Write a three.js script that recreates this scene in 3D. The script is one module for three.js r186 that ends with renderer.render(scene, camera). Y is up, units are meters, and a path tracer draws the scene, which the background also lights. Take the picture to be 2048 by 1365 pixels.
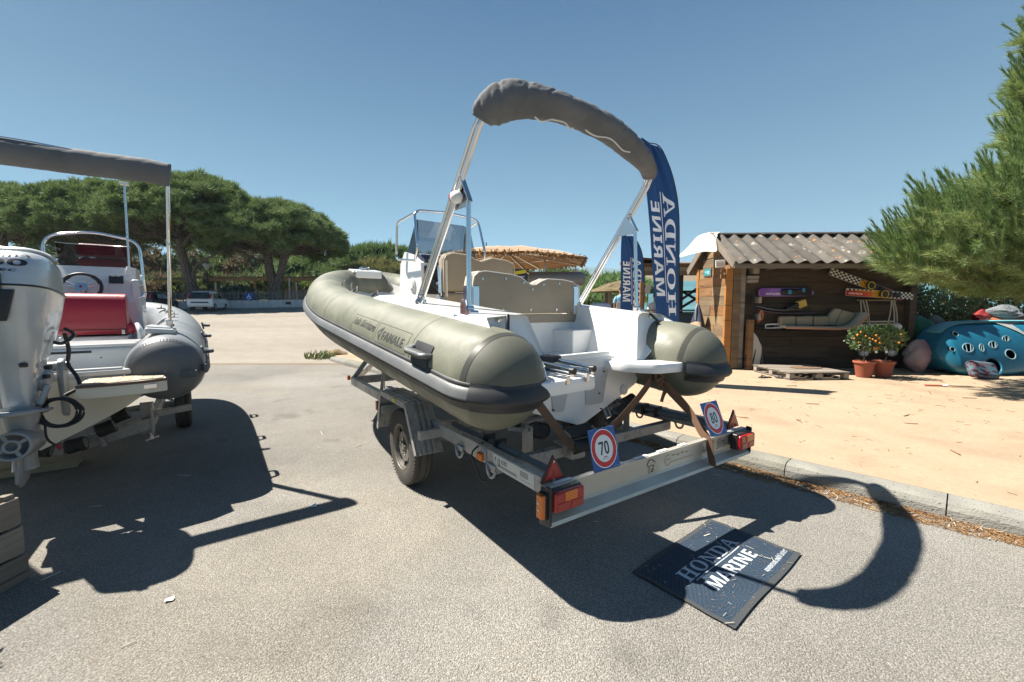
import * as THREE from 'three';
import { RoundedBoxGeometry } from 'three/addons/geometries/RoundedBoxGeometry.js';
import { mergeGeometries, mergeVertices, toCreasedNormals } from 'three/addons/utils/BufferGeometryUtils.js';

// ---------- camera, sky, sun, exposure ----------
const scene = new THREE.Scene();
const camera = new THREE.PerspectiveCamera(77.86, 1024 / 682, 0.05, 9000);
camera.position.set(0, 1.51, 0);
camera.rotation.x = -Math.atan(67.5 / 845);
scene.add(camera);
const renderer = new THREE.WebGLRenderer();
renderer.toneMapping = THREE.LinearToneMapping;
renderer.toneMappingExposure = 2.65;
renderer.shadowMap.enabled = true;

const SUN = new THREE.Vector3(-0.64, 1, -0.22).normalize();
const sun = new THREE.DirectionalLight(new THREE.Color(1, 0.94, 0.845), 5);
sun.position.copy(SUN).multiplyScalar(80);
sun.castShadow = true;
sun.shadow.mapSize.set(4096, 4096);
Object.assign(sun.shadow.camera, { left: -45, right: 45, top: 45, bottom: -45, near: 1, far: 250 });
scene.add(sun); scene.add(sun.target);
{ // clear summer sky, deeper blue overhead, pale at the horizon, computed
  const W = 512, H = 256, d = new Float32Array(W * H * 4);
  for (let j = 0; j < H; j++) for (let i = 0; i < W; i++) {
    const el = ((j + 0.5) / H - 0.5) * Math.PI, az = ((i + 0.5) / W - 0.5) * 2 * Math.PI;
    const v = new THREE.Vector3(Math.cos(el) * Math.cos(az), Math.sin(el), Math.cos(el) * Math.sin(az));
    const e = Math.max(0, el) * 180 / Math.PI, m = Math.exp(-Math.pow(e / 24, 1.3)), c = Math.max(0, v.dot(SUN));
    const g = 0.07 * Math.pow(c, 10);
    const k = (i + W * j) * 4;
    d[k] = 0.001 + 0.112 * m + g; d[k + 1] = 0.025 + 0.175 * m + g * 0.9; d[k + 2] = 0.092 + 0.170 * m + g * 0.7; d[k + 3] = 1;
  }
  const t = new THREE.DataTexture(d, W, H, THREE.RGBAFormat, THREE.FloatType);
  t.mapping = THREE.EquirectangularReflectionMapping; t.magFilter = t.minFilter = THREE.LinearFilter; t.needsUpdate = true;
  scene.background = t; scene.environment = t;
}
scene.fog = new THREE.FogExp2(new THREE.Color(0.42, 0.6, 0.72), 0.00022);

// ---------- small tools ----------
const R = Math.PI / 180, PI = Math.PI;
let seed = 7;
const rnd = () => { seed = (seed * 1664525 + 1013904223) >>> 0; return seed / 4294967296; };
const rr = (a, b) => a + (b - a) * rnd();
const V = (x, y, z) => new THREE.Vector3(x, y, z);
const clamp = (x, a = 0, b = 1) => Math.min(b, Math.max(a, x));
const lerp = (a, b, t) => a + (b - a) * t;
const sm = (a, b, x) => { const t = clamp((x - a) / (b - a)); return t * t * (3 - 2 * t); };
const names = {};
function numbered(n) { const k = names[n] = (names[n] ?? -1) + 1; return k ? n + '_' + String(k).padStart(3, '0') : n; }
function tag(o, label, category, group) { o.userData.label = label; o.userData.category = category; if (group) o.userData.group = group; return o; }
function thing(name, label, category, pos = [0, 0, 0], turn = 0, group) {
  const o = new THREE.Group(); o.name = numbered(name); o.position.set(...pos); o.rotation.y = turn * R; scene.add(o);
  return tag(o, label, category, group);
}
function norm(g) { // same attributes everywhere so that pieces can be joined
  let h = g.index ? g.toNonIndexed() : g;
  for (const k of Object.keys(h.attributes)) if (!['position', 'normal', 'uv', 'color'].includes(k)) h.deleteAttribute(k);
  if (!h.attributes.uv) h.setAttribute('uv', new THREE.Float32BufferAttribute(new Float32Array(h.attributes.position.count * 2), 2));
  if (!h.attributes.normal) h.computeVertexNormals();
  h.morphAttributes = {}; h.clearGroups();
  return h;
}
const join = a => { a = a.flat(9).filter(Boolean).map(norm); return a.length === 1 ? a[0] : mergeGeometries(a); };
function part(name, geo, mat, parent) {
  const m = new THREE.Mesh(Array.isArray(geo) ? join(geo) : geo, mat); m.name = parent === scene || !parent ? numbered(name) : name;
  m.castShadow = m.receiveShadow = true; (parent || scene).add(m); return m;
}
const solo = (name, geo, mat, label, cat, group) => tag(part(name, geo, mat, scene), label, cat, group);
function struct(name, geo, mat) { const m = part(name, geo, mat, scene); m.userData.kind = 'structure'; return m; }
function boxUV(g, off = 0) { // uv in metres, by the main direction of each face
  g = g.index ? g.toNonIndexed() : g; const p = g.attributes.position, uv = new Float32Array(p.count * 2), a = V(), b = V(), c = V();
  for (let i = 0; i < p.count; i += 3) {
    a.fromBufferAttribute(p, i); b.fromBufferAttribute(p, i + 1); c.fromBufferAttribute(p, i + 2);
    const n = b.clone().sub(a).cross(c.clone().sub(a)), x = Math.abs(n.x), y = Math.abs(n.y), z = Math.abs(n.z);
    [a, b, c].forEach((q, k) => { const u = x > y && x > z ? [q.z, q.y] : y > z ? [q.x, q.z] : [q.x, q.y]; uv[(i + k) * 2] = u[0] + off; uv[(i + k) * 2 + 1] = u[1] + off * 0.37; });
  }
  g.setAttribute('uv', new THREE.BufferAttribute(uv, 2)); return g;
}
// box with its long grain along u: size w,h,d centred at x,y,z
function box(w, h, d, x = 0, y = 0, z = 0, { b = 0, rx = 0, ry = 0, rz = 0, o = 0 } = {}) {
  let g = b ? new RoundedBoxGeometry(w, h, d, 2, Math.min(b, w / 2.01, h / 2.01, d / 2.01)) : new THREE.BoxGeometry(w, h, d);
  g = boxUV(g, o);
  if (rx) g.rotateX(rx); if (rz) g.rotateZ(rz); if (ry) g.rotateY(ry);
  return g.translate(x, y, z);
}
const swapUV = g => { const u = g.attributes.uv; for (let i = 0; i < u.count; i++) u.setXY(i, u.getY(i), u.getX(i)); return g; };
function bar(p, q, w, h, { b = 0, up = V(0, 1, 0), o = 0 } = {}) { // a beam from p to q, h along up
  const L = p.distanceTo(q), g = box(w, h, L, 0, 0, 0, { b, o });
  const z = q.clone().sub(p).normalize(), x = up.clone().cross(z).normalize(), y = z.clone().cross(x);
  g.applyMatrix4(new THREE.Matrix4().makeBasis(x, y, z)); const m = p.clone().add(q).multiplyScalar(0.5);
  return g.translate(m.x, m.y, m.z);
}
function rounded(pts, r, n = 6) { // polyline with rounded corners
  const out = [pts[0].clone()];
  for (let i = 1; i < pts.length - 1; i++) {
    const a = pts[i - 1], b = pts[i], c = pts[i + 1], d = Math.min(r, a.distanceTo(b) / 2.1, b.distanceTo(c) / 2.1);
    const p = b.clone().lerp(a, d / a.distanceTo(b)), q = b.clone().lerp(c, d / b.distanceTo(c));
    for (let k = 0; k <= n; k++) { const t = k / n; out.push(p.clone().multiplyScalar((1 - t) * (1 - t)).addScaledVector(b, 2 * t * (1 - t)).addScaledVector(q, t * t)); }
  }
  out.push(pts[pts.length - 1].clone()); return out;
}
const parts = (name, geos, mat, parent) => geos.map(g => part(name, g, mat, parent)); // separate pieces of one kind
// grid surface from rows of points; smooth normals; uv in metres unless given
function grid(rows, { closed = false, uv, flip = false } = {}) {
  const m = rows.length, n = rows[0].length, pos = [], uvs = [], idx = [];
  let lv = 0;
  for (let i = 0; i < m; i++) { let lu = 0; if (i) lv += rows[i][0].distanceTo(rows[i - 1][0]);
    for (let j = 0; j < n; j++) { if (j) lu += rows[i][j].distanceTo(rows[i][j - 1]); const p = rows[i][j]; pos.push(p.x, p.y, p.z); if (uv) uvs.push(...uv(i / (m - 1), j / (n - 1))); else uvs.push(lv, lu); } }
  for (let i = 0; i < m - 1; i++) for (let j = 0; j < n - 1; j++) { const a = i * n + j, b = a + 1, c = a + n, d = c + 1; flip ? idx.push(a, c, b, b, c, d) : idx.push(a, b, c, b, d, c); }
  const g = new THREE.BufferGeometry(); g.setAttribute('position', new THREE.Float32BufferAttribute(pos, 3)); g.setAttribute('uv', new THREE.Float32BufferAttribute(uvs, 2)); g.setIndex(idx);
  g.computeVertexNormals();
  if (closed) { const N = g.attributes.normal; for (let i = 0; i < m; i++) { const a = i * n, b = a + n - 1, x = N.getX(a) + N.getX(b), y = N.getY(a) + N.getY(b), z = N.getZ(a) + N.getZ(b), l = Math.hypot(x, y, z) || 1; N.setXYZ(a, x / l, y / l, z / l); N.setXYZ(b, x / l, y / l, z / l); } }
  return g;
}
// frames along a path that keep "up" upright where they can
function frames(P, up = V(0, 1, 0)) {
  return P.map((p, i) => { const t = P[Math.min(i + 1, P.length - 1)].clone().sub(P[Math.max(i - 1, 0)]).normalize(); let n = up.clone().cross(t); if (n.length() < 1e-3) n = V(1, 0, 0); n.normalize(); return { p, t, n, b: t.clone().cross(n) }; });
}
// sweep a closed profile [[side, up], ...] along path points
function sweep(P, prof, { up, scale = () => 1, caps = true, close = true } = {}) {
  const F = frames(P, up), rows = F.map((f, i) => { const k = scale(i / (F.length - 1)); const r = prof.map(([a, b]) => f.p.clone().addScaledVector(f.n, a * k).addScaledVector(f.b, b * k)); if (close) r.push(r[0].clone()); return r; });
  const out = [grid(rows, { closed: close })];
  if (caps && close) for (const [r, s] of [[rows[0], 1], [rows[rows.length - 1], -1]]) { const g = new THREE.BufferGeometry(), c = V(); const n = r.length - 1; for (let i = 0; i < n; i++) c.addScaledVector(r[i], 1 / n); const a = []; for (let i = 0; i < n; i++) { const q = s > 0 ? [c, r[i + 1], r[i]] : [c, r[i], r[i + 1]]; q.forEach(v => a.push(v.x, v.y, v.z)); } g.setAttribute('position', new THREE.Float32BufferAttribute(a, 3)); g.computeVertexNormals(); out.push(g); }
  return join(out);
}
const circ = (r, n = 12) => Array.from({ length: n }, (_, i) => [r * Math.cos(i / n * 2 * PI), r * Math.sin(i / n * 2 * PI)]);
const pipe = (P, r, n = 12) => sweep(P, circ(r, n));
const rod = (p, q, r, n = 12) => pipe([p, q], r, n);
const curve = (P, n = 24, closed = false) => new THREE.CatmullRomCurve3(P, closed, 'centripetal').getPoints(n);
function shape(pts) { const s = new THREE.Shape(); pts.forEach(([x, y], i) => i ? s.lineTo(x, y) : s.moveTo(x, y)); s.closePath(); return s; }
function roundShape(pts, r, n = 5) { return shape(rounded([...pts, pts[0], pts[1]].map(p => V(p[0], p[1], 0)), r, n).slice(1, -1).map(p => [p.x, p.y])); }
function extr(s, depth, { b = 0, seg = 2, cs = 10, flat = false } = {}) {
  let g = new THREE.ExtrudeGeometry(s, { depth: depth - 2 * b, bevelEnabled: b > 0, bevelThickness: b, bevelSize: b, bevelOffset: -b, bevelSegments: seg, curveSegments: cs });
  g.translate(0, 0, b); return flat ? g : toCreasedNormals(g, 0.6);
}
function lathe(pts, n = 24) { return new THREE.LatheGeometry(pts.map(p => new THREE.Vector2(p[0], p[1])), n); }
function poly(faces) { // flat polygons (fans), each a list of points
  const a = []; for (const f of faces) for (let i = 1; i < f.length - 1; i++) for (const v of [f[0], f[i], f[i + 1]]) a.push(v.x, v.y, v.z);
  const g = new THREE.BufferGeometry(); g.setAttribute('position', new THREE.Float32BufferAttribute(a, 3)); g.computeVertexNormals(); return boxUV(g);
}
function place(g, { x = 0, y = 0, z = 0, rx = 0, ry = 0, rz = 0, s = 1 } = {}) { g = g.clone(); if (s !== 1) g.scale(s, s, s); if (rz) g.rotateZ(rz); if (rx) g.rotateX(rx); if (ry) g.rotateY(ry); return g.translate(x, y, z); }
// prism between two equal outlines
function prism(A, B) { const f = [A.slice().reverse(), B]; for (let i = 0; i < A.length; i++) { const j = (i + 1) % A.length; f.push([A[i], A[j], B[j], B[i]]); } return poly(f); }

// ---------- procedural textures ----------
const hash = (x, y, s) => { let h = (x * 374761393 + y * 668265263 + s * 1274126177) | 0; h = Math.imul(h ^ (h >>> 13), 1274126177); return ((h ^ (h >>> 16)) >>> 0) / 4294967296; };
function vn(x, y, per, s = 0) { const xi = Math.floor(x), yi = Math.floor(y), fx = x - xi, fy = y - yi, u = fx * fx * (3 - 2 * fx), v = fy * fy * (3 - 2 * fy), w = (a, p) => ((a % p) + p) % p; const px = Array.isArray(per) ? per[0] : per, py = Array.isArray(per) ? per[1] : per; const x0 = w(xi, px), x1 = w(xi + 1, px), y0 = w(yi, py), y1 = w(yi + 1, py); return lerp(lerp(hash(x0, y0, s), hash(x1, y0, s), u), lerp(hash(x0, y1, s), hash(x1, y1, s), u), v); }
function fbm(u, v, f, o = 4, s = 0, ay = 1) { let a = 0.5, t = 0, n = 0; for (let i = 0; i < o; i++) { t += a * vn(u * f, v * f * ay, [f, f * ay], s + i * 17); n += a; a *= 0.5; f *= 2; } return t / n; }
function worley(u, v, f, s = 0) { const x = u * f, y = v * f, xi = Math.floor(x), yi = Math.floor(y); let d = 9, id = 0; for (let a = -1; a < 2; a++) for (let b = -1; b < 2; b++) { const cx = ((xi + a) % f + f) % f, cy = ((yi + b) % f + f) % f; const e = Math.hypot(xi + a + hash(cx, cy, s) - x, yi + b + hash(cx, cy, s + 9) - y); if (e < d) { d = e; id = hash(cx, cy, s + 31); } } return [d, id]; }
const toS = x => { x = clamp(x); return 255 * (x < 0.0031308 ? x * 12.92 : 1.055 * Math.pow(x, 1 / 2.4) - 0.055); };
function tex(n, f, { linear = false, rep = 1, ny = n } = {}) {
  const d = new Uint8Array(n * ny * 4);
  for (let j = 0; j < ny; j++) for (let i = 0; i < n; i++) { const c = f((i + 0.5) / n, (j + 0.5) / ny), k = (i + n * j) * 4; if (typeof c === 'number') d[k] = d[k + 1] = d[k + 2] = 255 * clamp(c); else { d[k] = linear ? 255 * clamp(c[0]) : toS(c[0]); d[k + 1] = linear ? 255 * clamp(c[1]) : toS(c[1]); d[k + 2] = linear ? 255 * clamp(c[2]) : toS(c[2]); } d[k + 3] = 255; }
  const t = new THREE.DataTexture(d, n, ny, THREE.RGBAFormat); t.wrapS = t.wrapT = THREE.RepeatWrapping; t.magFilter = THREE.LinearFilter; t.minFilter = THREE.LinearMipmapLinearFilter; t.generateMipmaps = true;
  t.repeat.set(...(Array.isArray(rep) ? rep : [rep, rep])); if (!linear) t.colorSpace = THREE.SRGBColorSpace; t.needsUpdate = true; return t;
}
function canvasTex(w, h, draw, repeat = false) { const c = document.createElement('canvas'); c.width = w; c.height = h; draw(c.getContext('2d'), w, h); const t = new THREE.CanvasTexture(c); t.colorSpace = THREE.SRGBColorSpace; t.anisotropy = 8; if (repeat) t.wrapS = t.wrapT = THREE.RepeatWrapping; return t; }
const mat = (o) => new THREE.MeshStandardMaterial({ side: THREE.DoubleSide, ...o });
const phys = (o) => new THREE.MeshPhysicalMaterial({ side: THREE.DoubleSide, ...o });
const C = (r, g, b) => new THREE.Color().setRGB(r, g, b);
const mixc = (a, b, t) => a.map((x, i) => lerp(x, b[i], t));

// shared maps
const woodMap = (dark, light, s, rep) => tex(256, (u, v) => { const w = fbm(u, v, 2, 3, s, 8), g = fbm(u, v, 4, 4, s + 5, 32), k = fbm(u, v, 3, 3, s + 8, 3); let c = mixc(dark, light, clamp(0.15 + 1.1 * (0.55 * g + 0.45 * w - 0.1) + 0.5 * (k - 0.5))); const cr = vn(u * 3, v * 60, [3, 60], s + 3); return cr > 0.9 ? mixc(c, dark.map(x => x * 0.4), 0.7) : c; }, { rep });
const woodBump = tex(256, (u, v) => 0.5 * fbm(u, v, 4, 4, 3, 32) + 0.5 * fbm(u, v, 8, 3, 13, 16), { linear: true, rep: [1, 2] });
const grainBump = tex(256, (u, v) => fbm(u, v, 32, 3, 5), { linear: true, rep: 4 });
const fineBump = tex(256, (u, v) => fbm(u, v, 64, 2, 6), { linear: true, rep: 6 });
const dirtRough = (a, b, s, rep = 1) => tex(256, (u, v) => lerp(a, b, sm(0.35, 0.7, fbm(u, v, 5, 5, s))), { linear: true, rep });
// ---------- ground ----------
const rise = z => { const d = -z; return d < 11 ? 0 : 1.28 * Math.pow((d - 11) / 22, 1.2) + (d > 33 ? (d - 33) * 0.012 : 0); };
function sheet(x0, x1, z0, z1, nx, nz, y, { keep = () => true, col } = {}) {
  const pos = [], uv = [], cs = [], idx = [];
  const zz = t => z0 + (z1 - z0) * t;
  for (let j = 0; j <= nz; j++) for (let i = 0; i <= nx; i++) { const x = lerp(x0, x1, i / nx), z = zz(j / nz); pos.push(x, rise(z) + y, z); uv.push(x, z); if (col) cs.push(...col(x, z)); }
  for (let j = 0; j < nz; j++) for (let i = 0; i < nx; i++) { const a = j * (nx + 1) + i, b = a + 1, c = a + nx + 1, d = c + 1; const cx = lerp(x0, x1, (i + 0.5) / nx), cz = zz((j + 0.5) / nz); if (keep(cx, cz)) idx.push(a, b, c, b, d, c); }
  const g = new THREE.BufferGeometry(); g.setAttribute('position', new THREE.Float32BufferAttribute(pos, 3)); g.setAttribute('uv', new THREE.Float32BufferAttribute(uv, 2)); if (col) g.setAttribute('color', new THREE.Float32BufferAttribute(cs, 3)); g.setIndex(idx); g.computeVertexNormals();
  return g;
}
const wn = (x, z, f, s) => { let a = 0, k = 0.5; for (let i = 0; i < 4; i++) { a += k * vn(x * f + 500, z * f + 500, 100000, s + i); f *= 2.1; k *= 0.5; } return a / 0.9375; };
// chippings of many tones set in a grey-beige binder
const asphaltMap = tex(1024, (u, v) => {
  const [d, id] = worley(u, v, 150, 3), [d2, id2] = worley(u, v, 230, 8);
  const base = mixc([0.155, 0.146, 0.129], [0.222, 0.209, 0.186], fbm(u, v, 8, 5, 2));
  let c = mixc(base, id > 0.9 ? [0.37, 0.352, 0.318] : id > 0.45 ? [0.272, 0.257, 0.229] : [0.17, 0.162, 0.145], sm(0.62, 0.28, d) * 0.8);
  if (id2 > 0.8) c = mixc(c, [0.36, 0.33, 0.27], sm(0.5, 0.25, d2) * 0.8);
  return mixc(c, [0.075, 0.07, 0.062], sm(0.45, 0.78, d) * 0.5);
}, { rep: 1 / 1.15 });
const asphaltBump = tex(1024, (u, v) => { const [d] = worley(u, v, 150, 3), [d2] = worley(u, v, 230, 8); return clamp(0.75 * (1 - d) + 0.25 * (1 - d2)); }, { linear: true, rep: 1 / 1.15 });
const M_asphalt = mat({ map: asphaltMap, bumpMap: asphaltBump, bumpScale: 0.006, roughness: 0.92, vertexColors: true });
const sandMap = tex(512, (u, v) => { const f = fbm(u, v, 6, 6, 11), g = fbm(u, v, 64, 2, 12); return mixc([0.335, 0.245, 0.158], [0.43, 0.325, 0.22], clamp(0.55 * f + 0.6 * g - 0.1)); }, { rep: 1 / 1.6 });
const sandBump = tex(512, (u, v) => 0.5 * fbm(u, v, 16, 4, 14) + 0.5 * fbm(u, v, 100, 2, 15), { linear: true, rep: 1 / 1.6 });
const M_pave = mat({ map: sandMap, bumpMap: sandBump, bumpScale: 0.003, roughness: 0.95, vertexColors: true });
const lotMap = tex(512, (u, v) => { const [d, id] = worley(u, v, 90, 23); const f = fbm(u, v, 5, 5, 21); return mixc(mixc([0.20, 0.176, 0.142], [0.28, 0.25, 0.206], f), id > 0.7 ? [0.37, 0.32, 0.25] : [0.17, 0.147, 0.115], sm(0.5, 0.2, d) * 0.6); }, { rep: 1 / 1.5 });
const M_lot = mat({ map: lotMap, bumpMap: sandBump, bumpScale: 0.004, roughness: 0.95, vertexColors: true });
const earthMap = tex(512, (u, v) => mixc([0.10, 0.075, 0.045], [0.22, 0.165, 0.10], fbm(u, v, 8, 6, 31)), { rep: 1 / 3 });
const M_earth = mat({ map: earthMap, roughness: 1 });
struct('ground', sheet(-260, 260, 60, -150, 104, 84, -0.02), M_earth);
// bay asphalt: worn grey with paler wheel tracks and tan dust near the kerb
const KA = [2.27, -4.08], KD = [-0.681, -0.732];              // a point on the kerb's inner top edge, its direction away from the camera
const kerbN = [0.732, -0.681];                                  // towards the pavement
const kd = (x, z) => (x - KA[0]) * kerbN[0] + (z - KA[1]) * kerbN[1];  // >0 on the pavement
const ks = (x, z) => (x - KA[0]) * KD[0] + (z - KA[1]) * KD[1];
const seamZ = x => -11.88 - (x + 5.22) * 0.68 - 0.0; // far seam between old and new surface, oblique
const asphaltCol = (x, z) => { const n = wn(x, z, 0.7, 3), m = wn(x, z, 2.6, 9), st = sm(0.66, 0.74, wn(x, z, 1.1, 40)) * 0.16; const oil = sm(0.70, 0.76, wn(x, z, 1.9, 90)) * sm(0.4, 0.7, wn(x, z, 7, 91)) * 0.28, pale = sm(0.55, 0.7, wn(x * 0.5, z, 0.45, 95)) * 0.10; const k = 0.9 + 0.42 * (n - 0.5) + 0.16 * (m - 0.5) + pale - oil - st * wn(x, z, 9, 5); const tan = sm(0.52, 0.7, wn(x, z, 0.9, 60)) * 0.35 + sm(0.7, 0.1, -kd(x, z)) * sm(0.35, 0.6, wn(x, z, 4, 61)) * 0.5; return [k * (1 + 0.1 * tan), k * (1 + 0.02 * tan), k * (1 - 0.12 * tan)]; };
struct('asphalt', sheet(-13, 7, 4, -12.4, 200, 164, 0, { col: asphaltCol, keep: (x, z) => kd(x, z) < -0.02 }), M_asphalt);
struct('parking_lot', sheet(-70, 4, -11.25, -41, 148, 60, 0.004, { col: (x, z) => { const k = 0.95 + 0.35 * (wn(x * 0.35, z * 1.3, 0.5, 13) - 0.5) + 0.12 * (wn(x, z, 3, 14) - 0.5); return [k, k, k]; } }), M_lot);
// pavement slab behind the kerb
{
  const col = (x, z) => { const n = wn(x, z, 0.5, 17), m = wn(x, z, 3, 18); const d = sm(0.63, 0.78, wn(x, z, 1.6, 77)) * 0.25, k = 0.92 + 0.22 * (n - 0.5) + 0.12 * (m - 0.5) - d * m; return [k, k * (1 - 0.02 * d), k * (1 - 0.05 * d)]; };
  const pos = [], uv = [], cs = [], idx = [], nu = 110, nv = 70;
  for (let j = 0; j <= nv; j++) for (let i = 0; i <= nu; i++) { const s = lerp(-7, 11.2, i / nu), d = 0.155 + 13 * Math.pow(j / nv, 1.5); const x = KA[0] + KD[0] * s + kerbN[0] * (d - 0.15), z = KA[1] + KD[1] * s + kerbN[1] * (d - 0.15); pos.push(x, 0.13 + Math.max(0, rise(z) - 0.1), z); uv.push(x, z); cs.push(...col(x, z)); }
  for (let j = 0; j < nv; j++) for (let i = 0; i < nu; i++) { const a = j * (nu + 1) + i, b = a + 1, c = a + nu + 1, d = c + 1; idx.push(a, b, c, b, d, c); }
  const g = new THREE.BufferGeometry(); g.setAttribute('position', new THREE.Float32BufferAttribute(pos, 3)); g.setAttribute('uv', new THREE.Float32BufferAttribute(uv, 2)); g.setAttribute('color', new THREE.Float32BufferAttribute(cs, 3)); g.setIndex(idx); g.computeVertexNormals();
  struct('pavement', g, M_pave);
}
// kerb: concrete stones laid end to end, each its own piece
{
  const concrete = tex(512, (u, v) => { const f = fbm(u, v, 6, 6, 41), p = worley(u, v, 40, 6); return mixc(mixc([0.17, 0.165, 0.145], [0.28, 0.27, 0.235], f), [0.09, 0.088, 0.08], p[1] > 0.86 ? sm(0.3, 0.1, p[0]) : 0); }, { rep: 1 / 0.9 });
  const M_kerb = mat({ map: concrete, bumpMap: grainBump, bumpScale: 0.004, roughness: 0.95 });
  const M_kerb2 = mat({ map: concrete, color: C(0.86, 0.85, 0.8), bumpMap: grainBump, bumpScale: 0.004, roughness: 0.95 });
  const kerb = new THREE.Group(); kerb.name = 'kerb'; kerb.userData.kind = 'structure'; scene.add(kerb);
  const L = 1.0, prof = [[-0.215, -0.05], [-0.2, 0.075], [-0.175, 0.115], [-0.13, 0.13], [0.0, 0.131], [0, -0.05]];
  for (let k = -7; k < 11; k++) {
    const s0 = k * L - 0.42, s1 = s0 + L - 0.008, pt = (s, [d, y]) => V(KA[0] + KD[0] * s + kerbN[0] * d, y + rr(-0.001, 0.001), KA[1] + KD[1] * s + kerbN[1] * d);
    const g = prism(prof.map(q => pt(s0, q)), prof.map(q => pt(s1, q)));
    part('kerb_stone', g, k % 3 ? M_kerb : M_kerb2, kerb);
  }
}
// ---------- the two inflatables: shared tools ----------
// boat space: x across (to the right seen from astern), y up, z = -distance forward
const B3 = (t, u, s) => V(t, u, -s);
function tubeAxis({ off, s0, sc, len, sheer, n = 60 }) { // right half of the tube axis, from the stern forward, then round the bow
  const P = [];
  for (let i = 0; i <= 14; i++) { const s = lerp(s0, sc, i / 14); P.push([off, s]); }
  for (let i = 1; i <= n; i++) { const a = i / n * PI / 2; P.push([off * Math.pow(Math.cos(a), 0.72), sc + (len - sc) * Math.pow(Math.sin(a), 0.92)]); }
  return P.map(([t, s]) => [t, sheer(s), s]);
}
function fullAxis(o) { const r = tubeAxis(o); const l = r.slice(0, -1).map(([t, u, s]) => [-t, u, s]); return [...l, ...r.slice().reverse()].map(([t, u, s]) => B3(t, u, s)); } // left stern -> bow -> right stern
// tube skin: rings round the axis, closed by bluntly rounded ends
function tubeSkin(P, rad, endLen = 0.3, around = 40) {
  const F = frames(P), rows = [], ring = (c, n, b, r) => Array.from({ length: around + 1 }, (_, j) => { const a = j / around * 2 * PI; return c.clone().addScaledVector(n, r * Math.cos(a)).addScaledVector(b, r * Math.sin(a)); });
  const end = (f, dir) => { const R0 = []; for (let k = 0; k <= 28; k++) { const a = k / 28 * PI / 2; R0.push(ring(f.p.clone().addScaledVector(f.t, dir * endLen * Math.sin(a)), f.n, f.b, Math.max(0.001, f.r * Math.pow(Math.cos(a), 0.9)))); } return R0; };
  F.forEach((f, i) => f.r = rad(i / (F.length - 1)));
  rows.push(...end(F[0], -1).reverse().slice(0, -1)); F.forEach(f => rows.push(ring(f.p, f.n, f.b, f.r))); rows.push(...end(F[F.length - 1], 1).slice(1));
  return { g: grid(rows, { closed: true }), F };
}
// belt along the outside of the tube and round both ends; profile in (out, up)
function belt(P, rad, prof, { endLen = 0.3, wrap = 2.5, down = 0 } = {}) {
  const F = frames(P); const L = F.length; F.forEach((f, i) => f.r = rad(i / (L - 1)));
  const st = []; // {c: axis point, o: outward dir, r}
  const side = F[0].n.x < 0 ? 1 : -1; // n points outward on the left when 1
  const out = f => f.n.clone().multiplyScalar(side);
  const f0 = F[0], f1 = F[L - 1];
  for (let k = 14; k >= 1; k--) { const a = k / 14 * wrap; const o = out(f0).multiplyScalar(Math.cos(a)).addScaledVector(f0.t, -Math.sin(a)); st.push({ c: f0.p, o, r: f0.r * lerp(1, endLen / f0.r, Math.abs(Math.sin(a))), b: f0.b }); }
  F.forEach(f => st.push({ c: f.p, o: out(f), r: f.r, b: f.b }));
  for (let k = 1; k <= 14; k++) { const a = k / 14 * wrap; const o = out(f1).multiplyScalar(Math.cos(a)).addScaledVector(f1.t, Math.sin(a)); st.push({ c: f1.p, o, r: f1.r * lerp(1, endLen / f1.r, Math.abs(Math.sin(a))), b: f1.b }); }
  const rows = st.map(q => { const r = prof.map(([a, y]) => q.c.clone().addScaledVector(q.b, y + down).addScaledVector(q.o, Math.sqrt(Math.max(0, q.r * q.r - (y + down) * (y + down) * (q.r / F[0].r))) + a)); r.push(r[0].clone()); return r; });
  return grid(rows, { closed: false });
}
// a strip laid on the tube surface across the axis (a glued seam) at axis index position f
function seamRing(P, rad, i, w, a0 = 0, a1 = 2 * PI, lift = 0.0015) {
  const F = frames(P), f = F[i], r = rad(i / (F.length - 1)) + lift, rows = [];
  for (let k = 0; k <= 48; k++) { const a = lerp(a0, a1, k / 48), d = f.n.clone().multiplyScalar(Math.cos(a)).addScaledVector(f.b, Math.sin(a)); rows.push([-1, 1].map(q => f.p.clone().addScaledVector(d, r).addScaledVector(f.t, q * w / 2))); }
  return grid(rows);
}
// a patch on the tube: axis fraction range i0..i1, angle range
function tubePatch(P, rad, i0, i1, a0, a1, lift = 0.002, n = 24, uv) {
  const F = frames(P), at = x => { const i = Math.min(F.length - 2, Math.floor(x)), k = x - i, a = F[i], b = F[i + 1]; return { p: a.p.clone().lerp(b.p, k), n: a.n.clone().lerp(b.n, k).normalize(), b: a.b.clone().lerp(b.b, k).normalize(), r: lerp(rad(i / (F.length - 1)), rad((i + 1) / (F.length - 1)), k) }; };
  const rows = []; for (let i = 0; i <= n; i++) { const f = at(lerp(i0, i1, i / n)), r = []; for (let j = 0; j <= 14; j++) { const a = lerp(a0, a1, j / 14); r.push(f.p.clone().addScaledVector(f.n, (f.r + lift) * Math.cos(a)).addScaledVector(f.b, (f.r + lift) * Math.sin(a))); } rows.push(r); }
  return grid(rows, { uv });
}
const fabricBump = tex(256, (u, v) => 0.5 + 0.25 * Math.sin(u * 2 * PI * 40) + 0.25 * Math.sin(v * 2 * PI * 40), { linear: true, rep: 4 });
const tubeBump = tex(512, (u, v) => 0.12 * (Math.sin(u * 2 * PI * 80) + Math.sin(v * 2 * PI * 80)) * 0.5 + 0.75 * fbm(u, v, 5, 5, 301), { linear: true, rep: 1.3 });
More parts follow.
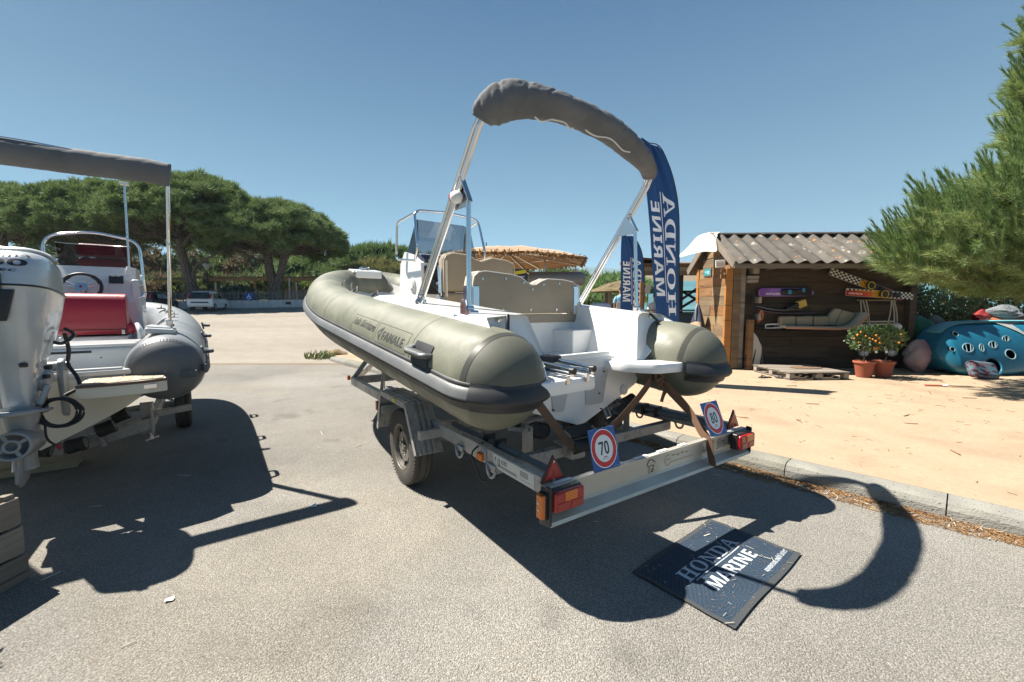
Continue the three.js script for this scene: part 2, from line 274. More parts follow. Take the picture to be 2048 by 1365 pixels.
const smudge = (a, b, s) => tex(256, (u, v) => mixc(a, b, sm(0.3, 0.75, fbm(u, v, 4, 6, s))), { rep: 0.9 });
const M_olive = phys({ map: smudge([0.138, 0.140, 0.100], [0.186, 0.186, 0.138], 51), roughness: 1, roughnessMap: dirtRough(0.44, 0.66, 302, 1.2), bumpMap: tubeBump, bumpScale: 0.004, sheen: 0.3, sheenRoughness: 0.5 });
const M_olive_dark = phys({ map: smudge([0.10, 0.102, 0.076], [0.14, 0.14, 0.108], 52), roughness: 0.62, bumpMap: fabricBump, bumpScale: 0.0007 });
const M_seam = mat({ color: C(0.06, 0.06, 0.045), roughness: 0.6 });
const M_black_rubber = mat({ map: smudge([0.012, 0.013, 0.015], [0.028, 0.029, 0.031], 53), roughness: 0.55 });
const M_grey_rubber = mat({ map: smudge([0.10, 0.105, 0.105], [0.15, 0.153, 0.15], 54), roughness: 0.42 });
const M_gel = phys({ map: smudge([0.74, 0.735, 0.71], [0.80, 0.80, 0.785], 55), roughness: 0.28, clearcoat: 0.5, clearcoatRoughness: 0.15 });
const M_gel_matt = mat({ color: C(0.700, 0.700, 0.682), roughness: 0.55, bumpMap: fineBump, bumpScale: 0.0006 });
const M_chrome = mat({ color: C(0.72, 0.73, 0.74), metalness: 1, roughness: 0.09 });
const M_steel = mat({ color: C(0.55, 0.56, 0.57), metalness: 1, roughness: 0.25 });
const M_black = mat({ color: C(0.014, 0.014, 0.016), roughness: 0.45 });
const M_tint = phys({ color: C(0.55, 0.57, 0.6), roughness: 0.04, transmission: 1, thickness: 0, ior: 1.45, metalness: 0 });
const M_tint_dark = phys({ color: C(0.16, 0.16, 0.17), roughness: 0.05, transmission: 1, thickness: 0, ior: 1.45 });
const vinylMap = smudge([0.26, 0.212, 0.15], [0.30, 0.246, 0.178], 57);
const M_beige = mat({ map: vinylMap, roughness: 0.55, bumpMap: fabricBump, bumpScale: 0.0005 });
const M_cream = mat({ color: C(0.545, 0.485, 0.385), roughness: 0.5, bumpMap: fabricBump, bumpScale: 0.0004 });
const M_grey_canvas = mat({ map: smudge([0.105, 0.109, 0.113], [0.14, 0.143, 0.146], 59), roughness: 0.85, bumpMap: fabricBump, bumpScale: 0.0008 });
const M_piping = mat({ color: C(0.62, 0.60, 0.55), roughness: 0.6 });
const disc = (p, n, r, h) => { const g = new THREE.CylinderGeometry(r, r, h, 14); g.applyQuaternion(new THREE.Quaternion().setFromUnitVectors(V(0, 1, 0), n.clone().normalize())); return g.translate(p.x, p.y, p.z); };

// rolled up sun canopy: a crumpled canvas roll over the arch, thicker than the poles it hides
function canopyRoll(P, rad, ups, rough, sd) {
  const F = frames(P, ups), n = F.length, rows = [];
  for (let i = 0; i < n; i++) {
    const f = F[i], r = [], t = i / (n - 1);
    for (let j = 0; j <= 56; j++) {
      const a = j / 56 * 2 * PI, q = (j % 56) / 56, [ra, rb, drop] = rad(t);
      const top = 0.35 + 0.65 * sm(-0.3, 0.8, Math.cos(a)), crease = (f, ph, e) => Math.pow(1 - Math.abs(Math.sin(t * f + ph + 1.7 * vn(t * 8 + ph, q * 3, [1e5, 3], sd + 8))), e);
      const w = (vn(t * 6, q * 3, [1e5, 3], sd) - 0.5) * 0.75 - (crease(33, q * 5, 5) * 0.7 + crease(61, -q * 7 + 2, 6) * 0.5) * top + (vn(t * 70 + q * 9, q * 14, [1e5, 14], sd + 6) - 0.5) * 0.3 + 0.25 * Math.cos(4 * a);
      const k = 1 + rough * w;
      r.push(f.p.clone().addScaledVector(f.n, ra * k * Math.cos(a) - drop).addScaledVector(f.b, rb * k * Math.sin(a)));
    }
    rows.push(r);
  }
  const cap = r => { const c = V(); r.slice(0, -1).forEach(p => c.addScaledVector(p, 1 / (r.length - 1))); return c; };
  const in0 = rows[0].map(p => p.clone().lerp(cap(rows[0]), 0.75)), in1 = rows[n - 1].map(p => p.clone().lerp(cap(rows[n - 1]), 0.75));
  return grid([in0, ...rows, in1], { closed: true });
}
const decal = (map, o = {}) => mat({ map, transparent: true, alphaTest: 0.35, roughness: 0.6, ...o });

// ---------- the olive boat ----------
const TC = 0.95;                              // middle of the boat in trailer space
const boat = thing('inflatable_boat', 'olive green inflatable boat with white hull and rolled grey canopy on the galvanised trailer', 'boat', [0.163, 0, -2.101], 38);
{ // it sits a little askew on the trailer: turned 4 degrees about its stern
  const a = 34 * R, b = 38 * R, at = (q, t, s) => [Math.cos(q) * t - Math.sin(q) * s, -Math.sin(q) * t - Math.cos(q) * s], p = at(a, TC, 0.9), q = at(b, TC, 0.9);
  boat.position.x += p[0] - q[0] - 0.05 * Math.cos(a); boat.position.z += p[1] - q[1] + 0.05 * Math.sin(a);
}
{
  const X = (t, u, s) => B3(TC + t, u, s);    // t measured from the boat's middle
  const sheer = s => 1.075 + 0.108 * (s - 0.45) + 0.034 * Math.pow(Math.max(0, s - 3), 2.1);
  const P = fullAxis({ off: 0.935, s0: 0.46, sc: 3.0, len: 5.5, sheer }).map(p => p.setX(p.x + TC));
  for (const [i0, d, w] of [[0, 0.115, 1], [P.length - 1, -0.04, -1]]) for (let k = 0; k < 8; k++) { const q = P[i0 + w * k], f = 1 - k / 8; q.z -= d * f; q.y = sheer(-q.z); }
  const rad = f => lerp(0.305, 0.25, Math.pow(1 - Math.abs(2 * f - 1), 1.3));
  const tube = part('tube', tubeSkin(P, rad, 0.34, 48).g, M_olive, boat);
  const N = P.length;
  for (const i of [3, 16, 40, 62, N - 1 - 62, N - 1 - 40, N - 1 - 16, N - 4]) part('seam', seamRing(P, rad, i, 0.005), M_seam, tube);
  part('rubbing_strake', belt(P, rad, [[-0.01, 0.038], [0.006, 0.038], [0.016, 0.03], [0.03, 0.012], [0.044, -0.016], [0.046, -0.026], [0.028, -0.03], [-0.01, -0.026]], { endLen: 0.34, wrap: 2.3, down: -0.02 }), M_grey_rubber, boat);
  part('strake_band', [belt(P, rad, [[-0.02, 0.06], [0.005, 0.06], [0.007, 0.03], [-0.02, 0.03]], { endLen: 0.34, wrap: 2.3, down: -0.02 }), belt(P, rad, [[-0.02, -0.024], [0.026, -0.028], [0.04, -0.034], [0.032, -0.05], [0.012, -0.058], [0.01, -0.092], [-0.02, -0.092]], { endLen: 0.34, wrap: 2.3, down: -0.02 })], M_black_rubber, boat);
  // the strake's ends are plain black where they wrap round the sterns
  for (const [f, dir, sd] of [[frames(P)[0], -1, 1], [frames(P)[N - 1], 1, -1]]) {
    const rows = [], r0 = 0.305;
    for (let k = 0; k <= 24; k++) { const a = 0.62 + k / 24 * 1.95; const o = f.n.clone().multiplyScalar(sd * Math.cos(a)).addScaledVector(f.t, dir * Math.sin(a)); const rr2 = r0 * lerp(1, 0.34 / r0, Math.sin(a)); rows.push([[0.008, 0.062], [0.011, 0.046], [0.014, 0.04], [0.024, 0.03], [0.036, 0.012], [0.05, -0.016], [0.052, -0.028], [0.042, -0.046], [0.016, -0.058], [0.014, -0.094]].map(([e, y]) => f.p.clone().addScaledVector(f.b, y - 0.018).addScaledVector(o, Math.sqrt(rr2 * rr2 - y * y) + e))); }
    part('stern_strake', grid(rows), M_black_rubber, boat);
    // half round wear patch on the blunt end with a darker edge tape
    const pt = (a, b, lift) => { const d = f.t.clone().multiplyScalar(dir * Math.cos(a)); const q = f.n.clone().multiplyScalar(Math.cos(b)).addScaledVector(f.b, Math.sin(b)); const v = d.multiplyScalar(0.34 + lift).addScaledVector(q, (0.305 + lift) * Math.pow(Math.sin(a), 0.9)); return f.p.clone().add(v); };
    const pr = [], er = []; for (let i = 0; i <= 40; i++) { const b = PI * (0.04 + 0.92 * i / 40), a1 = 1.12; pr.push(Array.from({ length: 24 }, (_, j) => pt(0.05 + (a1 - 0.05) * j / 23, b, 0.004))); er.push([pt(a1 - 0.01, b, 0.0055), pt(a1 + 0.1, b, 0.0055)]); }
    part('end_patch', grid(pr), M_olive_dark, boat); part('patch_edge', grid(er), mat({ color: C(0.07, 0.068, 0.055), roughness: 0.35 }), boat);
  }
  // lettering on the left tube
  const word = canvasTex(1024, 256, (c, w, h) => { c.clearRect(0, 0, w, h); c.fillStyle = '#3d3f3a'; c.strokeStyle = '#4c4e46'; c.lineWidth = 3; c.strokeRect(10, 34, 440, 190); c.strokeRect(486, 34, 500, 190); c.font = 'italic 92px serif'; c.save(); c.translate(24, 140); c.transform(0.62, 0, -0.22, 1.15, 0, 0); c.fillText('Aula Marina', 0, 0); c.restore(); c.font = 'bold italic 84px sans-serif'; c.save(); c.translate(318, 148); c.scale(0.86, 1); c.fillText('570', 0, 0); c.restore(); c.font = 'bold 112px sans-serif'; c.save(); c.translate(592, 178); c.transform(0.82, 0, -0.06, 1, 0, 0); c.fillText('FANALE', 0, 0); c.restore(); c.lineWidth = 9; c.strokeStyle = '#3d3f3a'; c.beginPath(); c.moveTo(584, 66); c.lineTo(520, 128); c.lineTo(566, 196); c.moveTo(584, 66); c.lineTo(552, 190); c.stroke(); });
  const at = s => { let k = 0; for (let i = 0; i < N / 2; i++) if (-P[i].z <= s) k = i; return k + (s + P[k].z) / (P[k].z - P[k + 1].z); };
  part('lettering', tubePatch(P, rad, at(2.28), at(1.10), 0.06, 0.74, 0.002, 40, (a, b) => [a, b]), decal(word), boat).geometry.attributes.uv;
  // moulded lifting handle on its pad
  { const f0 = at(1.03), f1 = at(0.80); part('handle_pad', tubePatch(P, rad, f0, f1, 0.1, 0.56, 0.006), M_black_rubber, boat);
    const a = V(TC - 0.935 - 0.325, sheer(1.0) + 0.105, -1.03), b = V(TC - 0.935 - 0.325, sheer(0.8) + 0.1, -0.80); part('handle', [sweep(rounded([a.clone().add(V(0.07, 0.02, 0)), a, b, b.clone().add(V(0.07, -0.0, 0))], 0.03), [[0.028, 0.018], [-0.028, 0.022], [-0.03, -0.01], [0.028, -0.016]])], M_grey_rubber, boat); }
  // grab straps on the bow and valve pads
  for (const [s, a, w] of [[2.75, 1.95, 0.2], [3.5, 2.0, 0.14], [4.25, 2.05, 0.1], [4.2, 2.5, 0.08]]) { const i = at(s), F = frames(P), f = F[Math.round(i)], d = f.n.clone().multiplyScalar(Math.cos(a)).addScaledVector(f.b, Math.sin(a)), r = rad(i / N) + 0.002; const A = f.p.clone().addScaledVector(d, r).addScaledVector(f.t, -w / 2), Bq = f.p.clone().addScaledVector(d, r).addScaledVector(f.t, w / 2), M = f.p.clone().addScaledVector(d, r + 0.06); part('grab_strap', sweep(curve([A, A.clone().lerp(M, 0.6), M, Bq.clone().lerp(M, 0.6), Bq], 14), [[0.02, 0.003], [-0.02, 0.003], [-0.02, -0.003], [0.02, -0.003]], { up: d.clone().cross(f.t) }), M_black_rubber, boat); }
  // bow step plate
  part('bow_step', [box(0.46, 0.05, 0.3, TC, sheer(5.4) + 0.262, -5.42, { b: 0.02, rx: 0.14 }), box(0.42, 0.11, 0.05, TC, sheer(5.4) + 0.20, -5.27, { b: 0.02 })], M_gel, boat);
  part('bow_roller', [rod(X(-0.05, sheer(5.4) + 0.32, 5.5), X(0.05, sheer(5.4) + 0.32, 5.5), 0.025), box(0.012, 0.07, 0.12, TC - 0.06, sheer(5.4) + 0.3, -5.47), box(0.012, 0.07, 0.12, TC + 0.06, sheer(5.4) + 0.3, -5.47)], M_steel, boat);
  // hull: V bottom with a chine and a flat transom
  const sec = s => { const k = clamp((s - 0.7) / 4.7), n = Math.pow(k, 2.4); const hw = 0.70 * Math.sqrt(Math.max(0, 1 - Math.pow(k, 3.2))); const ku = 0.60 + 0.075 * (s - 0.7) + 0.85 * Math.pow(k, 3.2), cu = 0.86 + 0.10 * (s - 0.7) + 0.5 * n; return { s, hw, ku: Math.min(ku, cu), cu, tu: cu + 0.16 }; };
  const rows = []; for (let i = 0; i <= 40; i++) { const q = sec(0.7 + 4.7 * i / 40), r = []; r.push(X(-q.hw - 0.02 * (q.hw > 0), q.tu, q.s)); r.push(X(-q.hw, q.cu, q.s)); for (let j = 1; j <= 8; j++) r.push(X(-q.hw * (1 - j / 8), lerp(q.cu, q.ku, Math.pow(j / 8, 0.93)), q.s)); for (let j = 7; j >= 0; j--) r.push(X(q.hw * (1 - j / 8), lerp(q.cu, q.ku, Math.pow(j / 8, 0.93)), q.s)); r.push(X(q.hw + 0.02, q.tu, q.s)); rows.push(r); }
  const tr = [X(-0.74, 1.02, 0.7), ...rows[0].slice(1, -1), X(0.74, 1.02, 0.7), X(0.37, 1.055, 0.7), X(-0.37, 1.055, 0.7)];
  part('hull', [toCreasedNormals(grid(rows), 0.35), poly([tr])], M_gel, boat);
  // non-slip panels and drain fittings on the transom
  const ribBump = tex(64, (u, v) => (v * 8 % 1) > 0.7 ? 0 : 1, { linear: true, rep: [1, 12] });
  const M_panel = mat({ color: C(0.66, 0.66, 0.64), roughness: 0.6, bumpMap: ribBump, bumpScale: 0.004 });
  for (const [a, b] of [[-0.33, -0.13], [0.02, 0.31]]) { const g = extr(roundShape([[a + 0.03, 0.75], [b - 0.06, 0.745], [b, a < 0 ? 0.93 : 1.03], [a + 0.01, a < 0 ? 0.93 : 1.03]], 0.015), 0.008, { b: 0.003 }); g.translate(TC, 0, -0.7); part('nonslip_panel', boxUV(g), M_panel, boat); }
  for (const [t, u, r] of [[-0.02, 0.945, 0.028], [0.52, 0.82, 0.045], [0.25, 1.0, 0.006], [0.2, 0.83, 0.006], [0.23, 0.7, 0.006], [-0.3, 0.9, 0.006], [-0.3, 0.77, 0.006]]) part('drain_fitting', [disc(X(t, u, 0.694), V(0, 0, 1), r, 0.014), disc(X(t, u, 0.689), V(0, 0, 1), r * 0.6, 0.02)], r > 0.02 ? M_gel_matt : M_black, boat);
  // stern platforms either side of the motor well
  const plat = (pts, u0, u1) => { const g = extr(roundShape(pts.map(([t, s]) => [TC + t, s]), 0.05), u1 - u0, { b: 0.012 }); g.rotateX(-PI / 2); g.scale(1, 1, 1); return g.translate(0, u0, 0); };
  part('stern_platform', plat([[-0.84, 0.24], [-0.35, 0.24], [-0.35, 0.78], [-0.84, 0.78]], 1.0, 1.085), M_gel, boat);
  part('stern_platform', plat([[0.27, 0.52], [0.4, 0.30], [0.66, 0.24], [0.84, 0.42], [0.84, 0.85], [0.27, 0.85]], 1.01, 1.085), M_gel, boat);
  part('motor_pad', box(0.66, 0.2, 0.05, TC, 1.06, -0.72, { b: 0.01 }), M_gel, boat);
  // well floor, bulkhead under the seat
  part('well', [box(1.24, 0.03, 0.62, TC, 1.09, -1.08), box(0.72, 0.1, 0.16, TC, 1.075, -0.77, { b: 0.02 }), box(1.5, 0.36, 0.04, TC, 1.23, -1.34), box(0.34, 0.26, 0.3, TC + 0.46, 1.18, -1.22, { b: 0.01 })], M_gel_matt, boat);
  // side coamings: moulded gunwales lying on the tubes
  for (const sd of [-1, 1]) {
    const cs = (s, h) => { const u = 1.075 + 0.1 * (s - 0.45); return [[0.44, 1.02], [0.60, u + 0.36 + h], [0.64, u + 0.375 + h], [0.93, u + 0.355 + h], [0.97, u + 0.29], [0.9, u + 0.27], [0.7, u + 0.1]].map(([t, y]) => X(sd * t, y, s)); };
    const S = [[0.62, 0], [0.8, 0], [1.3, 0], [1.9, 0], [2.35, 0], [2.5, -0.03]];
    const rows = S.map(([s, h]) => { const r = cs(s, h); r.push(r[0].clone()); return r; });
    // raked after end
    const a = cs(0.62, 0).map((p, i) => p.clone().setZ(i === 0 ? -0.52 : i < 4 ? -0.66 + (i === 1 ? 0.03 : 0) : -0.52)); const ra = [...a, a[0].clone()];
    let g = grid([ra, ...rows]); g = toCreasedNormals(g, 0.45);
    const side = part('gunwale', [g, poly([a, cs(2.5, -0.03)])], M_gel, boat);
    part('gunwale_edge', [sweep([0.56, 0.8, 1.2, 1.7, 2.1, 2.5].map(s => X(sd * 0.965, 1.075 + 0.1 * (s - 0.45) + 0.268, s)), [[0.02, 0.012], [-0.02, 0.012], [-0.02, -0.012], [0.02, -0.012]])], mat({ color: C(0.05, 0.05, 0.04), roughness: 0.7 }), boat);
    // flat stainless rubbing rail and fold-down cleat on the after slope
    part('mooring_rail', [sweep(rounded([X(sd * 0.93, 1.45, 0.98), X(sd * 0.87, 1.447, 0.80), X(sd * 0.83, 1.435, 0.69), X(sd * 0.81, 1.425, 0.64)], 0.05), [[0.028, 0.008], [0.02, 0.014], [-0.02, 0.014], [-0.028, 0.008], [-0.028, -0.006], [0.028, -0.006]])], M_chrome, boat);
    part('lashing_tail', [pipe([X(sd * 0.76, 1.46, 0.63), X(sd * 0.80, 1.4, 0.58), X(sd * 0.81, 1.22, 0.57)], 0.013, 6)], M_black, boat);
    part('cleat', [pipe(rounded([X(sd * 0.87, 1.36, 0.84), X(sd * 0.93, 1.36, 0.84), X(sd * 0.91, 1.355, 0.7), X(sd * 0.85, 1.355, 0.7)], 0.02), 0.011)], M_chrome, boat);
  }
  // inner deck and bow cushions
  part('deck', box(1.3, 0.03, 3.4, TC, 1.12, -3.0, { rx: 0.06 }), M_gel_matt, boat);
  part('bow_cushion', [box(1.0, 0.36, 1.1, TC, 1.44, -4.35, { b: 0.04, rx: 0.08 }), box(0.3, 0.3, 0.5, TC - 0.42, 1.46, -3.75, { b: 0.04, rx: 0.08 })], M_cream, boat);
  part('bow_locker', box(1.0, 0.34, 0.5, TC, 1.36, -3.65, { b: 0.02 }), M_beige, boat);
  // steering console, windscreen and its guard rail
  {
    const s0 = 2.62, s1 = 3.17, w = 0.37, side = t => [[s0, 1.08], [s0, 1.62], [s0 + 0.03, 1.98], [s0 + 0.16, 2.07], [s1 - 0.12, 2.13], [s1, 2.0], [s1 + 0.12, 1.08]].map(([s, u]) => X(t, u, s));
    const con = part('console', prism(side(-w), side(w)), M_gel, boat);
    part('dash_panel', prism([[s0 - 0.012, 1.68], [s0 + 0.018, 1.97], [s0 + 0.03, 1.97], [s0, 1.68]].map(([s, u]) => X(-0.14, u, s)), [[s0 - 0.012, 1.68], [s0 + 0.018, 1.97], [s0 + 0.03, 1.97], [s0, 1.68]].map(([s, u]) => X(0.33, u, s))), M_gel_matt, con);
    part('dash_band', box(0.66, 0.11, 0.02, TC, 2.03, -(s0 + 0.065), { b: 0.006, rx: -0.7 }), mat({ color: C(0.05, 0.048, 0.06), roughness: 0.35 }), con);
    for (let k = 0; k < 5; k++) part('dash_screw', disc(X(-0.27 + k * 0.135, 2.005, s0 + 0.035), V(0, 0.5, 1), 0.011, 0.012), M_gel, con);
    const sw = part('switch_panel', box(0.15, 0.3, 0.014, TC - 0.26, 1.8, -(s0 + 0.008), { b: 0.006, rx: -0.075 }), mat({ color: C(0.01, 0.014, 0.022), roughness: 0.3 }), con);
    for (let i = 0; i < 2; i++) for (let j = 0; j < 5; j++) part('switch', box(0.05, 0.032, 0.012, TC - 0.295 + i * 0.07, 1.69 + j * 0.055, -(s0 - 0.004 + j * 0.004), { b: 0.005 }), M_black, sw);
    part('loudspeaker', [disc(X(-w - 0.008, 1.76, 2.85), V(1, 0, 0), 0.07, 0.016), disc(X(-w - 0.015, 1.76, 2.85), V(1, 0, 0), 0.05, 0.02)], M_gel_matt, con);
    // steering wheel on its hub
    const hub = X(-0.17, 1.82, s0 - 0.14), tilt = new THREE.Quaternion().setFromAxisAngle(V(1, 0, 0), -0.28);
    const ring = new THREE.TorusGeometry(0.165, 0.017, 10, 40); ring.applyQuaternion(tilt); ring.translate(hub.x, hub.y, hub.z);
    const wh = part('steering_wheel', ring, M_black, con);
    part('spoke', [0, 1, 2].map(k => rod(hub, hub.clone().add(V(Math.sin(k * 2.094) * 0.16, Math.cos(k * 2.094) * 0.16, 0).applyQuaternion(tilt)), 0.011)), M_steel, wh);
    part('wheel_hub', [disc(hub, V(0, 0.28, 1), 0.05, 0.04), rod(hub, hub.clone().add(V(0, -0.03, -0.14)), 0.02)], M_chrome, wh);
    // windscreen: front pane raked, two side panes
    const scr = [], wB = 0.34, wT = 0.30, sB = s1 - 0.1, sT = s1 - 0.28;
    const pane = (a, b, c, d) => prism([a, b, c, d], [a, b, c, d].map(p => p.clone().add(V(0.004, 0.004, 0.006))));
    part('windscreen', pane(X(-wB, 2.1, sB), X(wB, 2.1, sB), X(wT, 2.47, sT), X(-wT, 2.47, sT)), M_tint, con);
    for (const sd of [-1, 1]) part('side_screen', pane(X(sd * wB, 2.1, sB), X(sd * wT, 2.47, sT), X(sd * (wT + 0.03), 2.42, sT - 0.1), X(sd * (w - 0.005), 2.06, s0 + 0.1)), sd < 0 ? M_tint_dark : M_tint, con);
    const rail = rounded([X(-w - 0.05, 2.0, s0 + 0.06), X(-w - 0.055, 2.12, s0 - 0.02), X(-w - 0.03, 2.53, s0 + 0.1), X(0, 2.56, s0 + 0.12), X(w + 0.03, 2.53, s0 + 0.1), X(w + 0.055, 2.12, s0 - 0.02), X(w + 0.05, 2.0, s0 + 0.06)], 0.09, 8);
    part('guard_rail', [pipe(rail, 0.0135), ...[-1, 1].map(sd => pipe(rounded([X(sd * (w + 0.03), 2.5, s0 + 0.11), X(sd * (w + 0.075), 2.45, s0 + 0.45), X(sd * (w + 0.07), 2.05, s0 + 0.5), X(sd * (w + 0.05), 2.0, s0 + 0.06)], 0.06), 0.0125))], M_chrome, con);
  }
  // leaning post with its backrest
  {
    const s = 2.06, seat = part('helm_seat', [box(0.86, 0.34, 0.42, TC, 1.25, -(s + 0.18), { b: 0.015 }), box(0.16, 0.12, 0.14, TC - 0.36, 1.44, -(s + 0.06), { b: 0.02 })], M_gel, boat);
    const out = [[-0.43, 1.66], [-0.43, 1.96], [-0.4, 2.01], [-0.33, 2.035], [-0.16, 2.03], [-0.05, 1.985], [0.0, 1.975], [0.05, 1.99], [0.14, 2.02], [0.34, 2.005], [0.41, 1.98], [0.43, 1.94], [0.43, 1.66]];
    const g = extr(shape(out.map(([t, u]) => [TC + t, u])), 0.10, { b: 0.025, seg: 3 }); g.translate(0, 0, -s - 0.1);
    part('backrest', boxUV(g), M_beige, seat);
    part('backrest_edge', pipe(out.map(([t, u]) => X(t * 0.985, u - 0.012, s - 0.002)), 0.005, 6), M_cream, seat);
    part('seat_base', box(0.84, 0.1, 0.1, TC, 1.6, -(s + 0.05), { b: 0.03 }), M_beige, seat);
    part('seat_cushion', box(0.86, 0.1, 0.36, TC, 1.53, -(s + 0.24), { b: 0.035 }), M_cream, seat);
    part('hinge_plate', [box(0.02, 0.34, 0.035, TC - 0.4, 1.78, -(s - 0.004), { b: 0.006 })], M_cream, seat);
    part('hinge', [disc(X(-0.44, 1.57, s + 0.05), V(1, 0, 0), 0.055, 0.05), box(0.03, 0.1, 0.22, TC - 0.44, 1.52, -(s + 0.16), { b: 0.02 }), box(0.008, 0.26, 0.05, TC - 0.437, 1.75, -(s + 0.05))], M_chrome, seat);
    part('latch', box(0.05, 0.09, 0.012, TC - 0.18, 1.40, -(s - 0.036), { b: 0.004 }), mat({ color: C(0.45, 0.38, 0.26), metalness: 0.6, roughness: 0.4 }), seat);
    part('lid_line', box(0.80, 0.008, 0.004, TC, 1.40, -(s - 0.031)), M_black, seat);
  }
  // after seat backrest: padded front, plain back with buttons
  {
    const s = 1.30, out = [[-0.59, 1.455], [-0.59, 1.70], [-0.575, 1.755], [-0.53, 1.79], [-0.47, 1.80], [-0.2, 1.785], [-0.1, 1.765], [-0.03, 1.725], [0.02, 1.705], [0.07, 1.71], [0.13, 1.74], [0.2, 1.765], [0.4, 1.765], [0.53, 1.75], [0.57, 1.725], [0.59, 1.68], [0.59, 1.455]];
    const g = extr(shape(out.map(([t, u]) => [TC + t, u])), 0.055, { b: 0.012 }); g.translate(0, 0, -s - 0.055);
    const seat = part('stern_seat', boxUV(g), M_beige, boat);
    const g2 = extr(shape(out.map(([t, u]) => [TC + t * 1.0, u + 0.004])), 0.085, { b: 0.035, seg: 4 }); g2.translate(0, 0, -s - 0.15);
    part('seat_padding', boxUV(g2), M_cream, seat);
    part('piping', pipe(out.map(([t, u]) => X(t * 0.992, u - 0.004, s + 0.006)), 0.0055, 6), M_piping, seat);
    part('lower_panel', box(1.17, 0.075, 0.055, TC, 1.412, -(s + 0.028), { b: 0.012 }), M_beige, seat);
    for (const [t, u] of [[-0.5, 1.735], [-0.27, 1.745], [-0.08, 1.72], [0.02, 1.665], [0.15, 1.71], [0.34, 1.725], [0.53, 1.695], [-0.3, 1.49], [0, 1.49], [0.31, 1.49]]) part('button', disc(X(t, u, s - 0.002), V(0, 0, 1), 0.0105, 0.009), M_steel, seat);
    for (const sd of [-1, 1]) part('side_plate', [box(0.055, 0.26, 0.008, TC + sd * 0.56, sd < 0 ? 1.545 : 1.575, -(s - 0.003), { b: 0.003 }), box(0.007, 0.27, 0.12, TC + sd * 0.598, 1.545, -(s + 0.06))], M_chrome, seat);
    part('side_bracket', box(0.05, 0.2, 0.012, TC + 0.6, 1.45, -(s - 0.006), { b: 0.004 }), M_cream, seat);
    part('stern_cushion', box(1.16, 0.1, 0.42, TC, 1.41, -(s + 0.37), { b: 0.035 }), M_cream, seat);
    part('seat_box', box(1.12, 0.34, 0.5, TC, 1.2, -(s + 0.33), { b: 0.01 }), M_gel, seat);
  }
  // canopy: two nested hoops of tube, raked aft, a strut each side and the rolled canvas
  {
    const hs = 1.57, hu = 1.55, tilt = (u, t = 0) => hs - 0.745 * (u - hu);
    const ARCH = [[-0.88, 2.62], [-0.855, 2.70], [-0.72, 2.79], [-0.45, 2.835], [-0.15, 2.845], [0.2, 2.83], [0.47, 2.79], [0.71, 2.735], [0.86, 2.67], [0.91, 2.57]];
    const arch = (dw, ds, n = 40) => curve(ARCH.map(([t, u]) => X(t + Math.sign(t) * dw, u, tilt(u) + ds)), n);
    const hoop = (dw, ds) => [X(-0.9 - dw, hu, hs + ds), ...arch(dw, ds), X(0.9 + dw, hu, hs + ds)];
    const fr = part('canopy_frame', [pipe(hoop(0, 0), 0.0135), pipe(hoop(0.004, -0.032), 0.0135), pipe(hoop(0.012, 0.034), 0.0135)], M_chrome, boat);
    for (const sd of [-1, 1]) {
      const bs = 0.86, bp = X(sd * 0.9, 1.49, bs), top = X(sd * 0.885, 2.2, 0.885);
      part('strut', [rod(bp, top, 0.0165)], M_chrome, fr);
      const y = [[2.34, tilt(2.34)], [2.2, 0.865], [2.17, 0.90], [2.17, tilt(2.17) - 0.02]];
      const A = y.map(([u, s]) => X(sd * 0.872, u, s)), Bq = y.map(([u, s]) => X(sd * 0.900, u, s));
      part('strut_bracket', [prism(A, A.map(p => p.clone().add(V(0.003, 0, 0)))), bar(X(sd * 0.886, 2.36, tilt(2.36) - 0.01), X(sd * 0.886, 2.19, 0.86), 0.034, 0.008)], M_steel, fr);
      part('hinge_foot', [prism([[bs + 0.06, 1.44], [bs + 0.05, 1.56], [bs + 0.01, 1.57], [bs - 0.05, 1.44]].map(([s, u]) => X(sd * 0.93, u, s)), [[bs + 0.06, 1.44], [bs + 0.05, 1.56], [bs + 0.01, 1.57], [bs - 0.05, 1.44]].map(([s, u]) => X(sd * 0.936, u, s))), disc(X(sd * 0.9, 1.5, bs), V(1, 0, 0), 0.022, 0.05), box(0.07, 0.016, 0.13, TC + sd * 0.9, 1.455, -bs, { b: 0.005 }), disc(X(sd * 0.9, 1.475, bs - 0.05), V(1, 0, 0), 0.016, 0.06)], M_chrome, fr);
      part('hinge_foot', [disc(X(sd * 0.9, hu, hs), V(1, 0, 0), 0.026, 0.07), box(0.07, 0.05, 0.11, TC + sd * 0.9, 1.505, -hs, { b: 0.01 }), disc(X(sd * 0.93, 1.6, hs - 0.05), V(1, 0, 0), 0.014, 0.02)], M_chrome, fr);
    }
    const lamp = new THREE.SphereGeometry(0.058, 20, 14); lamp.scale(0.7, 0.72, 0.9); lamp.translate(TC - 0.915, 2.235, -0.985);
    const nl = part('navigation_lamp', lamp, M_gel_matt, fr); 
    const red = new THREE.SphereGeometry(0.036, 14, 10); red.scale(0.7, 0.9, 0.8); red.translate(TC - 0.925, 2.24, -1.02);
    part('lamp_lens', red, mat({ color: C(0.4, 0.01, 0.02), roughness: 0.2 }), nl);
    const cv = arch(0.012, 0, 132).slice(7, 121);
    part('canopy_roll', canopyRoll(cv, t => [0.104 + 0.01 * Math.sin(t * 11) - 0.03 * Math.pow(Math.abs(2 * t - 1), 3), 0.082 - 0.02 * Math.pow(Math.abs(2 * t - 1), 3), 0.014], V(0, 0, 1), 0.2, 90), M_grey_canvas, fr);
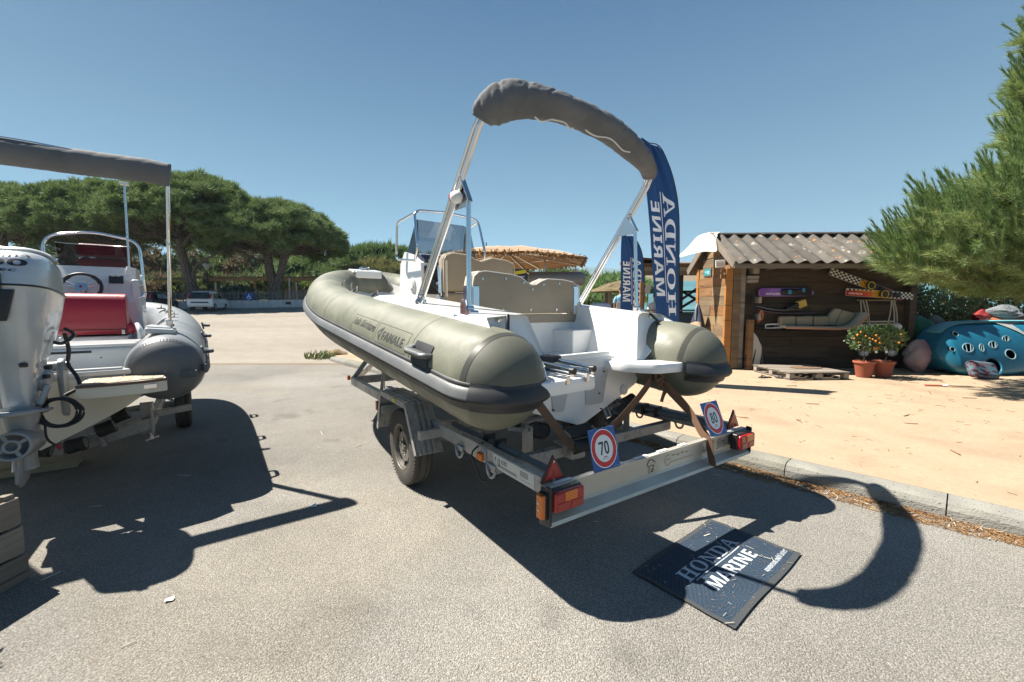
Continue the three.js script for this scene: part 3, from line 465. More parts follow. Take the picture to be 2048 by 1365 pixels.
    parts('canopy_piping', [pipe(cv.slice(30, 48).map((p, i) => p.clone().add(V(0, -0.135 - 0.012 * Math.sin(i * 0.5), 0.05 + 0.01 * Math.cos(i)))), 0.005, 6), pipe(cv.slice(52, 76).map((p, i) => p.clone().add(V(0, -0.13 - 0.014 * Math.sin(i * 0.45), 0.055))), 0.005, 6)], M_piping, fr);
  }
  // boarding ladder folded on the left platform
  {
    const lad = part('boarding_ladder', [-0.63, -0.46].map(t => rod(X(t, 1.145, 0.2), X(t + 0.03, 1.165, 0.62), 0.017)), M_chrome, boat);
    part('ladder_inner', [-0.595, -0.425].map(t => rod(X(t, 1.112, 0.22), X(t + 0.03, 1.12, 0.6), 0.012)), M_chrome, lad);
    for (const t of [-0.63, -0.46]) { part('end_cap', rod(X(t, 1.144, 0.172), X(t, 1.145, 0.202), 0.02), M_black, lad); part('clip', box(0.028, 0.05, 0.02, TC + t, 1.085, -0.228, { b: 0.003 }), M_steel, lad); }
    for (const s of [0.52, 0.57, 0.62]) part('tread', box(0.26, 0.045, 0.04, TC - 0.54, 1.17, -s, { b: 0.008 }), M_black, lad);
    part('grab_handle', pipe(rounded([X(-0.76, 1.08, 0.56), X(-0.74, 1.2, 0.55), X(-0.72, 1.2, 0.36), X(-0.71, 1.08, 0.33)], 0.06), 0.014), M_chrome, lad);
  }
}
// ---------- trailers ----------
const galvMap = tex(512, (u, v) => { const [d, id] = worley(u, v, 26, 61), f = fbm(u, v, 6, 5, 62), st = fbm(u, v, 8, 4, 63, 1); let c = mixc([0.25, 0.25, 0.245], [0.38, 0.378, 0.365], clamp(0.6 * f + 0.35 * id)); return st > 0.6 ? mixc(c, [0.17, 0.145, 0.118], sm(0.6, 0.72, st) * 0.6) : c; }, { rep: 1 / 0.5 });
const M_galv = mat({ map: galvMap, metalness: 0.15, roughness: 0.55, roughnessMap: dirtRough(0.45, 0.85, 64), bumpMap: grainBump, bumpScale: 0.0006 });
const M_alu = mat({ map: smudge([0.44, 0.42, 0.36], [0.56, 0.545, 0.485], 65), metalness: 0.35, roughness: 0.45 });
const M_pipe = mat({ color: C(0.125, 0.152, 0.172), metalness: 0.3, roughness: 0.5 });
const M_tyre = mat({ map: smudge([0.042, 0.038, 0.033], [0.095, 0.086, 0.073], 67), roughness: 0.85, bumpMap: grainBump, bumpScale: 0.001 });
const M_rim = mat({ map: smudge([0.11, 0.10, 0.088], [0.22, 0.20, 0.172], 68), metalness: 0.3, roughness: 0.4 });
const M_red = phys({ color: C(0.30, 0.004, 0.005), roughness: 0.25, clearcoat: 0.25 });
const M_amber = phys({ color: C(0.62, 0.16, 0.008), roughness: 0.18, clearcoat: 0.6 });
const lensBump = tex(64, (u, v) => 0.5 + 0.5 * Math.cos(u * 2 * PI * 4) * Math.cos(v * 2 * PI * 4), { linear: true, rep: 12 });
const M_redlens = phys({ color: C(0.33, 0.005, 0.006), roughness: 0.25, clearcoat: 0.25, bumpMap: lensBump, bumpScale: 0.0015 });
const M_amberlens = phys({ color: C(0.60, 0.14, 0.006), roughness: 0.25, clearcoat: 0.25, bumpMap: lensBump, bumpScale: 0.0015 });
const M_brownweb = mat({ map: smudge([0.115, 0.062, 0.036], [0.165, 0.092, 0.055], 69), roughness: 0.9, bumpMap: fabricBump, bumpScale: 0.0012 });
const M_rope = mat({ color: C(0.42, 0.39, 0.32), roughness: 0.95 });
// wheel standing on the ground at the origin, axle along x, outer face towards -x
function wheelGeo(Rw, w, rim) {
  const hw = w / 2, sh = [[rim, -hw * 0.86], [rim + 0.012, -hw * 0.93], [lerp(rim, Rw, 0.45), -hw * 1.0], [lerp(rim, Rw, 0.8), -hw * 0.96], [Rw - 0.012, -hw * 0.8], [Rw, -hw * 0.66], [Rw, -hw * 0.36], [Rw - 0.007, -hw * 0.34], [Rw - 0.007, -hw * 0.28], [Rw, -hw * 0.26], [Rw, hw * 0.26 - 0.0], [Rw - 0.007, hw * 0.28], [Rw - 0.007, hw * 0.34], [Rw, hw * 0.36], [Rw, hw * 0.66], [Rw - 0.012, hw * 0.8], [lerp(rim, Rw, 0.45), hw], [rim, hw * 0.86]];
  const t = toCreasedNormals(lathe(sh, 64), 0.5); t.rotateZ(PI / 2); // axis y -> -x ... keep symmetric
  const lug = []; for (let i = 0; i < 64; i++) for (const sd of [-1, 1]) { const g = new THREE.BoxGeometry(hw * 0.42, 0.005, 0.012); g.translate(sd * hw * 0.72, Rw - 0.0125, 0); g.rotateX((i + (sd > 0 ? 0.5 : 0)) / 64 * 2 * PI); lug.push(g); }
  const dish = [[rim + 0.004, -hw * 0.9], [rim, -hw * 0.84], [rim - 0.012, -hw * 0.8], [rim - 0.018, -hw * 0.45], [rim * 0.72, -hw * 0.38], [rim * 0.66, -hw * 0.56], [rim * 0.42, -hw * 0.62], [rim * 0.36, -hw * 0.5], [rim * 0.2, -hw * 0.5], [rim * 0.18, -hw * 0.72], [0.001, -hw * 0.74]];
  const d = toCreasedNormals(lathe(dish, 48), 0.5); d.rotateZ(-PI / 2); // outer face towards -x
  const rr0 = d; 
  const holes = []; for (let i = 0; i < 8; i++) { const a = i / 8 * 2 * PI; holes.push(disc(V(-hw * 0.4, Math.sin(a) * rim * 0.8, Math.cos(a) * rim * 0.8), V(1, 0, 0), rim * 0.085, 0.03)); }
  const bolts = []; for (let i = 0; i < 5; i++) { const a = i / 5 * 2 * PI + 0.3; const g = new THREE.CylinderGeometry(0.011, 0.012, 0.022, 6); g.rotateZ(PI / 2); bolts.push(g.translate(-hw * 0.6, Math.sin(a) * rim * 0.3, Math.cos(a) * rim * 0.3)); }
  return { tyre: [t, lug], rim: rr0, holes, bolts };
}
function wheel(parent, x, z, Rw = 0.325, w = 0.175, rim = 0.185, flip = 1) {
  const q = wheelGeo(Rw, w, rim), fix = g => { g = join([g]); if (flip < 0) g.rotateY(PI); return g.translate(x, Rw, z); };
  const t = part('wheel', fix(q.tyre), M_tyre, parent);
  const r = part('rim', fix(q.rim), M_rim, t); parts('rim_hole', q.holes.map(h => fix(h)), M_black, t); parts('wheel_bolt', q.bolts.map(h => fix(h)), M_steel, t);
  return t;
}
const M_hub = mat({ map: smudge([0.30, 0.295, 0.275], [0.42, 0.41, 0.385], 70), roughness: 0.6 });
const M_roller = mat({ map: smudge([0.022, 0.022, 0.022], [0.065, 0.064, 0.062], 71), roughness: 0.8 });
// keel or bilge roller at p, axle direction a
function roller(parent, p, a, r = 0.047, L = 0.105) {
  a = a.clone().normalize(); const q = new THREE.Quaternion().setFromUnitVectors(V(0, 1, 0), a);
  const body = lathe([[r * 0.72, -L / 2], [r * 0.94, -L / 2], [r, -L / 2 + 0.012], [r * 0.95, 0], [r, L / 2 - 0.012], [r * 0.94, L / 2], [r * 0.72, L / 2]], 20); body.applyQuaternion(q).translate(p.x, p.y, p.z);
  const m = part('roller', body, M_roller, parent), hub = [];
  for (const s of [-1, 1]) { const ring = new THREE.TorusGeometry(r * 0.68, r * 0.07, 6, 20); ring.rotateX(PI / 2); ring.translate(0, s * (L / 2 - 0.004), 0); hub.push(ring); const c = new THREE.CylinderGeometry(r * 0.22, r * 0.22, 0.02, 10); c.translate(0, s * (L / 2 - 0.006), 0); hub.push(c); for (let k = 0; k < 10; k++) { const b = new THREE.BoxGeometry(r * 0.5, 0.006, r * 0.09); b.translate(r * 0.42, s * (L / 2 - 0.008), 0); b.rotateY(k * PI / 5); hub.push(b); } }
  const h = join(hub); h.applyQuaternion(q).translate(p.x, p.y, p.z); part('roller_hub', h, M_hub, m);
  const bk = [s => 1].map(() => { const c = new THREE.CylinderGeometry(r * 0.7, r * 0.7, L * 0.68, 14); c.applyQuaternion(q).translate(p.x, p.y, p.z); return c; }); part('roller_core', bk, M_roller, m);
  return m;
}
const trailer = thing('boat_trailer', 'galvanised boat trailer with speed signs and rear light bar under the olive boat', 'trailer', [0.163, 0, -2.101], 34);
{
  const T = B3, tr = trailer;
  // side rails, cross members, drawbar
  const rail = (t, s0, s1, u0, u1) => bar(T(t, u0, s0), T(t, u1, s1), 0.06, 0.1, { b: 0.008 });
  for (const t of [0.06, 1.90]) { part('side_rail', [rail(t, 0.06, 4.2, 0.566, 0.527)], M_galv, tr); part('rail_sleeve', box(0.068, 0.108, 0.26, t, 0.56, -0.78, { b: 0.006 }), M_galv, tr); }
  for (const [s, u, h] of [[0.62, 0.475, 0.075], [1.85, 0.42, 0.08], [2.75, 0.46, 0.075], [4.2, 0.53, 0.1]]) part('cross_beam', box(1.82, h, 0.06, 0.98, u, -s, { b: 0.006 }), M_galv, tr);
  part('axle_tube', rod(T(0.05, 0.33, 1.8), T(1.93, 0.33, 1.8), 0.035), M_galv, tr);
  for (const t of [0.06, 1.9]) part('drawbar', bar(T(t, 0.525, 4.2), T(0.98, 0.53, 6.3), 0.06, 0.1, { b: 0.008 }), M_galv, tr);
  part('coupling', [box(0.09, 0.09, 0.3, 0.98, 0.53, -6.45, { b: 0.02 }), rod(T(0.98, 0.03, 5.9), T(0.98, 0.75, 5.9), 0.03), box(0.08, 0.05, 0.2, 0.98, 0.025, -5.9, { b: 0.02 })], M_galv, tr);
  // trapezoid bow bunk support at the front
  part('bunk_frame', [bar(T(0.07, 0.56, 4.2), T(0.30, 0.86, 4.2), 0.05, 0.05, { b: 0.005 }), bar(T(0.30, 0.86, 4.2), T(1.66, 0.86, 4.2), 0.05, 0.11, { b: 0.005 }), bar(T(1.66, 0.86, 4.2), T(1.89, 0.56, 4.2), 0.05, 0.05, { b: 0.005 }), bar(T(0.5, 0.82, 4.2), T(0.14, 0.56, 3.2), 0.035, 0.04, { b: 0.004 }), bar(T(1.46, 0.82, 4.2), T(1.82, 0.56, 3.2), 0.035, 0.04, { b: 0.004 })], M_galv, tr);
  part('winch_post', [bar(T(0.98, 0.55, 5.6), T(0.98, 1.15, 5.75), 0.06, 0.06), box(0.12, 0.12, 0.14, 0.98, 1.12, -5.85, { b: 0.02 })], M_galv, tr);
  for (const sd of [0, 1]) { const t = sd ? 1.94 : -0.05; wheel(tr, t + (sd ? 0.03 : 0), -1.8, 0.325, 0.175, 0.19, sd ? -1 : 1); }
  // folded steel mudguards with pressed ribs
  for (const sd of [0, 1]) {
    const a = sd ? 1.9 : -0.155, b = sd ? 2.12 : 0.07, P = [[2.40, 0.35], [2.28, 0.735], [1.60, 0.735], [1.37, 0.37]];
    const solid = []; for (let k = 0; k < 3; k++) { const p = P[k], q = P[k + 1]; const n = V(0, p[0] - q[0], p[1] - q[1]); solid.push(bar(T((a + b) / 2, p[1], p[0]), T((a + b) / 2, q[1], q[0]), 0.004, b - a, { up: V(1, 0, 0) })); for (const f of [0.3, 0.5, 0.7]) solid.push(bar(T(lerp(a, b, f), p[1] + 0.006, p[0] - 0.0 + (k === 2 ? -0.01 : 0)), T(lerp(a, b, f), q[1] + 0.006, q[0] + (k === 2 ? -0.01 : 0)), 0.012, 0.028, { up: V(1, 0, 0), b: 0.004 })); const o = sd ? b : a; solid.push(bar(T(o, p[1] - (k === 1 ? 0.02 : 0.0), p[0] - (k === 0 ? 0.02 : 0) + (k === 2 ? 0.02 : 0)), T(o, q[1] - (k === 1 ? 0.02 : 0), q[0] - (k === 0 ? 0.02 : 0) + (k === 2 ? 0.02 : 0)), 0.045, 0.004, { up: V(1, 0, 0) })); }
    part('mudguard', solid, M_galv, tr);
    const bt = sd ? 1.98 : -0.02; parts('mudguard_bracket', [box(0.24, 0.075, 0.045, bt, 0.535, -1.36, { b: 0.01 }), box(0.24, 0.075, 0.045, bt, 0.55, -2.3, { b: 0.01 })], M_galv, tr);
  }
  part('warning_sticker', box(0.003, 0.034, 0.06, -0.1595, 0.715, -1.86), mat({ color: C(0.62, 0.52, 0.02), roughness: 0.5 }), tr);
  // lashing loops on the rail, adjusting pipes
  for (const [t, ss] of [[0.02, [0.98, 0.55]], [1.94, [0.98, 0.55]]]) for (const s of ss) part('lashing_eye', [pipe(curve([T(t, 0.53, s + 0.05), T(t - 0.02, 0.5, s + 0.02), T(t - 0.015, 0.46, s), T(t - 0.015, 0.465, s - 0.04), T(t, 0.5, s - 0.05)], 12), 0.009), box(0.02, 0.04, 0.09, t, 0.515, -s, { b: 0.006 })], M_galv, tr);
  for (const t of [0.155, 1.8]) { part('adjusting_pipe', [rod(T(t, 0.6, 0.08), T(t, 0.585, 1.35), 0.021), rod(T(t, 0.595, 0.42), T(t, 0.592, 0.66), 0.03)], M_pipe, tr); parts('pipe_clamp', [box(0.09, 0.09, 0.02, t, 0.595, -0.66, { b: 0.004 }), box(0.09, 0.09, 0.02, t, 0.595, -0.8, { b: 0.004 })], M_black, tr); }
  // posts and rollers
  const post = (t, s) => part('roller_post', [box(0.012, 0.3, 0.06, t, 0.54, -s, { b: 0.004 }), disc(T(t - 0.008, 0.66, s), V(1, 0, 0), 0.012, 0.03)], M_galv, tr);
  post(0.40, 0.72); post(1.46, 0.72); post(0.40, 0.66); post(1.46, 0.8);
  for (const [x, u, s] of [[0.48, 0.635, 0.68], [0.335, 0.69, 0.8], [0.6, 0.6, 0.8]]) roller(tr, T(x, u, s), V(1, -0.32, 0.12), 0.052, 0.115);
  for (const [x, u, s] of [[1.34, 0.655, 0.68], [1.25, 0.575, 0.68], [1.58, 0.69, 0.8], [1.42, 0.63, 0.74]]) roller(tr, T(x, u, s), V(1, 0.42, 0.2), 0.052, 0.115);
  parts('rocker_arm', [bar(T(0.26, 0.68, 0.72), T(0.56, 0.60, 0.78), 0.04, 0.03, { b: 0.01 }), bar(T(1.3, 0.58, 0.74), T(1.62, 0.7, 0.74), 0.04, 0.03, { b: 0.01 })], M_galv, tr);
  // central keel roller cradle
  roller(tr, T(0.77, 0.6, 0.6), V(1, 0, 0), 0.05, 0.24); roller(tr, T(0.80, 0.505, 0.56), V(1, 0, 0), 0.05, 0.2); roller(tr, T(0.95, 0.6, 1.6), V(1, 0, 0), 0.05, 0.2); roller(tr, T(0.9, 0.68, 2.8), V(1, 0, 0), 0.05, 0.2);
  parts('cradle_plate', [box(0.008, 0.17, 0.07, 0.645, 0.545, -0.575, { rx: 0.4, b: 0.003 }), box(0.008, 0.17, 0.07, 0.91, 0.545, -0.575, { rx: 0.4, b: 0.003 })], M_galv, tr);
  part('clamp_box', [box(0.13, 0.11, 0.1, 0.76, 0.47, -0.6, { b: 0.008 }), box(0.3, 0.012, 0.14, 0.78, 0.53, -0.62, { b: 0.003 })], M_galv, tr);
  for (const t of [0.5, 1.2]) part('bracket', [box(0.05, 0.07, 0.05, t, 0.42, -0.62, { b: 0.004 })], M_galv, tr);
  part('sagging_cable', pipe(curve([T(0.06, 0.62, 0.72), T(-0.02, 0.56, 0.73), T(0.0, 0.45, 0.7), T(0.02, 0.385, 0.66), T(0.1, 0.42, 0.6)], 18), 0.006), M_black, tr);
  // light bar: a pressed aluminium board with a top lip and a bottom tray
  const L = 1.96, lb = part('light_bar', [(() => { const pr = [[-0.02, 0.59], [-0.02, 0.573], [0.004, 0.571], [0.006, 0.462], [0.003, 0.456], [0.006, 0.45], [0.003, 0.444], [-0.052, 0.415], [-0.06, 0.40], [-0.052, 0.392], [0.012, 0.43], [0.016, 0.585], [0.012, 0.592]].map(([s, u]) => [s, u]); return prism(pr.map(([s, u]) => T(0.005, u, s)), pr.map(([s, u]) => T(L - 0.005, u, s))); })()], M_alu, tr);
  for (const t of [0.0, L]) part('end_cap', [extr(roundShape([[-0.03, 0.385], [0.06, 0.4], [0.062, 0.6], [0.022, 0.605], [0.02, 0.59], [-0.022, 0.585]], 0.008), 0.012, { b: 0.003 }).rotateY(-PI / 2).translate(t + 0.006, 0, 0)].map(g => g), M_black, lb);
  for (let k = 0; k < 9; k++) { const t = 0.13 + k * 0.21; if (k === 1 || k === 6) continue; part('reflective_tape', box(0.13 * (0.6 + 0.4 * hash(k, 3, 1)), 0.001, 0.026, t, 0.5945, -0.004), mat({ color: C(0.75, 0.73, 0.7), roughness: 0.4 }), lb); }
  // rear lamps
  for (const sd of [0, 1]) {
    const t = sd ? L - 0.125 : 0.115, d = sd ? 0.06 : 0.035;
    const lamp = part('rear_lamp', box(0.205, 0.118, d, t, 0.525, 0.018 + d / 2, { b: 0.012 }), mat({ color: C(0.02, 0.015, 0.016), roughness: 0.4 }), lb);
    part('red_lens', box(0.2, 0.108, 0.03, t, 0.523, 0.028 + d, { b: 0.014 }), M_redlens, lamp);
    part('amber_lens', box(0.085, 0.05, 0.006, t + (sd ? 0.02 : 0.005), 0.548, 0.044 + d, { b: 0.003 }), M_amberlens, lamp);
    for (const [x, y, w] of [[-0.05, 0.498, 0.075], [0.045, 0.498, 0.075], [-0.075, 0.548, 0.035]]) part('red_segment', box(w, 0.042, 0.004, t + x, y, 0.044 + d, { b: 0.002 }), M_red, lamp);
  }
  const mk = part('corner_marker', box(0.028, 0.125, 0.05, -0.03, 0.5, 0.015, { b: 0.008 }), M_amberlens, lb); part('marker_base', box(0.02, 0.135, 0.06, -0.012, 0.5, 0.012, { b: 0.004 }), M_black, mk);
  for (const u of [0.485, 0.52]) part('marker_screw', disc(T(-0.044, u, -0.015), V(1, 0, 0), 0.005, 0.006), M_steel, mk);
  // triangular reflectors
  for (const t of [0.078, 1.845]) {
    const tri = (k) => shape([[t - 0.082 * k, 0.665 - 0.067 * k], [t + 0.082 * k, 0.665 - 0.067 * k], [t, 0.665 + 0.072 * k]]);
    const r = part('triangle_reflector', extr(roundShape([[t - 0.084, 0.598], [t + 0.084, 0.598], [t, 0.738]], 0.006), 0.012, { b: 0.003 }).translate(0, 0, -0.03), mat({ color: C(0.045, 0.008, 0.012), roughness: 0.35 }), lb);
    const tile = (cx, cy, up) => extr(shape(up ? [[cx - 0.02, cy], [cx + 0.02, cy], [cx, cy + 0.034]] : [[cx - 0.02, cy + 0.034], [cx + 0.02, cy + 0.034], [cx, cy]]), 0.003, { flat: true }).translate(0, 0, -0.0185);
    for (let row = 0; row < 3; row++) { const n = 3 - row, y = 0.61 + row * 0.0355; for (let k = 0; k < n; k++) { part('reflector_tile', tile(t + (k - (n - 1) / 2) * 0.042, y, true), M_redlens, r); if (k < n - 1) part('reflector_tile', tile(t + (k - (n - 2) / 2) * 0.042, y + 0.001, false), M_red, r); } }
    for (const u of [0.704, 0.608]) part('rivet', disc(T(t, u, 0.016), V(0, 0, 1), 0.005, 0.006), M_steel, r);
  }
  // speed limit plates
  const sign = (n, t, sh) => {
    const m = canvasTex(512, 560, (c, w, h) => { c.fillStyle = '#0b4f93'; c.fillRect(0, 0, w, h); const cy = h * 0.47; c.fillStyle = '#f1f0ec'; c.beginPath(); c.ellipse(w / 2, cy, 248, 252, 0, 0, 7); c.fill(); c.fillStyle = '#c6101c'; c.beginPath(); c.ellipse(w / 2, cy, 236, 240, 0, 0, 7); c.fill(); c.fillStyle = '#dfe0dd'; c.beginPath(); c.ellipse(w / 2, cy, 172, 176, 0, 0, 7); c.fill(); c.fillStyle = '#15181c'; c.font = 'bold 236px sans-serif'; c.textAlign = 'center'; c.save(); c.translate(w / 2, cy + 78); c.scale(0.78, 1.0); c.fillText(n, 0, 0); c.restore(); c.fillStyle = '#b53040'; c.fillRect(w / 2 - 40, cy + 104, 80, 11); c.fillStyle = '#444'; for (let i = 0; i < 5; i++) c.fillRect(w / 2 - 62 + i * 26, cy + 126 - Math.abs(i - 2) * -3, 18, 7); });
    const f = [[0, 0], [0.212, 0], [0.212, 0.235], [0, 0.235]].map(([x, y]) => V(t + x, 0.577 + y, 0.012 + y * sh)), back = f.map(p => p.clone().add(V(0, 0, -0.0025)));
    const p = part('speed_plate', prism(back, f), mat({ color: C(0.02, 0.12, 0.33), roughness: 0.5 }), tr);
    const g = new THREE.BufferGeometry().setFromPoints([f[0], f[1], f[2], f[0], f[2], f[3]].map(q => q.clone().add(V(0, 0, 0.0012)))); g.setAttribute('uv', new THREE.Float32BufferAttribute([0, 0, 1, 0, 1, 1, 0, 0, 1, 1, 0, 1], 2)); g.computeVertexNormals();
    part('plate_print', g, mat({ map: m, roughness: 0.35 }), p); p.userData.label = 'blue speed plate with ' + n + ' in a red ring';
  };
  sign('70', 0.35, -0.26); sign('80', 1.505, -0.42);
  // print on the board and the rail
  const print = (w, h, x, y, draw, par = lb, z = -0.0025) => { const m = canvasTex(512, Math.round(512 * h / w), draw), g = new THREE.PlaneGeometry(w, h).translate(x, y, z); return part('print', g, decal(m), par); };
  print(0.5, 0.1, 1.63, 0.515, (c, w, h) => { c.clearRect(0, 0, w, h); c.fillStyle = '#1d1d1f'; c.font = '66px sans-serif'; c.save(); c.translate(40, 84); c.scale(0.8, 1.1); c.fillText('AA', 0, 0); c.fillText('·', 150, -10); c.fillText('3173', 232, 0); c.restore(); c.strokeStyle = '#55534c'; c.lineWidth = 3; c.beginPath(); c.moveTo(22, 4); c.lineTo(22, 96); c.stroke(); c.fillStyle = '#8a4a3a'; c.font = '26px sans-serif'; c.fillText('rim', 150, 26); c.fillText('HIO', 236, 26); });
  print(0.12, 0.1, 0.86, 0.515, (c, w, h) => { c.clearRect(0, 0, w, h); c.strokeStyle = c.fillStyle = '#1d2020'; c.lineWidth = 26; c.beginPath(); c.moveTo(90, 190); c.lineTo(150, 60); c.lineTo(270, 30); c.lineTo(440, 150); c.stroke(); c.lineWidth = 20; c.beginPath(); c.moveTo(170, 420); c.lineTo(190, 220); c.moveTo(250, 410); c.lineTo(390, 215); c.stroke(); c.lineWidth = 12; c.beginPath(); c.ellipse(350, 350, 52, 34, -0.4, 0, 7); c.stroke(); c.fillRect(130, 200, 240, 14); });
  print(0.34, 0.085, 1.16, 0.517, (c, w, h) => { c.clearRect(0, 0, w, h); c.strokeStyle = '#8d8470'; c.lineWidth = 6; c.beginPath(); c.ellipse(60, 62, 44, 54, 0, 0.6, 5.4); c.stroke(); c.fillStyle = '#9a8b6c'; c.fillRect(34, 56, 70, 7); for (let i = 0; i < 4; i++) c.fillRect(120 + i * 74, 22 + (i % 2) * 8, 50, 12); c.fillStyle = '#8d8470'; for (let i = 0; i < 11; i++) c.fillRect(110 + i * 35, 88, 20, 8); });
  { const m = canvasTex(1024, 256, (c, w, h) => { c.clearRect(0, 0, w, h); c.fillStyle = 'rgba(190,192,186,1)'; c.fillRect(0, 0, w, h); c.fillStyle = '#17191a'; c.font = 'bold 116px sans-serif'; c.save(); c.translate(30, 128); c.scale(0.86, 1); c.fillText('E', 0, 0); c.fillText('EBI', 214, 0); c.restore(); c.fillRect(118, 44, 20, 150); c.fillRect(162, 44, 20, 150); c.fillRect(118, 168, 500, 16); c.fillRect(118, 198, 520, 13); c.fillStyle = '#8f918c'; c.fillRect(700, 40, 190, 110); c.fillStyle = '#33363a'; for (let i = 0; i < 6; i++) c.fillRect(690 + i * 48, 190 + (i % 2) * 8, 36, 10); });
    const g = new THREE.PlaneGeometry(0.42, 0.082).rotateY(-PI / 2).translate(0.0285, 0.563, -0.33); part('print', g, mat({ map: m, roughness: 0.6 }), tr); }
  const sm2 = part('side_marker', box(0.03, 0.052, 0.062, 0.012, 0.545, -0.68, { b: 0.012 }), M_amberlens, tr); part('marker_bracket', box(0.006, 0.08, 0.11, 0.026, 0.56, -0.68, { b: 0.002 }), M_galv, sm2);
  part('front_marker', box(0.04, 0.06, 0.05, 0.02, 0.56, -4.27, { b: 0.01 }), M_amberlens, tr);
  part('front_reflector', [box(0.02, 0.09, 0.05, -0.13, 0.55, -2.46, { b: 0.008 })], M_redlens, tr); part('reflector_mount', [box(0.16, 0.05, 0.04, -0.05, 0.57, -2.47, { b: 0.006 })], M_black, tr);
}
// webbing straps that hold the boat down
function strap(label, pts, w, n = 24, up = V(1, 0, 0)) { // pts in trailer space
  const g = sweep(curve(pts, n), [[w / 2, 0.0015], [-w / 2, 0.0015], [-w / 2, -0.0015], [w / 2, -0.0015]], { up });
  const m = solo('lashing_strap', g, M_brownweb, label, 'strap'); m.position.copy(trailer.position); m.rotation.y = trailer.rotation.y; return m;
}
{
  const T = B3;
  strap('brown webbing strap running down from under the left stern tube to the clamp box', [T(0.22, 0.98, 0.46), T(0.30, 0.9, 0.44), T(0.50, 0.67, 0.45), T(0.66, 0.535, 0.5), T(0.70, 0.52, 0.55)], 0.066, 20, V(0.3, 0, 1));
  strap('brown webbing strap slanting across the white transom from the knot to the cradle', [T(1.42, 0.99, 0.43), T(1.36, 0.93, 0.42), T(1.05, 0.70, 0.42), T(0.90, 0.6, 0.45), T(0.82, 0.53, 0.5)], 0.066, 20, V(0.2, 0, 1));
  strap('inner brown strap from the knot down behind the light bar', [T(1.43, 0.98, 0.43), T(1.5, 0.86, 0.34), T(1.62, 0.68, 0.22), T(1.72, 0.5, 0.13)], 0.06, 20, V(0.2, 0, 1));
  strap('outer brown strap from the knot over the light bar by the 80 plate', [T(1.45, 0.97, 0.42), T(1.5, 0.86, 0.30), T(1.50, 0.74, 0.16), T(1.46, 0.62, 0.04), T(1.445, 0.601, 0.0), T(1.44, 0.585, -0.028), T(1.44, 0.5, -0.045), T(1.44, 0.41, -0.066)], 0.058, 40, V(1, 0, 0.2));
  const knot = []; for (let k = 0; k < 3; k++) { const a = k * 2.1; knot.push(sweep(curve([T(1.40, 0.985, 0.40), T(1.44 + 0.05 * Math.cos(a), 0.985 + 0.04 * Math.sin(a), 0.385), T(1.47, 0.965, 0.38 - 0.01 * k), T(1.42, 0.93 - 0.02 * k, 0.385)], 14), [[0.022, 0.003], [-0.022, 0.003], [-0.022, -0.003], [0.022, -0.003]], { up: V(0.3, 0, 1) })); }
  knot.push(sweep(curve([T(1.46, 0.95, 0.375), T(1.51, 0.91, 0.365), T(1.47, 0.84, 0.37), T(1.45, 0.78, 0.375)], 14), [[0.03, 0.003], [-0.02, 0.003], [-0.02, -0.003], [0.03, -0.003]], { up: V(0.3, 0.2, 1) }));
  const k = solo('strap_knot', knot, M_brownweb, 'knotted end of the brown straps under the right stern platform', 'strap'); k.position.copy(trailer.position); k.rotation.y = trailer.rotation.y;
  const rp = []; for (let i = 0; i < 5; i++) rp.push(pipe(curve([T(1.62 + i * 0.02, 0.62, 0.16), T(1.7 + 0.04 * i, 0.595 + 0.02 * (i % 2), 0.2 + 0.04 * i), T(1.6 + 0.05 * i, 0.6, 0.28), T(1.55, 0.6 + 0.015 * i, 0.2)], 14), 0.008, 7));
}
// ---------- the grey boat on the left, its engine and trailer ----------
const B2POS = [-3.29, 0, -2.79], B2TURN = 36;
const M_greytube = phys({ map: smudge([0.18, 0.194, 0.205], [0.225, 0.238, 0.246], 81), roughness: 0.4, bumpMap: tubeBump, bumpScale: 0.003 });
const M_greytube_dark = phys({ map: smudge([0.085, 0.094, 0.102], [0.11, 0.12, 0.128], 82), roughness: 0.6, bumpMap: fabricBump, bumpScale: 0.0006 });
const M_greygel = phys({ map: smudge([0.50, 0.515, 0.52], [0.56, 0.575, 0.575], 83), roughness: 0.3, clearcoat: 0.3 });
const M_bone = mat({ color: C(0.640, 0.600, 0.500), roughness: 0.35 });
const M_redvinyl = phys({ color: C(0.262, 0.005, 0.019), roughness: 0.34, bumpMap: fineBump, bumpScale: 0.0006 });
const M_silver = phys({ map: smudge([0.44, 0.465, 0.485], [0.49, 0.515, 0.53], 86), metalness: 0.2, roughness: 0.32, clearcoat: 0.7, clearcoatRoughness: 0.1 });
const M_silver_dull = mat({ map: smudge([0.25, 0.265, 0.27], [0.33, 0.345, 0.35], 87), metalness: 0.15, roughness: 0.45 });
const boat2 = thing('inflatable_boat', 'grey inflatable boat with red seats and teak stern platform, cut by the left edge', 'boat', B2POS, B2TURN);
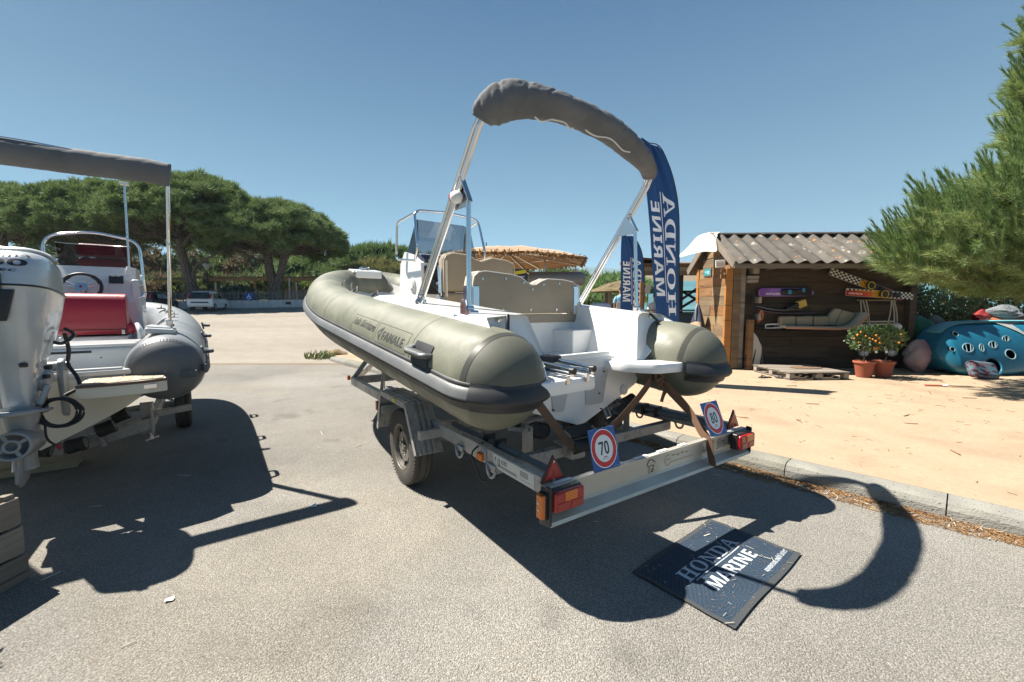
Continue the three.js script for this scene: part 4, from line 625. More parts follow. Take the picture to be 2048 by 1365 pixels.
{
  const X = B3, sheer = s => 1.0 + 0.05 * (s - 0.4) + 0.03 * Math.pow(Math.max(0, s - 2.6), 1.7);
  const P = fullAxis({ off: 0.74, s0: 0.42, sc: 2.4, len: 5.0, sheer }), N = P.length, rad = f => lerp(0.272, 0.235, Math.pow(1 - Math.abs(2 * f - 1), 1.3));
  const tube = part('tube', tubeSkin(P, rad, 0.2, 48).g, M_greytube, boat2);
  for (const i of [N - 2, N - 8, N - 14, N - 30, N - 50, 1, 8]) part('seam', seamRing(P, rad, i, 0.004), mat({ color: C(0.07, 0.075, 0.08), roughness: 0.6 }), tube);
  part('rubbing_strake', belt(P, rad, [[-0.01, 0.05], [0.018, 0.045], [0.03, 0.0], [0.018, -0.045], [-0.01, -0.05]], { endLen: 0.2, wrap: 0.5, down: -0.02 }), M_greytube_dark, boat2);
  { // flat dark end face with a stitched edge
    const f = frames(P)[N - 1], pt = (a, b, l) => f.p.clone().addScaledVector(f.t, (0.2 + l) * Math.cos(a)).addScaledVector(f.n, (0.272 + l) * Math.pow(Math.sin(a), 0.9) * Math.cos(b)).addScaledVector(f.b, (0.272 + l) * Math.pow(Math.sin(a), 0.9) * Math.sin(b));
    const rows = [], er = []; for (let i = 0; i <= 40; i++) { const b = i / 40 * 2 * PI; rows.push(Array.from({ length: 10 }, (_, j) => pt(0.02 + 1.0 * j / 9, b, 0.002))); er.push([pt(1.02, b, 0.003), pt(1.16, b, 0.0035)]); }
    part('end_patch', grid(rows), M_greytube_dark, boat2); const stitch = tex(64, (u, v) => (u * 8 % 1) > 0.6 ? 0.6 : 1, { linear: true, rep: [6, 1] });
    part('patch_edge', grid(er), mat({ color: C(0.10, 0.108, 0.115), roughness: 0.4, bumpMap: stitch, bumpScale: 0.0015 }), boat2);
    const band = []; for (let i = 0; i <= 20; i++) { const b = -0.05 - i / 20 * 0.0; band.push(i); }
    part('strake_end', [box(0.03, 0.07, 0.17, 0.99, 0.99, -0.36, { b: 0.01, ry: 0.2 }), box(0.2, 0.06, 0.02, 0.86, 0.96, -0.225, { b: 0.008, ry: -0.45 })], M_greytube_dark, boat2);
  }
  for (const [s, u] of [[0.72, 1.10], [2.05, 1.17], [3.3, 1.25]]) { const p = u => 0.74 + Math.sqrt(0.27 * 0.27 - 0.06 * 0.06); part('grab_handle', pipe(rounded([X(p() - 0.02, u + 0.01, s + 0.09), X(p() + 0.055, u, s + 0.075), X(p() + 0.06, u, s - 0.075), X(p() - 0.02, u + 0.005, s - 0.09)], 0.04), 0.017), M_greytube_dark, boat2); part('handle_pad', box(0.02, 0.1, 0.22, p() - 0.012, u, -s, { b: 0.01, rz: 0.2 }), M_greytube_dark, boat2); }
  for (const [s, t] of [[2.75, 0.7], [3.2, 0.68], [3.65, 0.6], [4.0, 0.5]]) part('strap_pad', [box(0.1, 0.018, 0.1, t, sheer(s) + 0.262, -s, { b: 0.01 }), pipe(curve([X(t, sheer(s) + 0.268, s - 0.05), X(t, sheer(s) + 0.30, s), X(t, sheer(s) + 0.268, s + 0.05)], 8), 0.008)], M_greytube_dark, boat2);
  // hull and transom
  const sec = s => { const k = clamp((s - 0.3) / 4.6), hw = 0.56 * Math.sqrt(Math.max(0, 1 - Math.pow(k, 3.2))), ku = 0.46 + 0.75 * Math.pow(k, 3.2), cu = 0.78 + 0.03 * (s - 0.3) + 0.4 * Math.pow(k, 2.4); return { s, hw, ku: Math.min(ku, cu), cu }; };
  const rows = []; for (let i = 0; i <= 30; i++) { const q = sec(0.3 + 4.6 * i / 30), r = [X(-q.hw, q.cu + 0.18, q.s)]; for (let j = 0; j <= 8; j++) r.push(X(-q.hw * (1 - j / 8), lerp(q.cu, q.ku, Math.pow(j / 8, 0.85)), q.s)); for (let j = 7; j >= 0; j--) r.push(X(q.hw * (1 - j / 8), lerp(q.cu, q.ku, Math.pow(j / 8, 0.85)), q.s)); r.push(X(q.hw, q.cu + 0.18, q.s)); rows.push(r); }
  part('hull', [toCreasedNormals(grid(rows), 0.35), poly([[...rows[0].slice(0, -1), rows[0][rows[0].length - 1]]])], M_bone, boat2);
  part('transom_top', [box(1.2, 0.05, 0.14, 0, 1.0, -0.36, { b: 0.02 }), box(0.95, 0.24, 0.05, 0, 0.92, -0.33, { b: 0.01 })], M_greygel, boat2);
  // teak faced stern platform, planks laid fore and aft
  for (const sd of [1, -1]) {
    const out = [[0.26, 0.34], [0.27, -0.06], [0.45, -0.07], [0.62, -0.05], [0.76, 0.02], [0.74, 0.2], [0.66, 0.30], [0.5, 0.34]].map(([t, s]) => [sd * t, s]);
    const g = extr(shape(sd > 0 ? out : out.slice().reverse()), 0.1, { b: 0.012 }); g.rotateX(-PI / 2); g.translate(0, 0.862, 0);
    const pl = part('stern_platform', g, M_bone, boat2);
    const teak = [mat({ map: woodMap([0.30, 0.235, 0.16], [0.44, 0.36, 0.26], 88, [1, 1]), roughness: 0.75 }), mat({ map: woodMap([0.26, 0.205, 0.14], [0.40, 0.32, 0.23], 89, [1, 1]), roughness: 0.75 })];
    for (let k = 0; k < 7; k++) { const a = 0.29 + k * 0.064, b = a + 0.061, f = t => t < 0.45 ? -0.05 : lerp(-0.05, 0.03, (t - 0.45) / 0.29), e = t => t < 0.5 ? 0.32 : lerp(0.32, 0.17, (t - 0.5) / 0.24); const A = [X(sd * a, 0, f(a)), X(sd * b, 0, f(b)), X(sd * b, 0, e(b)), X(sd * a, 0, e(a))]; const lo = A.map(p => p.clone().setY(0.961)), hi = A.map(p => p.clone().setY(0.969)); part('plank', prism(lo, hi), teak[k % 2], pl); }
    part('platform_edge', sweep(out.slice(1, 5).map(([t, s]) => X(t * 1.004, 0.955, s - 0.006)), [[0.004, 0.01], [-0.004, 0.01], [-0.004, -0.01], [0.004, -0.01]]), mat({ color: C(0.12, 0.07, 0.05), roughness: 0.6 }), pl);
    part('name_plate', box(0.085, 0.034, 0.006, sd * 0.66, 0.915, 0.036, { b: 0.012, ry: sd * 0.2 }), M_chrome, pl);
  }
  // floor, aft bench, seat, console
  part('deck', box(1.05, 0.03, 3.6, 0, 0.9, -2.3), M_greygel, boat2);
  const bench = part('aft_bench', [box(1.02, 0.3, 0.62, -0.02, 1.0, -1.35, { b: 0.03 }), box(1.0, 0.03, 0.6, -0.02, 1.165, -1.35, { b: 0.012 })], M_greygel, boat2);
  part('bench_slot', box(0.62, 0.02, 0.01, -0.12, 1.115, -1.042), M_black, bench); for (const [t, u] of [[0.05, 1.06], [0.25, 1.06], [0.05, 0.96], [0.25, 0.96]]) part('bench_screw', disc(X(t, u, 1.036), V(0, 0, 1), 0.006, 0.008), M_black, bench);
  const seat = part('helm_seat', box(0.54, 0.30, 0.42, 0.05, 1.05, -2.3, { b: 0.02 }), M_greygel, boat2);
  { const pr = [[2.02, 1.22], [2.0, 1.32], [1.99, 1.5], [2.02, 1.6], [2.08, 1.655], [2.16, 1.66], [2.2, 1.6], [2.2, 1.3], [2.6, 1.3], [2.62, 1.26], [2.6, 1.22]]; const g = prism(pr.map(([s, u]) => X(-0.2, u, s)), pr.map(([s, u]) => X(0.32, u, s)).map(p => p)); part('seat_back', [sweep([X(-0.205, 0, 0), X(0.325, 0, 0)], rounded(pr.concat([pr[0], pr[1]]).map(p => V(p[0], p[1], 0)), 0.05, 4).slice(1, -1).map(p => [p.x, p.y]), { up: V(0, 1, 0) })].map(g => g), M_redvinyl, seat); part('seat_seam', box(0.53, 0.006, 0.006, 0.06, 1.27, -1.998), M_black, seat); part('seat_side_edge', box(0.012, 0.34, 0.16, 0.325, 1.45, -2.1, { b: 0.005 }), M_redvinyl, seat); }
  part('seat_latch', [box(0.03, 0.05, 0.03, 0.3, 1.245, -1.99, { b: 0.006 })], M_chrome, seat);
  { const b = new THREE.SphereGeometry(0.055, 18, 12); b.scale(0.8, 1.1, 0.8); b.translate(0.37, 1.28, -2.0); part('red_fender', b, M_redvinyl, seat); }
  part('white_cloth', sweep(curve([X(0.43, 1.3, 1.9), X(0.46, 1.22, 1.8), X(0.44, 1.08, 1.85), X(0.47, 0.98, 1.8)], 12), [[0.07, 0.02], [0.02, 0.035], [-0.06, 0.01], [-0.05, -0.025], [0.03, -0.02]], { up: V(1, 0, 0) }), M_gel_matt, boat2);
  const con = part('console', prism([[2.6, 0.92], [2.6, 1.58], [2.68, 1.84], [2.78, 1.99], [3.2, 1.99], [3.25, 0.92]].map(([s, u]) => X(-0.33, u, s)), [[2.6, 0.92], [2.6, 1.58], [2.68, 1.84], [2.78, 1.99], [3.2, 1.99], [3.25, 0.92]].map(([s, u]) => X(0.36, u, s))), M_greygel, boat2);
  part('console_side', box(0.09, 0.95, 0.5, 0.365, 1.37, -2.86, { b: 0.03 }), M_greygel, con);
  part('dash', [box(0.4, 0.22, 0.02, -0.08, 1.70, -2.628, { b: 0.01, rx: -0.3 })], M_greygel, con);
  const sw = part('switch_panel', box(0.13, 0.1, 0.016, 0.19, 1.84, -2.668, { b: 0.008, rx: -0.32 }), mat({ color: C(0.012, 0.018, 0.03), roughness: 0.3 }), con); for (let i = 0; i < 2; i++) for (let j = 0; j < 2; j++) part('switch', box(0.035, 0.032, 0.012, 0.165 + i * 0.05, 1.82 + j * 0.042, -2.655 - j * 0.012, { b: 0.005, rx: -0.32 }), M_black, sw);
  { const hub = X(-0.08, 1.73, 2.48), q = new THREE.Quaternion().setFromAxisAngle(V(1, 0, 0), -0.35), at = (a, r) => hub.clone().add(V(Math.sin(a) * r, Math.cos(a) * r, 0).applyQuaternion(q)); const ring = new THREE.TorusGeometry(0.165, 0.017, 10, 44); ring.applyQuaternion(q).translate(hub.x, hub.y, hub.z); const w = part('steering_wheel', [ring, ...[0.9, -0.9, 2.2, -2.2].map(a => { const p = curve([at(a - 0.3, 0.165), at(a, 0.163), at(a + 0.3, 0.165)], 8); return pipe(p, 0.022); })], M_black, con); part('spoke', [0.95, -0.95, 1.35, -1.35, PI - 0.3, PI + 0.3].map(a => rod(at(a, 0.04), at(a, 0.155), 0.008)), M_chrome, w); part('wheel_hub', [disc(hub, V(0, 0.35, 1), 0.055, 0.03), disc(hub.clone().add(V(0, 0.008, 0.02)), V(0, 0.35, 1), 0.042, 0.02), rod(hub, hub.clone().add(V(0, -0.05, -0.18)), 0.025)], M_steel, w); part('logo_disc', disc(hub.clone().add(V(0, 0.012, 0.032)), V(0, 0.35, 1), 0.013, 0.004), M_redvinyl, w); }
  { const rows = []; for (let j = 0; j <= 20; j++) { const a = lerp(-1, 1, j / 20), t = 0.01 + a * 0.32, s = 3.0 - 0.16 * a * a * a * a; rows.push([X(t, 1.98, s + 0.02), X(t * 0.99, 2.1, s - 0.03), X(t * 0.98, 2.255 - 0.012 * a * a, s - 0.1)]); } part('windscreen', grid(rows), M_tint_dark, con); part('screen_edge', pipe(rows.map(r => r[2]), 0.005, 6), M_steel, con); part('screen_base', sweep(rows.map(r => r[0].clone().add(V(0, 0.012, 0))), [[0.006, 0.02], [-0.006, 0.02], [-0.006, -0.02], [0.006, -0.02]]), M_black, con); }
  part('guard_rail', [pipe(rounded([X(-0.37, 1.2, 2.62), X(-0.38, 2.0, 2.62), X(-0.37, 2.3, 2.64), X(0.02, 2.375, 2.64), X(0.42, 2.3, 2.64), X(0.435, 2.0, 2.62), X(0.45, 1.66, 2.62), X(0.38, 1.62, 2.62)], 0.13, 10), 0.016), rod(X(0.37, 1.78, 2.62), X(0.44, 1.78, 2.62), 0.009)], M_chrome, con);
  for (const u of [1.86, 1.66]) part('throttle', [disc(X(0.425, u, 2.7), V(1, 0, 0), 0.045, 0.04)], M_gel_matt, con);
  part('bow_lounge', [box(0.6, 0.35, 0.5, 0, 1.1, -3.5, { b: 0.03 }), box(0.62, 0.3, 0.08, 0.02, 1.5, -3.3, { b: 0.03, rx: -0.2 })], M_redvinyl, boat2);
  // second red seat that shows through the dark windscreen
  part('bow_backrest', [box(0.5, 0.16, 0.1, 0.01, 2.24, -3.45, { b: 0.03 }), box(0.46, 0.1, 0.1, -0.02, 2.09, -3.45, { b: 0.03 }), box(0.08, 1.1, 0.06, -0.1, 1.5, -3.47)], M_redvinyl, boat2);
  const mast = part('light_mast', rod(X(0.325, 1.93, 2.55), X(0.335, 2.93, 2.55), 0.0115), M_steel, boat2); part('mast_lamp', box(0.085, 0.035, 0.06, 0.335, 2.945, -2.55, { b: 0.01 }), M_greygel, mast); part('mast_foot', [disc(X(0.325, 1.92, 2.55), V(0, 1, 0), 0.04, 0.05), disc(X(0.325, 1.96, 2.55), V(0.3, 1, 0), 0.03, 0.05)], M_gel_matt, mast);
  // pads on the stern tubes, canopy poles and canvas
  for (const sd of [1, -1]) { part('tube_pad', [box(0.20, 0.05, 0.42, sd * 0.7, 1.305, -0.72, { b: 0.02, rz: -sd * 0.1 }), box(0.17, 0.02, 0.36, sd * 0.69, 1.335, -0.72, { b: 0.01, rz: -sd * 0.1 })], M_greygel, boat2); part('pole_foot', [disc(X(sd * 0.76, 1.35, 0.68), V(0, 1, 0), 0.04, 0.02), box(0.05, 0.05, 0.03, sd * 0.76, 1.37, -0.74, { b: 0.006 })], M_chrome, boat2); }
  const arch = (ds, dw = 0) => { const q = [[-0.76 - dw, 1.36, 0.8], [-0.81 - dw, 2.6, 0.62], [-0.8, 2.72, 0.6], [-0.7, 2.74, 0.6], [0, 2.74, 0.6], [0.7, 2.70, 0.6], [0.8, 2.68, 0.6], [0.815 + dw, 2.6, 0.62], [0.76 + dw, 1.36, 0.8]]; return rounded(q.map(([t, u, s]) => X(t, u, s + ds)), 0.08); };
  const fr = part('canopy_frame', [pipe(arch(0), 0.0125), pipe(arch(0.035), 0.0125), pipe(arch(-0.035), 0.0125)], M_chrome, boat2);
  part('pole_clamp', box(0.03, 0.05, 0.1, 0.79, 2.08, -0.7, { b: 0.006 }), M_steel, fr);
  { const p = []; for (let i = 0; i <= 70; i++) { const t = lerp(-0.86, 0.835, i / 70); p.push(X(t, 2.665 - 0.012 * Math.cos(t * 2) + (t > 0.7 ? -0.02 * (t - 0.7) / 0.13 : 0), 0.6)); } part('canopy_roll', canopyRoll(p, t => [0.098, 0.085, 0.0], V(0, 0, 1), 0.07, 95), M_grey_canvas, fr); }
}
// ---------- the outboard engine on the grey boat ----------
const outboard = thing('outboard_engine', 'silver 100 horsepower outboard engine hanging on the stern of the grey boat', 'engine', B2POS, B2TURN);
{
  { const qx = new THREE.Quaternion().setFromAxisAngle(V(1, 0, 0), -0.12), qy = new THREE.Quaternion().setFromAxisAngle(V(0, 1, 0), B2TURN * R), pv = B3(0, 1.2, 0.15); outboard.quaternion.copy(qy.clone().multiply(qx)); outboard.position.add(pv.clone().sub(pv.clone().applyQuaternion(qx)).applyQuaternion(qy)); } // trimmed out a little
  const X = B3, c0 = 0.02; // cowl sections: height, half width, aft, forward
  const S = [[0.80, 0.07, -0.13, 0.06], [0.92, 0.08, -0.16, 0.08], [1.05, 0.098, -0.20, 0.10], [1.2, 0.135, -0.26, 0.14], [1.32, 0.165, -0.305, 0.2], [1.45, 0.185, -0.34, 0.26], [1.575, 0.198, -0.37, 0.3], [1.6, 0.2, -0.372, 0.3], [1.66, 0.198, -0.366, 0.3], [1.72, 0.194, -0.352, 0.29], [1.77, 0.186, -0.325, 0.27], [1.81, 0.168, -0.275, 0.24], [1.835, 0.13, -0.19, 0.2], [1.848, 0.06, -0.06, 0.12]];
  const ringAt = ([u, hw, a, f]) => Array.from({ length: 41 }, (_, j) => { const q = j / 40 * 2 * PI, e = 0.62, cx = Math.sign(Math.cos(q)) * Math.pow(Math.abs(Math.cos(q)), e), cz = Math.sign(Math.sin(q)) * Math.pow(Math.abs(Math.sin(q)), e); return X(c0 + hw * cx, u, (a + f) / 2 + (f - a) / 2 * cz); });
  const interp = (u0, u1, n) => Array.from({ length: n + 1 }, (_, i) => { const u = lerp(u0, u1, i / n); let k = 0; while (k < S.length - 2 && S[k + 1][0] < u) k++; const f = (u - S[k][0]) / (S[k + 1][0] - S[k][0]); return S[k].map((v, j) => j ? lerp(v, S[k + 1][j], f) : u); });
  const low = interp(0.8, 1.585, 22).map(ringAt), up = interp(1.592, 1.848, 22).map(ringAt);
  part('lower_cowl', grid(low, { closed: true }), M_silver, outboard);
  const cap = part('upper_cowl', [grid(up, { closed: true }), poly([up[up.length - 1].slice(0, -1)])], M_silver, outboard);
  part('cowl_seal', pipe(ringAt([1.588, 0.2015, -0.374, 0.302]).map((p, j) => p), 0.0065, 6), M_black, cap);
  part('air_intake', [sweep(rounded([X(c0 - 0.12, 1.82, 0.03), X(c0 - 0.08, 1.868, 0.0), X(c0 + 0.08, 1.868, 0.0), X(c0 + 0.125, 1.815, 0.05)], 0.05), [[0.04, 0.012], [-0.07, 0.016], [-0.08, -0.01], [0.04, -0.016]])], M_silver, cap);
  part('intake_slot', box(0.16, 0.025, 0.05, c0, 1.835, 0.03, { b: 0.012 }), M_black, cap);
  // maker's lettering on the after slope of the cowl
  { const m = canvasTex(512, 512, (c, w, h) => { c.clearRect(0, 0, w, h); c.fillStyle = '#23282d'; c.textAlign = 'center'; c.font = 'bold 84px serif'; c.save(); c.translate(w / 2, 130); c.scale(1.15, 0.8); c.fillText('HONDA', 0, 0); c.restore(); c.font = 'bold 190px sans-serif'; c.save(); c.translate(w / 2 - 10, 330); c.scale(1.2, 0.95); c.fillText('100', 0, 0); c.restore(); c.font = 'bold 78px sans-serif'; c.save(); c.translate(w / 2 + 10, 440); c.transform(1.15, 0, -0.15, 0.8, 0, 0); c.fillText('VTEC', 0, 0); c.restore(); });
    const rows = []; for (let i = 0; i <= 14; i++) { const u = lerp(1.645, 1.818, i / 14); const q = interp(u, u, 1)[0], r = []; for (let j = 0; j <= 14; j++) { const t = lerp(-0.182, 0.182, j / 14); const hw = q[1], x = clamp(Math.abs(t) / hw, 0, 0.97), e = 0.62, cz = Math.pow(Math.max(0, 1 - Math.pow(x, 2 / e)), e / 2); r.push(X(c0 + t, u + 0.0025, (q[2] + q[3]) / 2 - (q[3] - q[2]) / 2 * cz - 0.003)); } rows.push(r); }
    part('lettering', grid(rows, { uv: (a, b) => [b, a] }), decal(m), cap); }
  const lt = part('latch_plate', [extr(shape([[c0 - 0.075, 1.58], [c0 + 0.075, 1.58], [c0 + 0.032, 1.39], [c0 - 0.032, 1.39]]), 0.03, { b: 0.008 })].map(g => { g.rotateX(0.12); return g.translate(0, -0.04 + 0.03, 0.335 - 0.16); }), M_black, outboard); part('latch', [box(0.045, 0.12, 0.04, c0, 1.6, 0.385, { b: 0.01 })], mat({ color: C(0.03, 0.03, 0.033), roughness: 0.35 }), outboard);
  for (const u of [1.5, 1.46, 1.4]) part('latch_bolt', disc(X(c0, u, -0.365 + (1.5 - u) * 0.25), V(0, 0, 1), 0.009, 0.03), M_black, outboard);
  // mid leg, cavitation plate, gearcase, propeller
  const leg = [[0.83, 0.09, -0.16, 0.06], [0.74, 0.08, -0.14, 0.05], [0.62, 0.06, -0.12, 0.06], [0.5, 0.05, -0.1, 0.05], [0.42, 0.055, -0.1, 0.06]];
  part('leg', grid(leg.map(ringAt), { closed: true }), M_silver_dull, outboard);
  part('cavitation_plate', [extr(roundShape([[c0 - 0.13, 0.06], [c0 - 0.14, -0.12], [c0 - 0.07, -0.38], [c0 + 0.07, -0.38], [c0 + 0.14, -0.12], [c0 + 0.13, 0.06]], 0.05), 0.022, { b: 0.008 }).rotateX(-PI / 2).translate(0, 0.79, 0)], M_silver_dull, outboard);
  const gc = lathe([[0.002, -0.34], [0.05, -0.3], [0.08, -0.2], [0.092, -0.02], [0.092, 0.12], [0.086, 0.145], [0.07, 0.146], [0.066, 0.08], [0.001, 0.06]], 28); gc.rotateX(PI / 2); gc.translate(c0, 0.6, 0.1);
  part('gearcase', gc, M_silver_dull, outboard);
  const hub = []; for (const r of [0.082, 0.034]) { const t = new THREE.TorusGeometry(r, 0.009, 8, 28); t.translate(c0, 0.6, 0.255); hub.push(t); } for (let k = 0; k < 4; k++) hub.push(bar(V(c0 + 0.03 * Math.cos(k * PI / 2 + 0.5), 0.6 + 0.03 * Math.sin(k * PI / 2 + 0.5), 0.25), V(c0 + 0.082 * Math.cos(k * PI / 2 + 0.5), 0.6 + 0.082 * Math.sin(k * PI / 2 + 0.5), 0.25), 0.012, 0.02)); part('propeller_hub', hub, M_silver_dull, outboard);
  part('skeg', [extr(shape([[0.18, 0.53], [-0.06, 0.53], [-0.02, 0.36], [0.12, 0.32], [0.2, 0.36]]), 0.016, { b: 0.004 }).rotateY(-PI / 2).translate(c0 + 0.008, 0, 0)], M_silver_dull, outboard);
  // swivel bracket, tilt cylinders, clamp brackets on the transom
  part('swivel_bracket', [box(0.1, 0.42, 0.12, c0, 0.92, -0.13, { b: 0.03 }), rod(X(c0 - 0.17, 1.09, 0.2), X(c0 + 0.18, 1.09, 0.2), 0.035), box(0.05, 0.09, 0.2, c0 + 0.1, 1.0, -0.02, { b: 0.02, rx: 0.4 })], M_silver_dull, outboard);
  for (const d of [-0.15, 0.145]) { const o = [[0.28, 0.72], [0.22, 0.74], [0.17, 0.9], [0.14, 1.02], [0.15, 1.12], [0.2, 1.15], [0.27, 1.13], [0.29, 1.0]]; part('clamp_bracket', extr(roundShape(o.map(([s, u]) => [s, u]), 0.02), 0.035, { b: 0.008 }).rotateY(PI / 2).translate(c0 + d - 0.017, 0, 0), M_silver_dull, outboard); part('bracket_bolt', disc(X(c0 + d + 0.02 * Math.sign(d), 1.09, 0.2), V(1, 0, 0), 0.035, 0.03), M_silver_dull, outboard); }
  part('tilt_cylinder', [rod(X(c0 + 0.07, 0.78, 0.08), X(c0 + 0.04, 1.06, 0.16), 0.028), rod(X(c0 - 0.07, 0.78, 0.08), X(c0 - 0.04, 1.06, 0.16), 0.028)], M_black, outboard);
  part('anode', box(0.03, 0.14, 0.05, c0 + 0.115, 0.9, 0.1, { b: 0.012, rx: -0.2, rz: -0.3 }), M_silver_dull, outboard);
  for (const [t, u, s] of [[0.14, 1.08, -0.1], [0.13, 1.02, -0.1], [0.06, 1.1, -0.225]]) part('grommet', disc(X(c0 + t, u, s), V(1, 0, 0.4), 0.015, 0.03), M_black, outboard);
  part('wiring_loom', [pipe(curve([X(c0 + 0.2, 1.35, 0.05), X(c0 + 0.25, 1.3, 0.0), X(c0 + 0.2, 1.24, -0.05), X(c0 + 0.16, 1.25, -0.06)], 18), 0.011)], M_black, outboard);
  part('wiring_loom', [pipe(curve([X(c0 + 0.19, 1.32, 0.08), X(c0 + 0.2, 1.2, 0.12), X(c0 + 0.19, 1.1, 0.14), X(c0 + 0.24, 1.0, 0.1), X(c0 + 0.25, 0.93, 0.08), X(c0 + 0.18, 0.88, 0.06)], 26), 0.012)], M_black, outboard);
  const coil = []; for (let k = 0; k < 5; k++) { const r = 0.095 + 0.006 * Math.sin(k * 2.3), P = []; for (let i = 0; i <= 30; i++) { const a = i / 30 * 2 * PI; P.push(X(c0 + 0.17 + r * 1.05 * Math.cos(a + k) + 0.006 * k * Math.sin(a), 0.77 + r * Math.sin(a + k), -0.02 - 0.008 * k)); } coil.push(pipe(P, 0.0075, 7)); }
  coil.push(pipe(curve([X(c0 + 0.1, 0.72, -0.04), X(c0 + 0.11, 0.6, -0.05), X(c0 + 0.16, 0.54, -0.05)], 10), 0.007)); part('coiled_cable', coil, M_black, outboard); part('red_terminal', rod(X(c0 + 0.15, 0.56, -0.05), X(c0 + 0.17, 0.525, -0.05), 0.011), M_redvinyl, outboard);
}
// ---------- trailer under the grey boat, and the blocks that prop it ----------
const trailer2 = thing('boat_trailer', 'weathered galvanised trailer propped on wood under the grey boat', 'trailer', B2POS, B2TURN);
{
  const T = B3, tr = trailer2;
  for (const sd of [1, -1]) {
    part('cross_beam', bar(T(0, 0.30, 0.95), T(sd * 0.58, 0.43, 0.95), 0.08, 0.11, { b: 0.006 }), M_galv, tr);
    part('upright', [box(0.02, 0.3, 0.13, sd * 0.58, 0.47, -0.95, { b: 0.004 }), box(0.1, 0.3, 0.02, sd * 0.54, 0.47, -1.0, { b: 0.004 })], M_galv, tr);
    part('light_arm', bar(T(sd * 0.58, 0.49, 1.05), T(sd * 0.86, 0.49, 1.2), 0.05, 0.06, { b: 0.006 }), M_galv, tr);
    part('side_rail', bar(T(sd * 0.56, 0.42, 0.95), T(sd * 0.56, 0.45, 4.2), 0.06, 0.1, { b: 0.006 }), M_galv, tr);
    const w = wheel(tr, sd * 0.75, -2.55, 0.29, 0.16, 0.17, -sd);
    roller(tr, T(sd * 0.28, 0.46, 0.8), V(1, sd * 0.35, 0), 0.06, 0.12); roller(tr, T(sd * 0.36, 0.53, 0.95), V(1, sd * 0.35, 0), 0.055, 0.11); roller(tr, T(sd * 0.1, 0.36, 0.75), V(1, sd * 0.2, 0.1), 0.06, 0.12);
    part('roller_bracket', box(0.03, 0.16, 0.06, sd * 0.24, 0.37, -0.86, { b: 0.004, rz: sd * 0.2 }), M_galv, tr);
  }
  part('wing_nut', [disc(T(0.57, 0.31, 0.92), V(0, 1, 0), 0.012, 0.06), box(0.1, 0.02, 0.015, 0.57, 0.285, -0.92, { b: 0.004, rz: 0.3 })], M_steel, tr);
  part('axle_tube', rod(T(-0.8, 0.29, 2.55), T(0.8, 0.29, 2.55), 0.03), M_galv, tr);
  for (const sd of [1, -1]) part('drawbar', bar(T(sd * 0.56, 0.45, 4.2), T(0, 0.45, 5.9), 0.06, 0.1), M_galv, tr);
}
{
  const oldwood = [mat({ map: woodMap([0.15, 0.12, 0.08], [0.32, 0.27, 0.19], 91, [1, 1]), bumpMap: woodBump, bumpScale: 0.003, roughness: 0.9 }), mat({ map: woodMap([0.22, 0.18, 0.11], [0.42, 0.35, 0.23], 92, [1, 1]), bumpMap: woodBump, bumpScale: 0.003, roughness: 0.9 })];
  const b1 = solo('wood_block', box(0.60, 0.09, 0.2, -0.32, 0.046, -1.48, { b: 0.006 }), oldwood[1], 'pale lower timber of the pair propping the left trailer', 'timber'); b1.position.set(...B2POS); b1.rotation.y = B2TURN * R;
  const b2 = solo('wood_block', box(0.66, 0.115, 0.22, -0.33, 0.149, -1.42, { b: 0.006, ry: 0.05 }), oldwood[0], 'darker upper timber lying on the pale block under the left trailer', 'timber'); b2.position.set(...B2POS); b2.rotation.y = B2TURN * R;
}
// ---------- timber shed on the pavement ----------
const rbox = (lo, hi, o = {}) => box(hi[0] - lo[0], hi[1] - lo[1], hi[2] - lo[2], (lo[0] + hi[0]) / 2, (lo[1] + hi[1]) / 2, (lo[2] + hi[2]) / 2, o);
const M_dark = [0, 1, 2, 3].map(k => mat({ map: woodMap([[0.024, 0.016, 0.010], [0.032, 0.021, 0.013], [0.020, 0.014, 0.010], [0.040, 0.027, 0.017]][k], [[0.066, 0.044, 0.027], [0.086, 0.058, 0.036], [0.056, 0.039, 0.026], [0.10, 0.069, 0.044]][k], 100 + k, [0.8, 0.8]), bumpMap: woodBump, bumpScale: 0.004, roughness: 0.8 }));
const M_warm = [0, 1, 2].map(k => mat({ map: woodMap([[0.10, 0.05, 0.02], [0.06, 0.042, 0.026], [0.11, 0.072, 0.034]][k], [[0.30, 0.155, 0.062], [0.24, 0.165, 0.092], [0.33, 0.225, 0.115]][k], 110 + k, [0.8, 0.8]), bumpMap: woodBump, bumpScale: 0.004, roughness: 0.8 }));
const M_greywood = [0, 1].map(k => mat({ map: woodMap([[0.10, 0.082, 0.064], [0.14, 0.12, 0.095]][k], [[0.24, 0.205, 0.165], [0.33, 0.29, 0.24]][k], 120 + k, [0.8, 0.8]), bumpMap: woodBump, bumpScale: 0.004, roughness: 0.9 }));
const M_orange = mat({ map: woodMap([0.30, 0.115, 0.022], [0.44, 0.19, 0.045], 123, [0.8, 0.8]), roughness: 0.6 });
const shed = thing('timber_shed', 'small dark timber shed with grey corrugated roof and water skis on its wall', 'shed');
